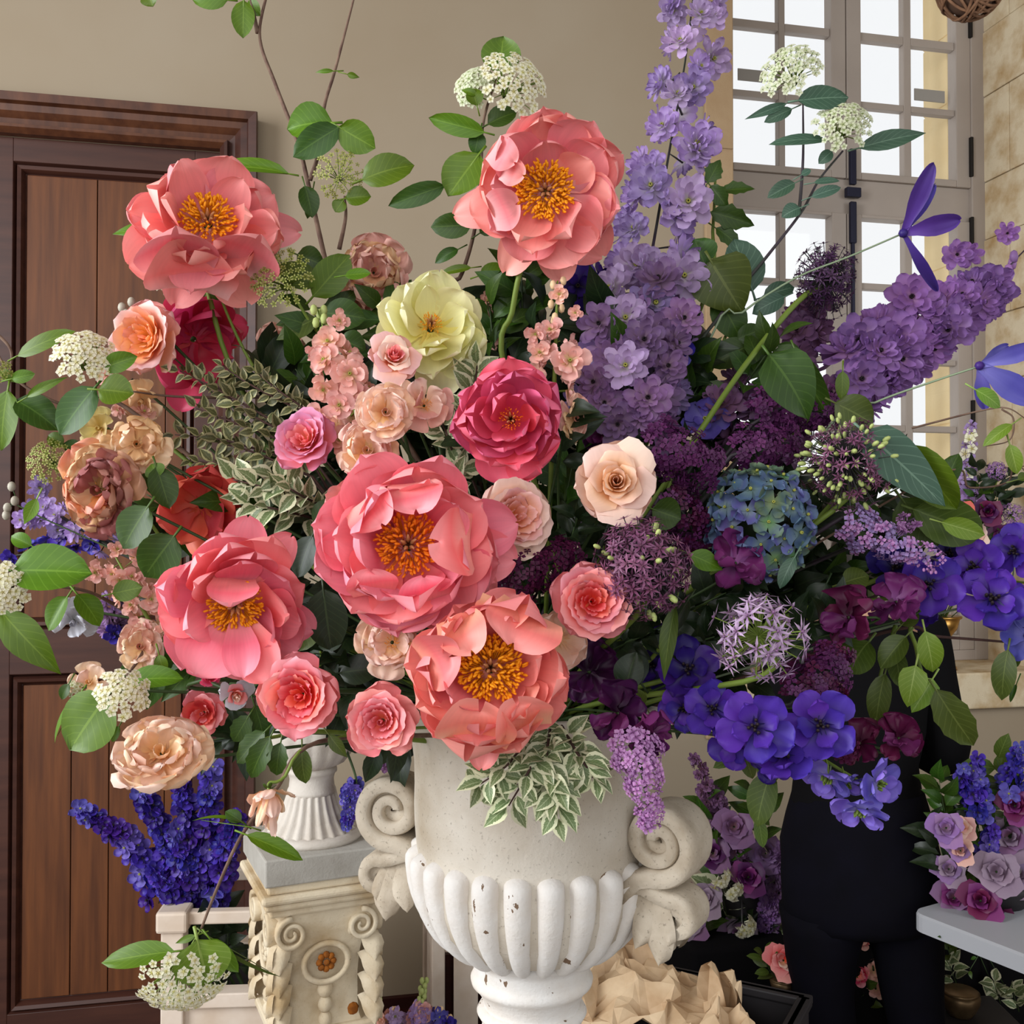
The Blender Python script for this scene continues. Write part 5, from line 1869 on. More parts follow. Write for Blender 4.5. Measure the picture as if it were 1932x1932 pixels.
# ---------------------------------------------------------------- frilled blooms
PPm = [PALEPEACH, PALEPEACH, STOCKP]
ruffled('pale peach lisianthus with a spiral middle at the centre of the bouquet', 728, 778, 128, 1.04, [PALEPEACH, PEACH, PALEPEACH], (0, .15), 5, n=18, name='lisianthus', cat='lisianthus', ruf=.06)
ruffled('peach lisianthus just above the big central peony', 694, 850, 135, 1.06, [PALEPEACH, PEACH, STOCKP], (-.1, .1), 6, n=16, name='lisianthus', cat='lisianthus', ruf=.09)
ruffled('blush lisianthus seen side on with a green eye, below the cream peony', 800, 765, 120, 1.08, [PALEPEACH, DUSTY, STOCKP], (.5, .2), 7, n=10, name='lisianthus', cat='lisianthus', ruf=.06, eye=STAM)
ruffled('cream peach lisianthus with a yellow eye under the big central peony', 740, 1212, 138, 1.0, [PALEPEACH, PALEPEACH, PEACH], (0, .05), 8, n=18, name='lisianthus', cat='lisianthus', ruf=.1, eye=STAM)
ruffled('buff peach carnation hanging low on the left in front of the door', 305, 1422, 205, 1.02, [BUFF, PEACH, PALEPEACH], (-.1, .3), 9, n=22, ruf=.12, squash=(1.02, .78))
ruffled('small peach bloom hanging upside down below the left flowers', 507, 1492, 92, .99, [PALEPEACH, PEACH, BUFF], (-.25, -2.6), 10, n=9, name='sweet_pea', cat='sweet pea', ruf=.07, rise=1.9, stem_pts=[P(535, 1468, 1.0), P(600, 1400, 1.03)])
ruffled('antique brown and coral carnation on the left edge', 188, 925, 165, 1.12, [ANTIQUE, ANTIQUE, ORANGE, ANTIQUE, BUFFDIM], (-.35, .05), 11, n=24, ruf=.16, squash=(.95, 1.15))
ruffled('tan buff lisianthus above the antique carnation', 258, 838, 125, 1.14, [BUFFDIM, BUFF, BUFFDIM], (.0, .1), 12, n=14, name='lisianthus', cat='lisianthus', ruf=.14)
ruffled('pale yellow petals of a bloom between two round leaves on the left', 188, 808, 85, 1.18, [YELLOW, YELLOW, BUFF], (-.3, 0), 13, n=8, name='lisianthus', cat='lisianthus', ruf=.06)
ruffled('tan bloom below the apricot rose', 268, 755, 95, 1.22, [BUFFDIM, BUFFDIM, BUFF], (-.2, -.4), 14, n=8, name='lisianthus', cat='lisianthus', ruf=.08)
ruffled('dusty pink frilled stock head standing against the plain wall', 705, 515, 145, 1.25, [DUSTY, DUSTY, BUFFDIM], (.1, .2), 15, n=20, name='stock_flower', cat='stock', ruf=.16, squash=(1, 1.02))
ruffled('second dusty pink bloom below the frilled head, behind green leaves', 672, 575, 95, 1.27, [DUSTY, DUSTY], (-.2, -.2), 16, n=12, name='stock_flower', cat='stock', ruf=.14)
ruffled('dusty pink frilled bloom by the door casing', 530, 655, 95, 1.27, [DUSTY, DUSTY, STOCKP], (-.1, .1), 17, n=16, name='stock_flower', cat='stock', ruf=.16)
ruffled('buff peach petals beside the white flower head at the lower left', 168, 1288, 85, 1.08, [BUFF, PALEPEACH], (-.2, .2), 18, n=7, name='lisianthus', cat='lisianthus', ruf=.08)
ruffled('pale buff frilled bloom above the lower left leaves', 265, 1220, 105, 1.1, [DUSTY, BUFF, PALEPEACH], (-.1, .1), 19, n=12, name='lisianthus', cat='lisianthus', ruf=.12, squash=(.9, 1.1))
ruffled('greyish white petals hanging behind a pair of leaves on the left', 138, 1170, 95, 1.2, [GREYW], (-.1, -.5), 20, n=7, name='lisianthus', cat='lisianthus', ruf=.08)
ruffled('peach stock bloom right of the hot pink peony', 1085, 790, 90, 1.1, [DUSTY, BUFFDIM, STOCKP], (.3, .1), 22, n=10, name='stock_flower', cat='stock', ruf=.12, squash=(.7, 1.2))


def pea(label, px, py, D, d, mats, face=(0, 0), seed=1, name='sweet_pea', cat='sweet pea', to=None, spin=0.0):
    """A sweet pea or orchid-like bloom: one wide standard, two wings, a keel."""
    rg = random.Random(seed)
    M = frame(px, py, d, face, spin)
    root = thing(name, label, cat, M)
    R = D / 2
    for (a, re, W, zt, zm, mi) in ((1.35, 1.0, 1.35, .1, -.1, 0), (2.1, .95, 1.0, .0, -.15, 0), (.55, .9, .95, .05, -.1, 0), (3.7, .75, .8, .35, .2, 1), (5.2, .8, .85, .3, .2, 1), (4.5, .6, .5, .5, .35, 1), (4.1, .95, .8, -.1, -.15, 0), (5.7, .9, .8, -.1, -.1, 0)):
        pd = ring_petal(a + rg.uniform(-.2, .2), R * re, R * W, R * zt, R * zm, br=R * .05, cup=rg.uniform(.1, .4), ruf=.17, notch=.1, seed=seed * 17 + int(a * 10), um=.7, wb=.25, nu=8, nv=10)
        MB().add(*pd).build('petal', mats[mi % len(mats)], root)
    calyx(root, R * .25)
    ax = (M.to_3x3() @ Vector((0, 0, 1))).normalized()
    stem(root, M, ax, 0.03, 0.0014, STEMD, rg=rg, to=to)
    return root


pea('magenta purple fan petalled sweet pea below the blue hydrangea', 1388, 1062, 130, 1.06, [MAGPUR, PLUM], (.5, .7), 3)
pea('purple sweet pea on a bent pale stalk beside the violet delphinium', 1690, 1135, 120, 1.1, [MAGPUR, PLUM], (-.5, .8), 4)
pea('dark magenta sweet pea left of the bent stalk', 1600, 1165, 125, 1.08, [WINE, PLUM], (-.9, .3), 5)
pea('wine purple sweet pea at the far end of the lower purple flowers', 1695, 1392, 100, 1.08, [WINE, PLUM], (.4, .5), 6)
pea('dark wine sweet pea beside the lower violet delphinium', 1622, 1402, 100, 1.1, [WINE, WINE], (-.9, .4), 7)
pea('aubergine sweet pea above the hanging lilac truss', 1165, 1345, 130, .99, [AUBERG, PLUM], (-.8, .4), 8)
pea('plum sweet pea close over the hanging lilac truss', 1225, 1385, 100, .97, [PLUM, AUBERG], (.6, -.7), 9)
pea('almost black purple sweet pea between the low peony and dark leaves', 1112, 1268, 130, 1.08, [AUBERG, AUBERG], (0, 0), 10)
pea('dark purple bloom above the peach rose', 1135, 815, 90, 1.18, [AUBERG, PLUM], (0, .2), 11)
pea('aubergine bloom behind the blue hydrangea', 1330, 1010, 100, 1.2, [WINE, AUBERG], (0, .1), 12)
pea('wine bloom low behind the lower violet delphinium', 1560, 1330, 95, 1.16, [WINE, PLUM], (.1, .1), 13)

# ---------------------------------------------------------------- delphiniums
spike('tall pale lilac delphinium rising past the window edge to the top of the photo', [(1312, -40, 1.4), (1292, 120, 1.37), (1262, 290, 1.34), (1238, 430, 1.31), (1215, 560, 1.28), (1195, 690, 1.25), (1180, 790, 1.24)], 54, 62, 92, 44, 88, FL_LILAC + FL_LILACP[:1], 3,
      explicit=[(1270, 20, 60, 1.38), (1345, 28, 62, 1.38, (.3, .6), FL_LILACP), (1345, 110, 80, 1.36, (.6, 0)), (1308, 165, 80, 1.33, (.1, .3)), (1315, 270, 95, 1.31, (.1, .4)), (1298, 380, 100, 1.27, (.1, .2), FL_LILACP), (1228, 350, 90, 1.28, (-.1, .4)), (1290, 520, 105, 1.25, (.2, .2), FL_LILACP), (1200, 500, 95, 1.25, (-.1, .3), FL_LILACP)], bias=.5)
spike('dusty mauve delphinium florets low down behind the peach stock', [(1255, 560, 1.25), (1215, 650, 1.22), (1190, 740, 1.2), (1180, 810, 1.2)], 16, 85, 95, 60, 80, FL_MAUVE, 5,
      explicit=[(1180, 600, 100, 1.2, (0, .3), FL_LILACP), (1245, 630, 100, 1.2, (.2, .3)), (1150, 670, 90, 1.19, (-.2, .2)), (1222, 750, 95, 1.15, (.1, .2)), (1140, 760, 85, 1.16), (1130, 610, 85, 1.19, (-.2, .2)), (1260, 690, 85, 1.18, (.3, .2)), (1180, 690, 92, 1.15, (0, .3), FL_LILACP), (1290, 600, 85, 1.2, (.3, .3)), (1120, 720, 80, 1.16, (-.3, .1)), (1165, 800, 85, 1.15, (0, -.1)), (1215, 640, 90, 1.17, (.1, .2)), (1285, 660, 60, 1.2, (.4, 0), FL_NAVY)], name='delphinium')
spike('mauve delphinium leaning out towards the window', [(1935, 470, 1.36), (1870, 535, 1.34), (1790, 592, 1.32), (1700, 645, 1.3), (1610, 705, 1.28), (1520, 775, 1.27)], 34, 70, 95, 22, 78, FL_ORCHID, 7, f0=.22, f1=.82,
      explicit=[(1865, 545, 105, 1.32, (.2, .1)), (1805, 480, 60, 1.33), (1720, 560, 100, 1.28, (.1, .2)), (1700, 640, 105, 1.26, (0, .1)), (1620, 640, 95, 1.26), (1625, 715, 100, 1.25), (1790, 622, 90, 1.28), (1900, 440, 45, 1.36), (1830, 480, 50, 1.34)], buds=4, bud_mat=ORCHID)
spike('dusty mauve delphinium against the lower window panes', [(1545, 575, 1.32), (1480, 680, 1.3), (1410, 760, 1.27), (1350, 820, 1.25)], 18, 72, 85, 25, 70, FL_MAUVED, 9, explicit=[(1525, 615, 78, 1.31, (0, .2)), (1330, 790, 90, 1.22, (0, .2), FL_NAVYL), (1455, 745, 85, 1.26)])
spike('purple delphinium sunk between the mauve spike and the dark alliums', [(1540, 745, 1.28), (1470, 800, 1.25), (1410, 850, 1.22)], 16, 70, 80, 40, 60, FL_MAUVED + FL_MAUVE, 10)
spike('blackish violet delphinium behind the top centre peony', [(1085, 510, 1.32), (1110, 560, 1.3), (1130, 640, 1.28)], 7, 80, 85, 30, 40, FL_VIOD, 11, explicit=[(1090, 540, 95, 1.27, (0, .2)), (1130, 590, 95, 1.27, (.1, 0)), (1085, 630, 80, 1.27)])


def big_floret(root, M, px, py, D, d, mat, face, seed, eye=True, n=(5, 4)):
    """A large delphinium floret: part, with its petals as sub-parts."""
    rg = random.Random(seed)
    F = M.inverted() @ frame(px, py, d, face, rg.uniform(0, 6))
    R = D / 2
    mb = MB()
    for i in range(10):
        a = i * .63
        mb.blob((R * .09 * math.cos(a) * (i % 3), R * .09 * math.sin(a) * (i % 3), R * .12), R * .06, R * .06, R * .13, 5, 4)
    mb.tube([(0, 0, 0), (0, R * .1, -R * .5), (R * .1, R * .4, -R * .9)], [R * .07, R * .05, R * .03], 5)
    o = mb.build('floret', DARKEYE if eye else STEMG, root, F)
    off = rg.uniform(0, 6)
    for i in range(n[0]):
        a = off + 2 * PI * (i + rg.uniform(-.15, .15)) / n[0]
        MB().add(*ring_petal(a, R * rg.uniform(.95, 1.12), R * rg.uniform(.9, 1.05), R * rg.uniform(.05, .25), -R * .15, br=R * .05, cup=rg.uniform(.05, .2), ruf=.06, notch=.03, seed=seed * 7 + i, nu=7, nv=7)).build('petal', mat, o)
    for i in range(n[1]):
        a = off + .6 + 2 * PI * (i + rg.uniform(-.15, .15)) / n[1]
        MB().add(*ring_petal(a, R * .66, R * .62, R * rg.uniform(.25, .4), -R * .03, br=R * .05, cup=.15, ruf=.06, seed=seed * 9 + i, nu=6, nv=6)).build('petal', mat, o)
    return o


def violet(label, path, florets, seed, to=None):
    M = Matrix.Translation(P(*path[-1]))
    root = thing('delphinium', label, 'delphinium', M)
    line = bez([P(*p) for p in path], 16)
    e = mouth(random.Random(seed)) if to is None else to
    full = line + [line[-1].lerp(e, .5) + Vector((0, 0, .01)), e]
    MB().tube(full, taper(len(full) - 1, .0012, .003), 6, M=M.inverted()).build('stem', STEMG, root)
    for i, f in enumerate(florets):
        px, py, D, d, face, mat = f[:6]
        big_floret(root, M, px, py, D, d, mat, face, seed * 100 + i, eye=mat is not VIOLETL)
        q = P(px, py, d + .025)
        k = min(range(len(line)), key=lambda j: (line[j] - q).length)
        MB().tube(bez([line[k], line[k].lerp(q, .5) - Vector((0, 0, .004)), q], 5), .0009, 4, M=M.inverted()).build('pedicel', STEMP, root)
    return root


violet('bright violet delphinium arching down at the lower right, its end florets paler', [(1668, 1500, 1.0), (1590, 1455, 1.02), (1500, 1400, 1.05), (1400, 1350, 1.08), (1300, 1270, 1.1)],
       [(1298, 1262, 120, 1.05, (-.1, .2), VIOLETD), (1290, 1335, 95, 1.05, (-.4, -.3), VIOLET), (1345, 1338, 112, 1.01, (0, .1), VIOLET), (1425, 1372, 138, .98, (0, .1), VIOLET), (1385, 1405, 105, 1.02, (-.4, -.5), VIOLET), (1548, 1368, 138, .99, (.1, .1), VIOLET),
        (1478, 1425, 118, .99, (-.05, .6), VIOLET), (1455, 1440, 80, 1.03, (-.3, -.5), VIOLETD), (1560, 1468, 100, 1.0, (-.5, -1.6), VIOLETL), (1600, 1480, 70, 1.01, (.6, -1.3), VIOLETL), (1658, 1478, 105, .99, (1.2, -.5), VIOLETL), (1622, 1530, 105, .98, (-.3, -2.0), VIOLETL)], 3)
violet('deep violet delphinium reaching out to the right above the brass vase', [(1945, 1100, 1.14), (1880, 1095, 1.16), (1790, 1085, 1.18), (1700, 1075, 1.2)],
       [(1752, 1102, 120, 1.12, (0, .1), VIOLET), (1690, 1070, 105, 1.16, (-.1, .4), VIOLETD), (1838, 1072, 110, 1.13, (-.4, .3), VIOLET), (1872, 1130, 125, 1.1, (.1, .4), VIOLET), (1915, 1040, 100, 1.12, (-.4, .1), VIOLET), (1935, 1140, 90, 1.11, (.3, .2), VIOLET), (1790, 1045, 85, 1.18, (0, .5), VIOLETD), (1735, 1150, 75, 1.16, (0, -.3), VIOLETD)], 4)
violet('dark violet delphinium deep in shade under the pink rose', [(1240, 1210, 1.18), (1270, 1260, 1.2), (1230, 1300, 1.22)], [(1225, 1255, 100, 1.2, (0, .1), VIOLETD), (1275, 1215, 90, 1.18, (0, .1), VIOLETD)], 5)
spike('small lilac delphinium spray low on the left behind leaves', [(40, 985, 1.3), (90, 965, 1.3), (140, 990, 1.28), (220, 1040, 1.27)], 16, 40, 46, 14, 24, FL_LILAC, 12, explicit=[(75, 920, 45, 1.3), (60, 960, 40, 1.3), (110, 1000, 45, 1.29)])
spike('small violet delphinium spray behind the left leaves', [(20, 1050, 1.32), (70, 1040, 1.3), (130, 1015, 1.3), (200, 1020, 1.28)], 9, 42, 46, 14, 20, FL_NAVY, 13)
spike('purple delphinium tip hanging behind the paired leaves at the left', [(215, 1205, 1.3), (212, 1170, 1.3), (222, 1120, 1.28)], 9, 36, 44, 12, 20, FL_MAUVE, 14, explicit=[(215, 1195, 40, 1.29, (0, 0), FL_NAVY)])

# ---------------------------------------------------------------- lilac trusses
panicle('dark purple lilac truss behind the peach rose', [(1210, 845, 1.1), (1270, 850, 1.09), (1330, 885, 1.1)], 58, 48, 230, 22, [TINY_D], 3)
panicle('dark plum lilac truss left of the blue hydrangea', [(1250, 930, 1.12), (1290, 970, 1.11), (1320, 1030, 1.13)], 48, 38, 190, 22, [TINY_D, TINY_W], 4)
panicle('wine dark lilac truss between the two coral peonies', [(940, 1110, 1.07), (990, 1085, 1.06), (1075, 1045, 1.08)], 58, 34, 240, 21, [TINY_W], 5)
panicle('plum pink lilac truss behind the starry allium', [(1490, 1330, 1.05), (1545, 1285, 1.04), (1575, 1235, 1.05)], 64, 32, 220, 22, [TINY_D, TINY_D, TINY_W], 6)
panicle('pink lilac truss hanging down over the urn', [(1185, 1385, .985), (1210, 1450, .96), (1228, 1555, .95)], 56, 20, 290, 20, [TINY_L], 7, buds=.35, mat=STEMD)
panicle('bluish pale lilac truss lying out to the right under the green leaves', [(1590, 975, 1.12), (1660, 1015, 1.1), (1770, 1058, 1.08)], 50, 20, 210, 20, [TINY_B, TINY_B, TINY_L], 8, buds=.25)
panicle('dark plum lilac truss above the blue hydrangea', [(1380, 860, 1.14), (1430, 845, 1.13), (1490, 835, 1.15)], 48, 38, 160, 22, [TINY_D], 9)
panicle('purple lilac truss behind the round dark allium on the right', [(1420, 800, 1.2), (1480, 770, 1.19), (1560, 780, 1.2)], 52, 48, 170, 24, [TINY_D, TINY_D], 10)
panicle('small wine lilac tip beside the lower violet delphinium', [(1590, 1425, 1.08), (1600, 1400, 1.07)], 26, 16, 26, 22, [TINY_W], 11)
panicle('pale pink lilac tip beside the bluish truss', [(1700, 990, 1.12), (1712, 985, 1.11), (1725, 978, 1.1)], 22, 14, 26, 20, [TINY_L], 12, buds=.5)

# ---------------------------------------------------------------- alliums
SA = starry('floret', ALLIUM, 6, 1.0, .13, .8, STEMPUR)
SAD = starry('floret', ALLIUMD, 6, 1.0, .14, .8, STEMPUR)
ABUD = MB().blob((0, 0, .25), .3, .3, .55, 6, 4).mesh('bud', BUDG)
STARM = starry('floret', STAR, 6, 1.0, .1, 1.2, STEMG, z=.1)
ball('dark purple round allium below the peach rose', 1212, 1070, 94, 1.0, SA, 380, 19, 3, squash=1.02, pm=STEMPUR, extra=ABUD, nx=.06, rmin=.6, jit=.14)
ball('dark allium with pale green buds at the right of the bouquet', 1598, 872, 88, 1.1, SA, 300, 15, 4, pm=STEMPUR, extra=ABUD, nx=.4, jit=.16, rmin=.55)
ball('small blackish allium silhouetted against the window', 1560, 528, 60, 1.26, SAD, 230, 13, 5, pm=STEMPUR, jit=.25, rmin=.5, stem_pts=[P(1515, 560, 1.25), P(1420, 670, 1.22), P(1310, 830, 1.18)], smat=STEMG, squash=1.2, thick=.0034)
ball('pale starry lilac allium on the lower right', 1432, 1200, 92, .98, STARM, 70, 30, 6, pm=STEMG, jit=.42, rmin=.52)

# ---------------------------------------------------------------- hydrangea
hr = random.Random(5)
HM = frame(1432, 985, 1.1)
hyd = thing('hydrangea', 'blue green hydrangea head among the purple flowers', 'hydrangea', HM)
for i in range(40):
    z = 1 - 1.25 * (i + .5) / 40
    a = i * 2.39996
    q = math.sqrt(max(0, 1 - z * z))
    ax = Vector((q * math.cos(a), q * math.sin(a), z + .1))
    p = Vector((ax.x * 92, ax.y * 102, ax.z * 60 - 10))
    s = hr.uniform(54, 70)
    ax = ax + Vector((hr.uniform(-.35, .35), hr.uniform(-.35, .35), 0))
    put('floret', (FL_HYDB if hr.random() < .62 + .3 * (ax.x < 0) else FL_HYDG)[hr.randrange(3)], hyd, Matrix.Translation(p) @ rot_to(ax, hr.uniform(0, 6)) @ Matrix.Diagonal((s, s, s, 1)))
MB().blob((0, 0, -35), 60, 68, 40, 10, 6).build('head_core', LEAFDEEP, hyd)
stem(hyd, HM, (HM.to_3x3() @ Vector((0, .4, 1))).normalized(), .06, .004, STEMG, rg=hr)

# ---------------------------------------------------------------- stocks
spike('peach stock spike with green tip buds left of the cream peony', [(600, 585, 1.16), (620, 650, 1.15), (650, 720, 1.13), (680, 800, 1.12)], 12, 58, 70, 22, 50, FL_STOCK, 21, name='stock', cat='stock', stem_mat=STEMG, f0=.35, buds=9,
      explicit=[(660, 705, 78, 1.09, (0, .1)), (610, 735, 60, 1.1), (640, 605, 45, 1.14), (595, 665, 40, 1.14), (640, 765, 65, 1.08), (600, 790, 60, 1.1), (640, 830, 60, 1.09)])
spike('peach stock spike under the top centre peony', [(1052, 530, 1.16), (1050, 590, 1.15), (1048, 660, 1.14), (1045, 740, 1.13)], 8, 50, 66, 22, 36, FL_STOCK, 22, name='stock', cat='stock', stem_mat=STEMG, f0=.5, buds=8,
      explicit=[(1075, 680, 80, 1.1, (.1, .2)), (1010, 630, 46, 1.12), (1018, 665, 50, 1.12), (1055, 555, 40, 1.13), (1085, 590, 32, 1.13)], bud_mat=BUDP)
spike('blush stock florets low on the left between leaves', [(215, 1045, 1.14), (240, 1090, 1.13), (270, 1150, 1.12), (300, 1200, 1.12)], 14, 42, 52, 24, 36, FL_STOCK, 23, name='stock', cat='stock', stem_mat=STEMG, explicit=[(180, 1080, 48, 1.12), (262, 1050, 46, 1.1), (285, 1130, 52, 1.1), (225, 1095, 46, 1.1)])
spike('tan stock florets against the door below the white flower head', [(205, 700, 1.24), (235, 760, 1.23), (270, 800, 1.22)], 6, 40, 46, 16, 22, FL_DUSTY, 24, name='stock', cat='stock', stem_mat=STEMG)
spike('dusty stock florets right of the cream peony', [(915, 570, 1.27), (920, 620, 1.26), (915, 690, 1.25)], 9, 42, 48, 14, 22, FL_DUSTY, 25, name='stock', cat='stock', stem_mat=STEMG)

# ---------------------------------------------------------------- viburnum branches
A = dict
branch('tall bare-tipped viburnum branch rising above the upper left peony', [[(505, -20, 1.3), (490, 70, 1.3), (520, 160, 1.3), (562, 270, 1.29), (580, 340, 1.28), (600, 430, 1.28), (625, 540, 1.27), (650, 640, 1.27)], [(672, -20, 1.3), (650, 65, 1.3), (630, 140, 1.3), (612, 200, 1.29), (600, 290, 1.28), (585, 340, 1.28)],
                                                                        [(470, -15, 1.3), (486, 62, 1.3)], [(650, 370, 1.27), (652, 410, 1.27), (640, 470, 1.27)]],
       [((628, 232), (540, 240), 78, 1.27, A(roll=.15)), ((640, 240), (552, 295), 58, 1.26, A(roll=-.2, mat=LEAFD)), ((640, 240), (708, 280), 62, 1.26, A(roll=.3)), ((682, 340), (781, 308), 66, 1.25, A(roll=-.1)), ((545, 328), (392, 312), 40, 1.24, A(roll=.5, fold=.4)), ((460, 0), (458, 72), 44, 1.29), ((575, 350), (590, 410), 40, 1.27, A(mat=LEAFD)),
        ((652, 375), (700, 370), 40, 1.26), ((648, 378), (632, 400), 30, 1.26), ((430, 0), (360, -4), 40, 1.3), ((280, -12), (288, 12), 36, 1.3), ((470, 0), (490, 30), 26, 1.3), ((655, 140), (678, 146), 12, 1.29, A(shape='lance')), ((630, 134), (594, 136), 9, 1.29, A(shape='lance')), ((590, 360), (580, 412), 22, 1.28, A(mat=LEAFD))],
       [(640, 330, 48, 1.26, TINY_VG, 46, 13, (0, .3))], seed=2, r=.0042)
branch('viburnum branch with a creamy flower head above the top centre peony', [[(935, 150, 1.26), (912, 230, 1.25), (908, 300, 1.25), (898, 420, 1.25), (870, 520, 1.25), (835, 580, 1.26)]],
       [((942, 140), (950, 68), 76, 1.23, A(roll=.1)), ((915, 250), (808, 222), 40, 1.23, A(roll=-.3)), ((920, 235), (975, 210), 46, 1.24, A(mat=LEAFD)), ((900, 200), (890, 165), 34, 1.23), ((905, 290), (845, 370), 86, 1.21, A(roll=.15, droop=.02)), ((840, 350), (732, 388), 42, 1.22, A(roll=-.3, mat=LEAFD)), ((890, 425), (812, 428), 48, 1.22, A(mat=LEAFD)),
        ((905, 250), (895, 290), 34, 1.24, A(mat=LEAFD)), ((865, 470), (820, 495), 24, 1.24, A(mat=LEAFD)), ((890, 505), (830, 515), 18, 1.24), ((900, 180), (870, 168), 16, 1.23, A(shape='lance')), ((905, 440), (935, 420), 30, 1.24, A(mat=LEAFD)), ((905, 520), (960, 505), 34, 1.24)],
       [(968, 158, 66, 1.22, TINY_VW, 92, 17, (.5, .75)), (895, 165, 38, 1.25, TINY_VS, 46, 17, (-.4, .6))], seed=3)
branch('viburnum branch crossing the door at the left with a white flower head', [[(-20, 640, 1.2), (20, 705, 1.19), (75, 745, 1.19), (160, 775, 1.2), (240, 770, 1.2)], [(245, 738, 1.2), (330, 748, 1.22), (440, 750, 1.24), (590, 745, 1.24)], [(20, 705, 1.19), (20, 660, 1.18), (-10, 625, 1.18)]],
       [((32, 672), (140, 622), 40, 1.17, A(roll=-.3)), ((195, 695), (258, 672), 40, 1.14, A(roll=.2)), ((185, 735), (252, 742), 66, 1.13, A(roll=-.1)), ((180, 730), (110, 820), 74, 1.14, A(roll=.2, mat=LEAFD)), ((30, 755), (110, 808), 66, 1.17, A(roll=-.2, mat=LEAFD)), ((15, 735), (0, 850), 62, 1.17, A(roll=.3)), ((50, 750), (125, 710), 20, 1.15, A(shape='lance')), ((22, 715), (65, 705), 26, 1.16),
        ((0, 700), (35, 720), 20, 1.18)],
       [(160, 672, 58, 1.14, TINY_VW, 78, 18, (0, .8)), (0, 700, 22, 1.17, TINY_VG, 18, 12)], seed=4, r=.003)
branch('viburnum branch at the left edge with the largest leaf and half a flower head', [[(30, 1100, 1.1), (150, 1112, 1.12), (215, 1140, 1.14), (280, 1180, 1.16), (350, 1186, 1.17), (420, 1200, 1.18)], [(285, 1185, 1.16), (255, 1240, 1.14), (240, 1275, 1.13)]],
       [((20, 1076), (172, 1080), 100, 1.06, A(roll=-.1, droop=.05)), ((0, 1150), (112, 1272), 70, 1.06, A(roll=.25, shape='lance')), ((128, 1125), (90, 1190), 48, 1.1, A(roll=.4)), ((145, 1120), (190, 1180), 50, 1.1, A(roll=-.4)), ((212, 1120), (268, 1108), 42, 1.08, A(roll=.2)), ((60, 1030), (20, 1010), 30, 1.1), ((70, 940), (45, 990), 26, 1.12, A(shape='lance', mat=LEAFLIME))],
       [(8, 1110, 46, 1.05, TINY_VW, 54, 19, (-.1, .1))], seed=5)
branch('viburnum spray with a white flower head and a broad leaf above the buff carnation', [[(240, 1275, 1.08), (270, 1230, 1.1), (285, 1185, 1.12)]],
       [((205, 1310), (130, 1415), 118, 1.03, A(roll=.1, droop=.05)), ((240, 1285), (345, 1278), 50, 1.05, A(roll=-.2)), ((150, 1310), (95, 1400), 22, 1.06, A(roll=.8)), ((130, 1290), (115, 1320), 22, 1.06, A(mat=LEAFD)), ((225, 1370), (210, 1400), 20, 1.05), ((300, 1235), (310, 1270), 26, 1.08)],
       [(232, 1308, 48, 1.02, TINY_VW, 52, 19, (.1, .3)), (140, 1300, 16, 1.07, TINY_VS, 10, 12)], seed=6)
branch('viburnum spray hanging lowest in front of the white plant stand', [[(380, 1752, .98), (408, 1680, .98), (455, 1578, .99), (520, 1490, 1.0), (600, 1400, 1.03)]],
       [((330, 1795), (190, 1815), 52, .97, A(roll=.2, droop=.04)), ((372, 1772), (392, 1858), 108, .96, A(roll=0, droop=.03, mat=LEAFLIME)), ((395, 1770), (450, 1835), 36, .98, A(roll=.5)), ((465, 1575), (572, 1622), 36, .98, A(roll=-.2)), ((470, 1560), (365, 1538), 18, .99, A(roll=.9)), ((455, 1550), (425, 1530), 26, .99, A(mat=LEAFD)), ((390, 1765), (525, 1848), 14, .99, A(roll=1.2, mat=LEAFOL)), ((370, 1765), (330, 1780), 14, .98, A(shape='lance'))],
       [(345, 1848, 84, .965, TINY_VW, 100, 20, (0, -1.5))], seed=7, r=.003, twigs=[[(378, 1755, .98), (352, 1800, .975), (345, 1840, .97)]])
branch('viburnum branch with two flower heads dark against the window', [[(1590, 285, 1.3), (1545, 340, 1.29), (1512, 400, 1.28), (1450, 480, 1.27), (1370, 580, 1.26), (1280, 720, 1.25)], [(1515, 190, 1.3), (1515, 300, 1.29), (1508, 400, 1.28)]],
       [((1505, 190), (1602, 182), 54, 1.26, A(roll=-.2)), ((1560, 265), (1452, 268), 26, 1.27, A(roll=.3)), ((1618, 280), (1750, 248), 38, 1.26, A(roll=.1, shape='lance')), ((1485, 195), (1405, 225), 18, 1.28, A(shape='lance')), ((1495, 205), (1442, 230), 24, 1.28), ((1500, 345), (1448, 372), 30, 1.27), ((1570, 285), (1545, 308), 24, 1.28), ((1535, 345), (1585, 340), 16, 1.27), ((1530, 372), (1588, 352), 22, 1.27), ((1510, 392), (1475, 408), 32, 1.27), ((1512, 330), (1530, 320), 14, 1.28)],
       [(1490, 135, 58, 1.27, TINY_VS, 70, 16, (-.3, .9)), (1590, 238, 54, 1.26, TINY_VS, 66, 16, (.2, .8))], lmat=LEAFBLUE, seed=8, mat=STEMPUR, r=.003)
branch('green unripe viburnum head beside the upper left peony', [[(535, 525, 1.2), (580, 600, 1.22), (640, 700, 1.24)]], [((600, 540), (520, 500), 60, 1.22, A(mat=LEAFOL)), ((590, 560), (660, 480), 66, 1.22), ((600, 600), (520, 640), 50, 1.22, A(mat=LEAFOL, shape='lance')), ((610, 590), (690, 600), 62, 1.2, A(mat=LEAFD)), ((650, 520), (700, 515), 26, 1.18), ((640, 640), (690, 660), 50, 1.19, A(mat=LEAFD)), ((560, 480), (610, 500), 50, 1.23, A(mat=LEAFD))],
       [(530, 525, 62, 1.19, TINY_VG, 90, 13, (-.5, .5))], seed=9, mat=STEMG)
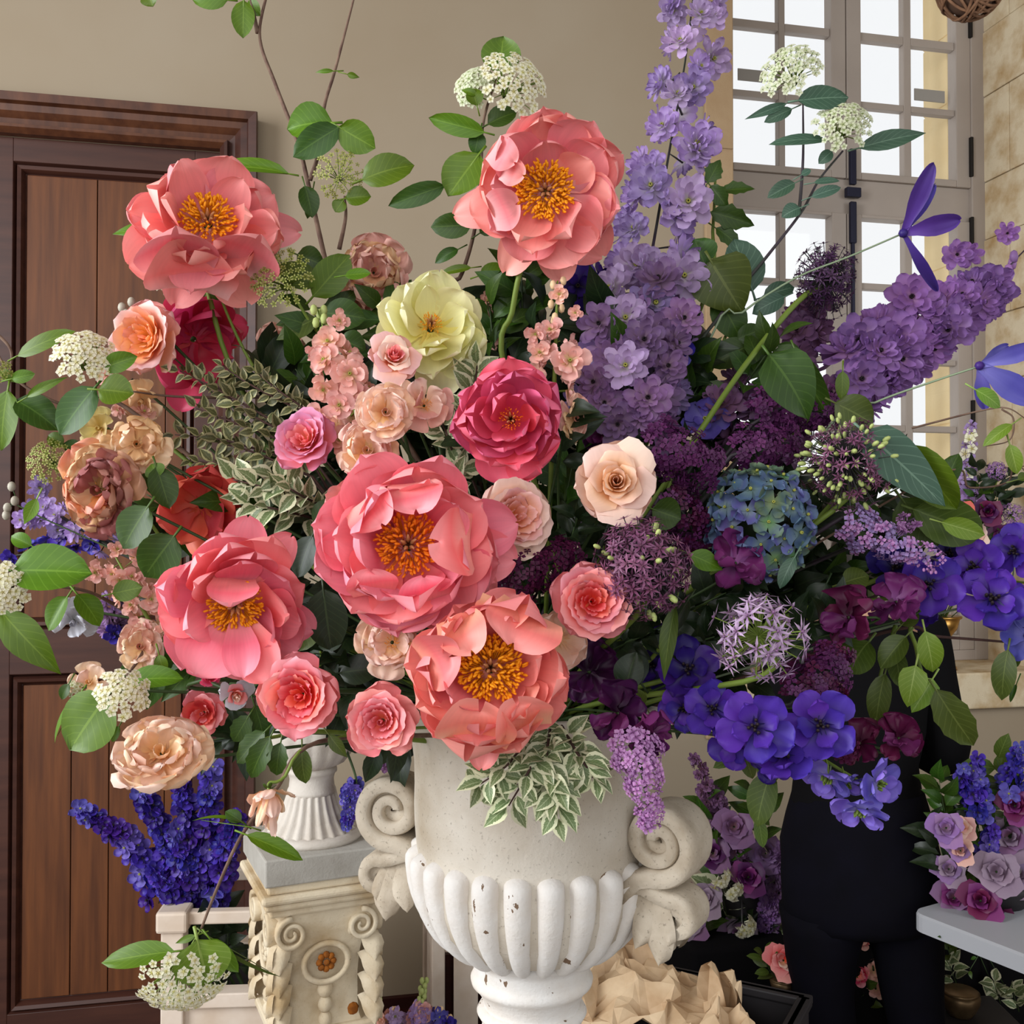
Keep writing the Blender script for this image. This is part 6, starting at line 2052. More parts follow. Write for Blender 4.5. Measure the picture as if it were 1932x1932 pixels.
branch('green unripe viburnum head against the door at the left edge', [[(95, 880, 1.2), (140, 900, 1.22), (250, 930, 1.24)]], [((120, 840), (90, 820), 30, 1.2), ((150, 850), (120, 835), 30, 1.2, A(mat=LEAFD))], [(92, 870, 42, 1.19, TINY_VG, 55, 12, (-.5, .3)), (315, 530, 28, 1.21, TINY_VS, 18, 12, (0, .2))], seed=10, mat=STEMG)
branch('viburnum leaves showing round the upper left peony', [[(400, 520, 1.24), (450, 640, 1.25), (520, 760, 1.25)]], [((290, 430), (210, 440), 30, 1.24, A(roll=.3, shape='lance')), ((395, 500), (385, 560), 40, 1.25), ((400, 540), (430, 560), 40, 1.24, A(mat=LEAFD))], seed=12, mat=STEMG)
branch('round green leaves on the left below the antique carnation', [[(265, 960, 1.12), (300, 1010, 1.13), (360, 1100, 1.14)]], [((280, 955), (230, 1035), 76, 1.08, A(mat=LEAFD, roll=.2)), ((330, 1010), (270, 1090), 82, 1.08, A(mat=LEAFD)), ((295, 880), (320, 960), 56, 1.13, A(mat=LEAFD)), ((300, 900), (285, 875), 40, 1.13)], seed=13, mat=STEMG)

# ---------------------------------------------------------------- broad leaves on the right
branch('pair of broad dark leaves under the leaning mauve delphinium', [[(1545, 780, 1.18), (1480, 830, 1.2), (1400, 900, 1.22)]], [((1450, 668), (1530, 790), 110, 1.14, A(roll=-.35, shape='heart', mat=LEAFD, fold=.3)), ((1500, 660), (1560, 785), 66, 1.17, A(roll=.5, mat=LEAFD)), ((1590, 700), (1588, 755), 26, 1.16, A(mat=LEAF)), ((1575, 760), (1650, 800), 70, 1.16, A(mat=LEAFOL))], name='leafy_branch', cat='leaves', mat=STEMG, seed=21)
branch('two long broad leaves, one blue green, reaching right of the dark allium', [[(1640, 830, 1.12), (1600, 900, 1.15), (1520, 1000, 1.2)]], [((1628, 812), (1785, 955), 96, 1.08, A(roll=-.3, mat=LEAFBLUE, fold=.15, shape='heart')), ((1715, 838), (1805, 965), 80, 1.1, A(roll=.25, mat=LEAF, fold=.3)), ((1780, 925), (1808, 855), 46, 1.16, A(mat=LEAFD)), ((1720, 960), (1860, 1010), 90, 1.13, A(mat=LEAFOL, roll=.3)), ((1700, 940), (1770, 1030), 90, 1.15, A(mat=LEAFOL)), ((1775, 985), (1860, 1010), 40, 1.1, A(mat=LEAFLIME)), ((1650, 1000), (1600, 950), 70, 1.17, A(mat=LEAFD))], name='leafy_branch', cat='leaves', mat=STEMG, seed=22)
branch('broad leaves beside the tall lilac delphinium, one bluish against the window', [[(1400, 560, 1.28), (1350, 680, 1.27), (1300, 800, 1.25)]], [((1340, 490), (1400, 590), 120, 1.25, A(roll=.1, shape='heart', mat=LEAFOL)), ((1420, 550), (1385, 450), 80, 1.27, A(mat=LEAFBLUE, roll=.4)), ((1330, 500), (1310, 450), 70, 1.27, A(mat=LEAFD)), ((1350, 560), (1400, 640), 70, 1.27, A(mat=LEAFD)), ((1420, 650), (1340, 690), 60, 1.26, A(mat=LEAFD)), ((1480, 560), (1420, 590), 40, 1.27, A(mat=LEAFBLUE)), ((1440, 560), (1500, 540), 36, 1.28, A(mat=LEAFBLUE)), ((1390, 640), (1440, 620), 40, 1.26, A(mat=LEAFD))], name='leafy_branch', cat='leaves', mat=STEMG, seed=23)
branch('small toothed leaves between the lilac delphinium and the window', [[(1350, 330, 1.33), (1345, 430, 1.32), (1330, 560, 1.3)]], [((1335, 345), (1360, 300), 34, 1.31, A(serr=.12)), ((1360, 360), (1425, 355), 30, 1.31, A(serr=.12)), ((1340, 400), (1425, 425), 44, 1.31, A(serr=.14)), ((1340, 350), (1375, 395), 34, 1.31, A(serr=.12)), ((1350, 430), (1400, 470), 34, 1.31, A(serr=.1))], lmat=LEAFD, name='leafy_branch', cat='leaves', mat=STEMG, seed=24, lshape='lance')
branch('light green vine trailing down over the black top at the right', [[(1790, 1360, 1.1), (1740, 1270, 1.1), (1720, 1200, 1.12), (1660, 1130, 1.15)], [(1650, 1380, 1.12), (1660, 1280, 1.13), (1690, 1180, 1.14)]],
       [((1728, 1255), (1712, 1335), 52, 1.06, A(mat=LEAFLIME, shape='heart')), ((1760, 1280), (1720, 1345), 46, 1.08, A(mat=LEAFLIME, shape='heart')), ((1765, 1300), (1838, 1410), 66, 1.07, A(mat=LEAFOL, serr=.06, roll=.2)), ((1745, 1190), (1762, 1270), 48, 1.08, A(mat=LEAFLIME)), ((1710, 1200), (1660, 1260), 50, 1.1, A(mat=LEAFOL)), ((1690, 1220), (1700, 1300), 40, 1.12, A(mat=LEAFOL)), ((1640, 1210), (1600, 1270), 80, 1.12, A(mat=LEAFOL, roll=.3)), ((1670, 1270), (1650, 1370), 46, 1.12, A(mat=LEAFOL)), ((1700, 1180), (1730, 1150), 40, 1.12, A(mat=LEAFOL)), ((1590, 1100), (1640, 1085), 50, 1.13, A(mat=LEAFOL)), ((1560, 1100), (1540, 1150), 60, 1.14, A(mat=LEAFDEEP))],
       name='leafy_vine', cat='leaves', mat=STEMG, seed=25)
branch('thin vine with one hanging leaf at the right edge over the sill', [[(1945, 1215, 1.12), (1860, 1208, 1.13), (1760, 1200, 1.14), (1680, 1190, 1.15)]], [((1902, 1225), (1888, 1322), 46, 1.1, A(mat=LEAFOL)), ((1918, 1230), (1915, 1260), 20, 1.11, A(mat=LEAFOL)), ((1918, 1290), (1905, 1325), 10, 1.11, A(mat=LEAFD))], name='leafy_vine', cat='leaves', mat=BARKD, seed=26, r=.0026)
branch('clematis vine with small leaves curling at the right edge', [[(1935, 890, 1.1), (1912, 870, 1.1), (1900, 910, 1.12), (1830, 920, 1.14), (1760, 900, 1.16)], [(1935, 790, 1.1), (1900, 770, 1.1), (1850, 775, 1.12), (1720, 808, 1.15)], [(1860, 842, 1.1), (1905, 830, 1.1), (1912, 790, 1.1), (1890, 772, 1.1)]],
       [((1840, 735), (1890, 768), 32, 1.08, A(mat=LEAFLIME)), ((1910, 800), (1855, 840), 24, 1.08, A(mat=LEAFLIME)), ((1905, 838), (1920, 895), 30, 1.08, A(mat=LEAFLIME)), ((1920, 905), (1945, 900), 24, 1.09, A(mat=LEAFOL))], name='leafy_vine', cat='leaves', mat=BARK, seed=27, r=.0016)
branch('leaves hanging below the violet delphinium at the lower right', [[(1440, 1520, 1.06), (1430, 1450, 1.07), (1400, 1380, 1.08), (1340, 1300, 1.12)]], [((1455, 1455), (1425, 1560), 62, 1.04, A(mat=LEAFOL, roll=.2)), ((1410, 1415), (1345, 1448), 28, 1.05, A(mat=LEAFOL)), ((1405, 1420), (1420, 1470), 30, 1.05, A(mat=LEAFOL)), ((1430, 1540), (1440, 1600), 26, 1.06, A(mat=LEAFOL))], name='leafy_branch', cat='leaves', mat=STEMG, seed=28)
branch('long pointed leaves between the dark allium and the starry one', [[(1280, 1140, 1.06), (1260, 1180, 1.08), (1220, 1250, 1.12)]], [((1275, 1140), (1250, 1285), 36, 1.02, A(mat=LEAFOL, shape='lance', roll=.2)), ((1230, 960), (1285, 980), 64, 1.08, A(mat=LEAFD, roll=.2)), ((1300, 1045), (1365, 1075), 42, 1.05, A(mat=LEAF, shape='lance')), ((1210, 1290), (1170, 1240), 76, 1.06, A(mat=LEAFDEEP)), ((1180, 1300), (1200, 1230), 60, 1.05, A(mat=LEAFDEEP)), ((1215, 1330), (1195, 1300), 30, 1.03, A(mat=LEAFOL)), ((1300, 1130), (1260, 1200), 40, 1.05, A(mat=LEAFDEEP)), ((1500, 1050), (1470, 1110), 30, 1.06, A(mat=LEAFBLUE))], name='leafy_branch', cat='leaves', mat=STEMG, seed=29)
branch('dark toothed rose leaves at the lower left below the coral rose', [[(480, 1400, 1.04), (520, 1390, 1.05), (600, 1380, 1.08)]], [((500, 1380), (445, 1440), 44, 1.03, A(serr=.08)), ((510, 1390), (470, 1470), 44, 1.02, A(serr=.08)), ((530, 1400), (520, 1465), 40, 1.02, A(serr=.08)), ((470, 1350), (440, 1400), 40, 1.05, A(serr=.08)), ((570, 1410), (575, 1480), 40, 1.03, A(mat=LEAFOL)), ((620, 1385), (655, 1430), 26, 1.0, A(mat=LEAFOL, shape='lance')), ((480, 1330), (500, 1400), 40, 1.06, A(serr=.08))], lmat=LEAFD, name='leafy_branch', cat='leaves', mat=STEMG, seed=30)
branch('large deep green leaves between the left and central peonies', [[(600, 1180, 1.1), (610, 1250, 1.12), (640, 1320, 1.15)]], [((610, 1110), (625, 1230), 84, 1.07, A(mat=LEAFDEEP)), ((585, 1150), (560, 1230), 66, 1.09, A(mat=LEAFOL)), ((650, 1190), (600, 1220), 60, 1.08, A(mat=LEAFDEEP)), ((640, 1270), (720, 1260), 60, 1.1, A(mat=LEAFDEEP)), ((640, 1310), (560, 1280), 60, 1.12, A(mat=LEAFDEEP)), ((590, 1010), (560, 1090), 60, 1.1, A(mat=LEAFDEEP)), ((600, 1000), (640, 940), 60, 1.12, A(mat=LEAFD))], name='leafy_branch', cat='leaves', mat=STEMG, seed=31)

# ---------------------------------------------------------------- clematis
def clematis(label, px, py, d, pet, path, seed):
    M = frame(px, py, d)
    root = thing('clematis', label, 'clematis', M)
    for i, (a, re, W, zt, zm) in enumerate(pet):
        pd = ring_petal(math.radians(a), re, W, zt, zm, br=4, cup=.18, ruf=.05, notch=-.04, seed=seed * 11 + i, um=.5, wb=.35, nu=10, nv=8)
        MB().add(*pd).build('petal', CLEM if seed == 1 else PERI, root)
    MB().blob((0, 0, 0), 9, 9, 9, 8, 6).build('hub', CLEM, root)
    line = bez([P(*p) for p in path] + [mouth(random.Random(seed))], 20)
    MB().tube(line, taper(20, .0011, .0016), 5, M=M.inverted()).build('stem', STEMP, root)
    return root


clematis('indigo clematis with long petals in front of the window, high on the right', 1704, 440, 1.2, [(66, 130, 34, 10, 20), (8, 100, 38, -20, 10), (-62, 130, 22, -60, 0), (56, 100, 26, -30, -10)], [(1700, 442, 1.2), (1600, 485, 1.21), (1500, 525, 1.22), (1400, 590, 1.23), (1330, 660, 1.24)], 1)
clematis('periwinkle clematis at the right edge with petals blown back', 1848, 690, 1.12, [(16, 110, 34, 20, 20), (-38, 120, 52, 10, 10), (-84, 84, 30, -30, 0), (35, 60, 24, -40, -10)], [(1845, 692, 1.12), (1760, 720, 1.14), (1650, 760, 1.16), (1560, 810, 1.18)], 2)
clematis('periwinkle petals of a clematis cut by the right edge above the sill', 1940, 1200, 1.1, [(170, 45, 50, 0, 10), (-130, 50, 50, -10, 0), (100, 50, 40, -10, 0)], [(1940, 1200, 1.1), (1900, 1180, 1.12), (1800, 1150, 1.16)], 3)

# ---------------------------------------------------------------- variegated and dark sprigs
VG = 'variegated sprigs at the left of the bouquet'
i = 0
for (t, m, b) in (((340, 700), (420, 740), (560, 820)), ((370, 770), (450, 800), (580, 850)), ((330, 820), (420, 830), (560, 870)), ((420, 690), (480, 730), (600, 790)), ((360, 870), (440, 880), (560, 920)), ((480, 700), (530, 740), (620, 800)), ((400, 720), (470, 780), (590, 840)), ((390, 830), (470, 850), (590, 900))):
    sprig(('topmost olive variegated sprig but one, tip near the magenta peony', 'olive variegated sprig above the rose pink garden rose', 'olive variegated sprig reaching for the tan buff lisianthus', 'topmost olive variegated sprig beside the door casing', 'lowest olive variegated sprig, over the deep coral peony', 'olive variegated sprig by the dusty pink door-side bloom', 'olive variegated sprig crossing the middle of the tangle', 'olive variegated sprig left of the rose pink garden rose')[i], [(t[0], t[1], 1.2), (m[0], m[1], 1.19), (b[0], b[1], 1.2)], 28, 29, LU_VARD, 40 + i, 'variegated_sprig', VG, mat=BARKD)
    i += 1
for (t, m, b, lab) in (((440, 905), (500, 920), (590, 950), 'white edged sprig above the left coral peony'), ((455, 950), (520, 960), (600, 980), 'white edged sprig nearest the left coral peony'), ((520, 900), (560, 930), (620, 960), 'white edged sprig beside the big central peony'),
                       ((830, 790), (850, 840), (860, 900), 'white edged sprig left of the hot pink peony'), ((900, 690), (890, 740), (850, 800), 'white edged sprig under the cream peony'), ((870, 880), (860, 910), (840, 950), 'white edged sprig above the big central peony'),
                       ((905, 1480), (960, 1440), (1010, 1370), 'white edged sprig hanging furthest left over the urn'), ((960, 1520), (1000, 1450), (1030, 1370), 'white edged sprig hanging straight down over the urn'), ((1050, 1540), (1050, 1470), (1050, 1380), 'white edged sprig hanging lowest over the urn'), ((1125, 1470), (1095, 1430), (1060, 1370), 'white edged sprig hanging beside the pink lilac truss'), ((1030, 1500), (1030, 1440), (1040, 1360), 'white edged sprig filling the middle of the hanging tuft')):
    lo = t[1] > 1300
    d = .985 if lo else 1.12
    sprig(lab, [(t[0], t[1], d - .005), (m[0], m[1], d - .01), (b[0], b[1], d + .04)], 30 if lo else 20, 50 if lo else 46, LU_VAR, 60 + i, 'variegated_sprig', mat=BARKD, spread=1)
    i += 1
rg = random.Random(77)
DG = 'dark leaves deep in the bouquet'
spots = []
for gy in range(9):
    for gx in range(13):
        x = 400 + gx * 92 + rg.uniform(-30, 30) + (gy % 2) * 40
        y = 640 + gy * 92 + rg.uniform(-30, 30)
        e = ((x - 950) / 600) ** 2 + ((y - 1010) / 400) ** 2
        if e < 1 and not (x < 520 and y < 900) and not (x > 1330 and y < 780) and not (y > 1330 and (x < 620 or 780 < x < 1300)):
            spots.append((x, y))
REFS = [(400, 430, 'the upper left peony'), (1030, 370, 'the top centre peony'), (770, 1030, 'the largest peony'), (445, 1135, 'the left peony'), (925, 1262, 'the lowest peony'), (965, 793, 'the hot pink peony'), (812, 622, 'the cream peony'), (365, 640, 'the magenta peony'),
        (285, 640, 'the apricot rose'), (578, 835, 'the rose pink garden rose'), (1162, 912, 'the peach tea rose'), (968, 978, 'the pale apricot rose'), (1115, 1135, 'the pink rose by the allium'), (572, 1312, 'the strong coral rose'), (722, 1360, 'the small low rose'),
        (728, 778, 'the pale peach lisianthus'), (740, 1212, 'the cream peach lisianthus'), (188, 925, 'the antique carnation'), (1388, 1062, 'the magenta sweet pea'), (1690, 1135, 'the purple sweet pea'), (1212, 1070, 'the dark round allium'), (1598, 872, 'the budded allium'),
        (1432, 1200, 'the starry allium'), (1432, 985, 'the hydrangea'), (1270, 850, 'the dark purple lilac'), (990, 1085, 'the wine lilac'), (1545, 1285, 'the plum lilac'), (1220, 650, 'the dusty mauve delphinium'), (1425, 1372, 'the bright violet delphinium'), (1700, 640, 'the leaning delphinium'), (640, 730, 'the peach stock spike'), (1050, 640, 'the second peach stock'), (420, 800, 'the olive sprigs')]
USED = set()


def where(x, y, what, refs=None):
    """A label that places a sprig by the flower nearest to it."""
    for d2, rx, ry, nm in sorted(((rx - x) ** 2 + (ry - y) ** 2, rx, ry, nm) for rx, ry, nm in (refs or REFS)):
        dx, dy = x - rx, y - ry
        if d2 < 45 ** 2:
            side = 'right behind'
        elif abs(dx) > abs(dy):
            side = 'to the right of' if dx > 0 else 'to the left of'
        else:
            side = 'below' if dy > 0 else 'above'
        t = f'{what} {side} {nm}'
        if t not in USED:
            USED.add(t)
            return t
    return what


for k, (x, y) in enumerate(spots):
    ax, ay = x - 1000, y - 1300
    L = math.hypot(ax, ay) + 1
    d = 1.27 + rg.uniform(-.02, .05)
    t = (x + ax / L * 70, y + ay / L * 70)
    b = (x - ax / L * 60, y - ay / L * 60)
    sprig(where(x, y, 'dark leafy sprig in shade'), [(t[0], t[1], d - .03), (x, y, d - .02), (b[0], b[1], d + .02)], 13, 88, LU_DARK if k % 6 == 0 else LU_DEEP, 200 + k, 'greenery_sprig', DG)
for k, (x, y, s, lab) in enumerate(((985, 560, 1, 'green leafy sprig right of the cream peony behind the peony stalk'), (1000, 480, 1, 'green leafy sprig under the top centre peony'), (930, 640, 1, 'green leafy sprig between cream and hot pink peonies'), (620, 640, 1, 'green leafy sprig left of the cream peony'), (1300, 760, 1, 'green leafy sprig below the lilac delphinium'), (1500, 1110, 0, 'dark leafy sprig right of the blue hydrangea'), (1560, 1000, 0, 'dark leafy sprig under the pale bluish lilac'), (1650, 1080, 0, 'dark leafy sprig behind the deep violet delphinium'), (1430, 690, 1, 'green leafy sprig behind the diagonal allium stalk'), (1660, 940, 0, 'dark leafy sprig behind the long broad leaves'), (330, 960, 1, 'green leafy sprig beside the deep coral peony'), (350, 1250, 1, 'green leafy sprig under the left coral peony'), (440, 1390, 0, 'dark leafy sprig under the coral rose'))):
    ax, ay = x - 1000, y - 1300
    L = math.hypot(ax, ay) + 1
    d = 1.26
    sprig(lab, [(x + ax / L * 60, y + ay / L * 60, d - .02), (x, y, d - .02), (x - ax / L * 60, y - ay / L * 60, d)], 14, 78, LU_DARK if s else LU_DEEP, 330 + k)
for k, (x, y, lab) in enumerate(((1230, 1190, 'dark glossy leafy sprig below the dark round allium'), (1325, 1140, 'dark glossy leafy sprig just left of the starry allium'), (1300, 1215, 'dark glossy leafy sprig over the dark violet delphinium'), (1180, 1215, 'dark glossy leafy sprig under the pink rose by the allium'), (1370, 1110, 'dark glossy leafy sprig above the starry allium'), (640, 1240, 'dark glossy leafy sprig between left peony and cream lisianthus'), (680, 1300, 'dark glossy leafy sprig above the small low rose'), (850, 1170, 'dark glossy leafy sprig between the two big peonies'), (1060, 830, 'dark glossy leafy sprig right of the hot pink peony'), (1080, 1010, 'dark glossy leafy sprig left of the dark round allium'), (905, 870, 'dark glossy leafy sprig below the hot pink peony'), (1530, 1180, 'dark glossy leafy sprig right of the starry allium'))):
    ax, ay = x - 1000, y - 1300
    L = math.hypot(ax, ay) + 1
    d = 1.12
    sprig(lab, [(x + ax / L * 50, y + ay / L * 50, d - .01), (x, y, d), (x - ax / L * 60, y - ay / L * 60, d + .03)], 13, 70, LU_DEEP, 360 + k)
# silvery seed buds on thin stalks at the left
for k, (pts, lab) in enumerate((([(22, 918), (28, 945), (14, 958), (12, 972)], 'silvery round buds on a thin stalk at the left edge'), ([(230, 580), (248, 570), (238, 592), (240, 606)], 'silvery round buds beside the apricot rose'))):
    d = 1.22
    M = Matrix.Translation(P(pts[0][0], pts[0][1], d))
    r = thing('bud_spray', lab, 'buds', M)
    e = mouth(random.Random(k))
    base = P(pts[0][0] + 60, pts[0][1] + 60, d)
    MB().tube(bez([P(pts[0][0] + 8, pts[0][1] + 20, d), base, base.lerp(e, .6), e], 12), .001, 5, M=M.inverted()).build('stem', STEMD, r)
    for p in pts:
        MB().tube([P(pts[0][0] + 8, pts[0][1] + 20, d), P(p[0], p[1], d)], .0007, 4, M=M.inverted()).build('pedicel', STEMD, r)
        MB().blob(P(p[0], p[1], d), .005, .005, .006, 8, 6, M=M.inverted()).build('bud', BUDS, r)

# ---------------------------------------------------------------- background flowers
BL = random.Random(9)
bkx = SM @ Vector((W2 / 2, D2 / 2, .36))
for k, (t, m, lab) in enumerate((((148, 1525), (250, 1600), 'blue delphinium spike leaning furthest left over the stand'), ((262, 1490), (320, 1600), 'blue delphinium spike second from the door side of the stand'), ((340, 1470), (360, 1590), 'blue delphinium spike below the buff carnation'), ((400, 1440), (390, 1570), 'blue delphinium spike tallest in the stand'), ((450, 1540), (420, 1620), 'blue delphinium spike nearest the carved pedestal'), ((330, 1560), (350, 1640), 'blue delphinium spike low in the middle of the stand'), ((290, 1640), (330, 1690), 'blue delphinium spike lowest at the stand post'))):
    p = (m[0] * .5 + 380 * .5, 1712)
    spike(lab, [(t[0], t[1], 2.44), (m[0], m[1], 2.46), (p[0], p[1], 2.52)], 34, 38, 46, 8, 26, FL_NAVY + FL_VIOD + FL_NAVYL[:1], 400 + k, to=Vector((bkx.x + BL.uniform(-.06, .06), bkx.y + BL.uniform(-.06, .06), .34)), f1=.92, stem_mat=STEMD, thick=.004, group='blue delphiniums in the plant stand')
for k, (x, y) in enumerate(((370, 1800), (430, 1800), (470, 1790), (400, 1780))):
    sprig('long dark leafy stem inside the white plant stand, ' + ('nearest the capped post', 'third from the capped post', 'nearest the carved pedestal', 'second from the capped post')[k], [(x, y - 60, 2.5), (x, y, 2.52), (x, y + 60, 2.54)], 10, 62, LU_DEEP, 420 + k, 'leafy_spray', 'dark stems inside the plant stand', to=Vector((bkx.x + BL.uniform(-.05, .05), bkx.y + BL.uniform(-.05, .05), .34)))


def bg_rose(label, px, py, D, d, mats, to, seed, group=None, name='rose', face=(0, .1), n=11):
    rg = random.Random(seed)
    M = frame(px, py, d, face)
    root = thing(name, label, 'rose' if name == 'rose' else 'flower', M, group)
    R = D / 2
    for i in range(n):
        f = (i + 1) / n
        a = i * 2.4 + rg.uniform(-.2, .2)
        if name == 'rose':
            pd = sector(a, 2.2, R * .06, R * (.2 + .75 * f), R * (.8 - .3 * f), 0, .1 + .3 * f, .55, .05, seed * 3 + i, nu=4, nv=5)
        else:
            pd = ring_petal(a, R * (.4 + .65 * f), R * .8, R * .4 * (1 - f), 0, br=2, ruf=.12, seed=seed * 3 + i, nu=5, nv=6)
        MB().add(*pd).build('petal', mats[i % len(mats)], root)
    line = bez([M.translation, M.translation.lerp(to, .4) + Vector((0, .02, .01)), to], 8)
    MB().tube(line, .003, 5, M=M.inverted()).build('stem', STEMD, root)
    return root


def vase_group(px, py, d, zbase, name, label, h=.2, r=.07, mat=ZINC):
    p = P(px, py, d)
    M = Matrix.Translation((p.x, p.y, zbase))
    vessel(name, label, name.split('_')[-1], M, [(0, 0), (r * .7, 0), (r * .75, .01), (r * .95, h * .6), (r, h), (r * .93, h), (r * .85, h * .6), (0, .02)], mat)
    return Vector((p.x, p.y, zbase + h * .8))


BREF = [(1330, 1695, 'the scroll-side grey rose'), (1395, 1765, 'the low grey mauve rose'), (1450, 1700, 'the mauve rose by the trousers'), (1385, 1560, 'the highest dusty mauve rose'), (1345, 1610, 'the dark mauve rose'), (1445, 1610, 'the mauve rose by the black top'), (1412, 1655, 'the aubergine bloom'), (1440, 1775, 'the smallest grey mauve rose')]
TREF = [(1785, 1562, 'the trouser-side mauve rose'), (1815, 1560, 'the small peach bloom'), (1905, 1580, 'the high dusty mauve rose'), (1880, 1645, 'the greyish rose'), (1800, 1695, 'the plum rose at the table edge'), (1850, 1700, 'the lowest plum rose'), (1915, 1520, 'the wine purple rose'), (1812, 1605, 'the dusty pink bloom')]
SREF = [(1808, 970, 'the small coral rose'), (1865, 965, 'the dark purple bloom'), (1838, 1010, 'the blush bloom'), (1890, 1010, 'the plum bloom'), (1835, 935, 'the white spike'), (1880, 888, 'the pale allium ball')]
# mauve bouquet behind the urn, standing on the low black box
zb = .5
v1 = vase_group(1400, 1760, 3.0, zb, 'flower_vase', 'dark vase lost among the mauve flowers behind the urn', .14, .06, BLACKP)
for k, (x, y, D, m, lab) in enumerate(((1330, 1695, 62, [ROSEGREY], 'grey mauve rose nearest the urn scroll'), (1395, 1765, 66, [ROSEGREY, MAUVED], 'grey mauve rose low in the back bouquet'), (1450, 1700, 64, [MAUVE, MAUVED], 'mauve rose beside the trousers in the back bouquet'), (1385, 1560, 66, [MAUVED], 'dusty mauve rose high in the back bouquet'), (1345, 1610, 60, [MAUVED, AUBERG], 'dark mauve rose right of the urn handle'), (1445, 1610, 62, [MAUVE], 'mauve rose high beside the black top'), (1300, 1745, 60, [MAUVED, ROSEGREY], 'mauve rose low by the urn lobes'), (1440, 1775, 56, [ROSEGREY], 'small grey mauve rose low beside the trousers'), (1290, 1690, 50, [WINE], 'wine red bloom tucked behind the urn scroll'), (1412, 1655, 60, [AUBERG, PLUM], 'aubergine bloom in the middle of the back bouquet'))):
    bg_rose(lab, x, y, D, 2.92 + .03 * (k % 3), m, v1, 500 + k)
for k, (t, b, ms, lab) in enumerate((((1310, 1425), (1360, 1560), FL_MAUVED, 'thin mauve delphinium tip rising behind the urn handle'), ((1350, 1500), (1390, 1640), FL_MAUVED, 'dusty mauve delphinium behind the urn handle'), ((1455, 1690), (1440, 1770), FL_ORCHID, 'purple delphinium low beside the trousers'), ((1480, 1600), (1450, 1700), FL_MAUVE, 'mauve delphinium half hidden by the black top'))):
    spike(lab, [(t[0], t[1], 2.95), ((t[0] + b[0]) / 2, (t[1] + b[1]) / 2, 2.96), (b[0], b[1], 2.97)], 14, 22 if k == 0 else 40, 40, 4, 20, ms, 520 + k, to=v1, stem_mat=STEMD)
for k, (x, y) in enumerate(((1360, 1650), (1420, 1720), (1370, 1720), (1330, 1780), (1400, 1800), (1460, 1660), (1430, 1540), (1380, 1790), (1460, 1790), (1340, 1560))):
    sprig(where(x, y, 'leafy sprig in the back bouquet', BREF), [(x - 10, y - 50, 2.98), (x, y, 2.97), (x + 10, y + 50, 2.98)], 12, 56, (LU_DARK, LU_DEEP, LU_VAR)[k % 3], 540 + k, 'greenery_sprig', 'leafy sprigs in the back bouquet', to=v1)
for k, (x, y) in enumerate(((1355, 1650), (1375, 1670), (1400, 1740))):
    panicle('small cream flower tuft in the back bouquet, ' + ('uppermost', 'middle one', 'lowest')[k], [(x, y, 2.9), (x + 10, y + 10, 2.9)], 22, 14, 22, 20, [TINY_VW], 560 + k, 'flower_tuft', cat='flowers', to=v1, group='cream tufts in the back bouquet')
# coral rose in the goblet
gv = Vector((gp.x, gp.y, hz + .08))
bg_rose('coral and cream rose in the brass goblet beside the trousers', 1478, 1812, 62, 2.7, [ROSECORAL, CORAL, PALEPEACH], gv, 570)
sprig('green leafy sprig in the brass goblet', [(1440, 1800, 2.72), (1452, 1830, 2.72), (1470, 1850, 2.72)], 9, 40, LU_OL, 571, to=gv)
# pink blooms seen between the legs
v2 = vase_group(1640, 1905, 2.98, .5, 'flower_vase', 'dark vase seen between the trouser legs', .1, .05, BLACKP)
for k, (x, y, D, m, lab) in enumerate(((1627, 1772, 40, [DUSTY, CORAL], 'small pink bloom highest between the trouser legs'), (1620, 1838, 46, [ROSEPINK, MAGENTA], 'pink bloom between the trouser legs, nearer the first leg'), (1648, 1830, 46, [DUSTY, STOCKP], 'blush bloom between the trouser legs, nearer the second leg'), (1652, 1865, 40, [DUSTY, STOCKP], 'blush bloom lowest between the trouser legs'))):
    bg_rose(lab, x, y, D, 2.93, m, v2, 580 + k, name='stock_flower')
sprig('leafy sprig between the trouser legs', [(1630, 1840, 2.95), (1632, 1870, 2.95), (1638, 1900, 2.96)], 12, 36, LU_OL, 590, to=v2)

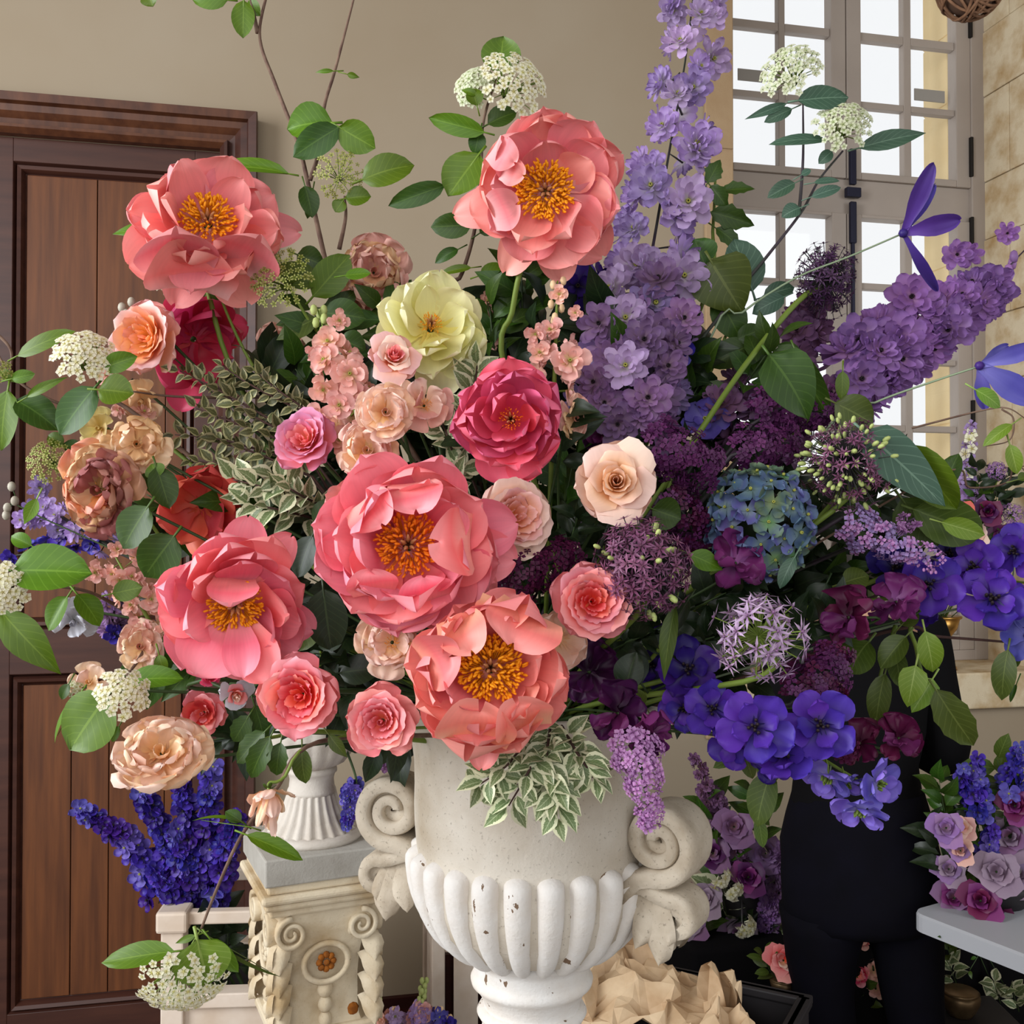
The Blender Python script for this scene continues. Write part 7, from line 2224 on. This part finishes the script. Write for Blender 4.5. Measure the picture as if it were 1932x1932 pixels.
# bouquet on the folding table
tt = P(1890, 1735, 2.5)
v3 = Vector((tt.x, tt.y, .78))
M = Matrix.Translation((tt.x, tt.y, .741))
vessel('flower_bowl', 'low dark bowl under the purple bouquet on the folding table', 'bowl', M, [(0, 0), (.05, 0), (.08, .04), (.085, .06), (.078, .06), (.05, .02), (0, .02)], BLACKP)
for k, (x, y, D, m, lab) in enumerate(((1785, 1562, 60, [MAUVE, ORCHID], 'mauve rose at the near side of the table bouquet'), (1815, 1560, 46, [STOCKP, PALEPEACH], 'small peach bloom in the table bouquet'), (1905, 1580, 76, [ROSEGREY, MAUVED], 'dusty mauve rose high in the table bouquet'), (1880, 1645, 76, [ROSEGREY], 'greyish rose in the middle of the table bouquet'), (1922, 1650, 72, [ROSEGREY, LILACP], 'greyish lilac rose at the right edge of the table bouquet'), (1800, 1695, 66, [PLUM, MAUVED], 'plum rose low over the table edge'), (1850, 1700, 70, [PLUM, WINE], 'plum rose lowest on the white table'), (1915, 1520, 60, [PLUM, WINE], 'wine purple rose at the top of the table bouquet'), (1790, 1640, 56, [ROSEGREY, MAUVE], 'grey mauve rose beside the black trousers'), (1812, 1605, 46, [DUSTY, MAUVE], 'dusty pink bloom in the table bouquet'), (1880, 1730, 56, [WINE, PLUM], 'wine bloom resting on the white table'), (1925, 1720, 60, [ROSEGREY, MAUVED], 'mauve rose at the bowl, cut by the right edge'))):
    bg_rose(lab, x, y, D, 2.43 + .03 * (k % 3), m, v3, 600 + k)
for k, (t, b, lab) in enumerate((((1842, 1425), (1848, 1540), 'blue delphinium spike rising from the table bouquet'), ((1925, 1405), (1900, 1500), 'blue delphinium spike at the right edge above the table'), ((1815, 1445), (1845, 1530), 'thin blue delphinium tip beside the black sleeve'), ((1875, 1560), (1850, 1640), 'short blue delphinium inside the table bouquet'))):
    spike(lab, [(t[0], t[1], 2.46), ((t[0] + b[0]) / 2, (t[1] + b[1]) / 2, 2.47), (b[0], b[1], 2.48)], 15, 28, 44, 5, 20, FL_NAVY + FL_NAVYL[:1], 620 + k, to=v3, stem_mat=STEMD)
for k, (x, y) in enumerate(((1850, 1580), (1835, 1640), (1900, 1620), (1870, 1700), (1915, 1700), (1830, 1530), (1780, 1520), (1890, 1480), (1775, 1600), (1900, 1560))):
    sprig(where(x, y, 'leafy sprig on the table', TREF), [(x - 8, y - 46, 2.52), (x, y, 2.51), (x + 12, y + 46, 2.5)], 11, 54, (LU_DARK, LU_OL, LU_DEEP)[k % 3], 640 + k, 'greenery_sprig', 'leafy sprigs in the table bouquet', to=v3)
sprig('thin cut stem trailing over the edge of the white table', [(1830, 1830, 2.33), (1852, 1790, 2.335), (1858, 1750, 2.39), (1850, 1710, 2.44)], 5, 14, LU_DARK, 660, 'cut_twig', to=v3)
sprig('thin cut stem curving along the white table top', [(1776, 1768, 2.38), (1800, 1748, 2.395), (1856, 1735, 2.41), (1880, 1728, 2.44)], 4, 12, LU_DARK, 661, 'cut_twig', to=v3)
# plants in the dark under the table
v4 = vase_group(1800, 1850, 3.05, .5, 'flower_vase', 'dark vase under the folding table', .08, .05, BLACKP)
for k, (x, y, u) in enumerate(((1790, 1795, LU_OL), (1797, 1835, LU_VAR), (1880, 1870, LU_VAR), (1915, 1885, LU_VAR))):
    sprig('pale leafy sprig in the dark under the folding table, ' + ('highest by the trousers', 'second highest by the trousers', 'beyond the brass bowl', 'furthest right')[k], [(x - 6, y - 20, 2.96), (x, y, 2.96), (x + 8, y + 24, 2.98)], 8, 34, u, 670 + k, 'greenery_sprig', 'sprigs under the folding table', to=v4)

# bouquet in the brass vase on the sill
vs_ = VS @ Vector((0, 0, .15))
for k, (x, y, r, lab) in enumerate(((1880, 888, 19, 'small pale mauve allium ball against the stone jamb'), (1908, 972, 24, 'second mauve allium ball lower by the stone jamb'))):
    ball(lab, x, y, r, 3.55, tiny('floret', ORCHID), 60, 9, 700 + k, stem_pts=[], to=vs_)
spike('white and mauve flower spike rising from the brass vase', [(1832, 800, 3.6), (1826, 880, 3.6), (1822, 960, 3.62)], 46, 20, 30, 6, 14, [TINY_B, TINY_VW, TINY_B], 710, to=vs_, name='flower_spike', cat='flower', stem_mat=STEMD)
for k, (x, y, D, m, lab) in enumerate(((1808, 970, 56, [REDCORAL, PALEPEACH], 'small coral rose in the sill bouquet'), (1865, 965, 46, [WINE, AUBERG], 'dark purple bloom in the sill bouquet'), (1838, 1010, 44, [PALEPEACH, DUSTY], 'blush bloom low in the sill bouquet'), (1890, 1010, 46, [PLUM, MAUVED], 'plum bloom in the sill bouquet'), (1835, 935, 40, [MAUVE], 'mauve bloom under the white spike'))):
    bg_rose(lab, x, y, D, 3.52 + .02 * k, m, vs_, 720 + k)
for k, (x, y) in enumerate(((1840, 960), (1880, 940), (1860, 1010), (1900, 930), (1810, 1020), (1845, 920), (1890, 1050), (1830, 1060))):
    sprig(where(x, y, 'leafy sprig on the sill', SREF), [(x, y - 36, 3.58), (x, y, 3.58), (x - 6, y + 36, 3.6)], 10, 36, (LU_DARK, LU_DEEP)[k % 2], 740 + k, 'greenery_sprig', 'leafy sprigs in the sill bouquet', to=vs_)

# flowers of the small urn, seen between it and the big urn
vu = Vector((U2.translation.x, U2.translation.y, U2.translation.z + h2(1440)))
spike('blue flower spike hanging between the two urns', [(655, 1560, 1.98), (660, 1500, 1.98), (672, 1470, 1.98), (640, 1380, 2.0)], 24, 26, 32, 6, 18, FL_NAVY + FL_NAVYL, 760, to=vu, name='delphinium', stem_mat=STEMD, f1=.6)
spike('grey lilac flower spike behind the big urn scroll', [(735, 1450, 1.98), (720, 1400, 1.98), (690, 1350, 1.98)], 14, 34, 40, 6, 18, FL_MAUVED + FL_LILACP, 761, to=vu, name='delphinium', stem_mat=STEMD)
for k, (x, y) in enumerate(((560, 1330), (640, 1330), (600, 1350))):
    sprig('green leafy sprig in the small urn, ' + ('furthest left', 'furthest right', 'in the middle')[k], [(x, y - 40, 2.0), (x, y, 2.0), (600, 1400, 2.02)], 10, 60, LU_DARK, 770 + k, 'greenery_sprig', 'leafy sprigs in the small urn', to=vu)

# small stocks at the foot, in a bucket on the floor
sb = P(770, 1932, 2.3)
fb = thing('flower_bucket', 'zinc bucket on the floor holding small pink and lilac stocks', 'bucket', Matrix.Translation((sb.x, sb.y, 0)))
MB().lathe([(0, 0), (.1, 0), (.13, .3), (.135, .3), (.135, .31), (.125, .31), (.095, .02), (0, .02)], 28).build('body', ZINC, fb)
MB().tube([(.132 * math.cos(a), 0, .29 - .1 * math.sin(a)) for a in [PI * i / 14 for i in range(15)]], .003, 5).build('handle', ZINC, fb)
fv = Vector((sb.x, sb.y, .2))
for k, (t, b, ms, lab, bm) in enumerate((((712, 1870), (715, 1935), FL_STOCK, 'pink stock with a green bud tip at the foot of the carved pedestal', BUDG), ((800, 1850), (790, 1930), FL_STOCK, 'pink stock with a green bud tip beside the white crate', BUDG), ((745, 1905), (750, 1960), FL_LILACP, 'pale stock between the two green tipped ones', BUDP), ((828, 1905), (815, 1965), FL_NAVYL, 'lavender stock right of the green tipped ones', BUDP), ((790, 1895), (795, 1960), FL_LILAC, 'lilac stock under the green bud tip', BUDP), ((845, 1920), (835, 1960), FL_NAVY, 'blue stock nearest the white crate', BUDP))):
    spike(lab, [(t[0], t[1], 2.25), ((t[0] + b[0]) / 2, (t[1] + b[1]) / 2, 2.25), (b[0], b[1], 2.26), (b[0], b[1] + 60, 2.27)], 10, 36, 42, 10, 20, ms, 800 + k, to=fv, name='stock', cat='stock', stem_mat=STEMG, f0=.4 if k < 2 else .05, buds=12 if k < 2 else 3, bud_mat=bm)
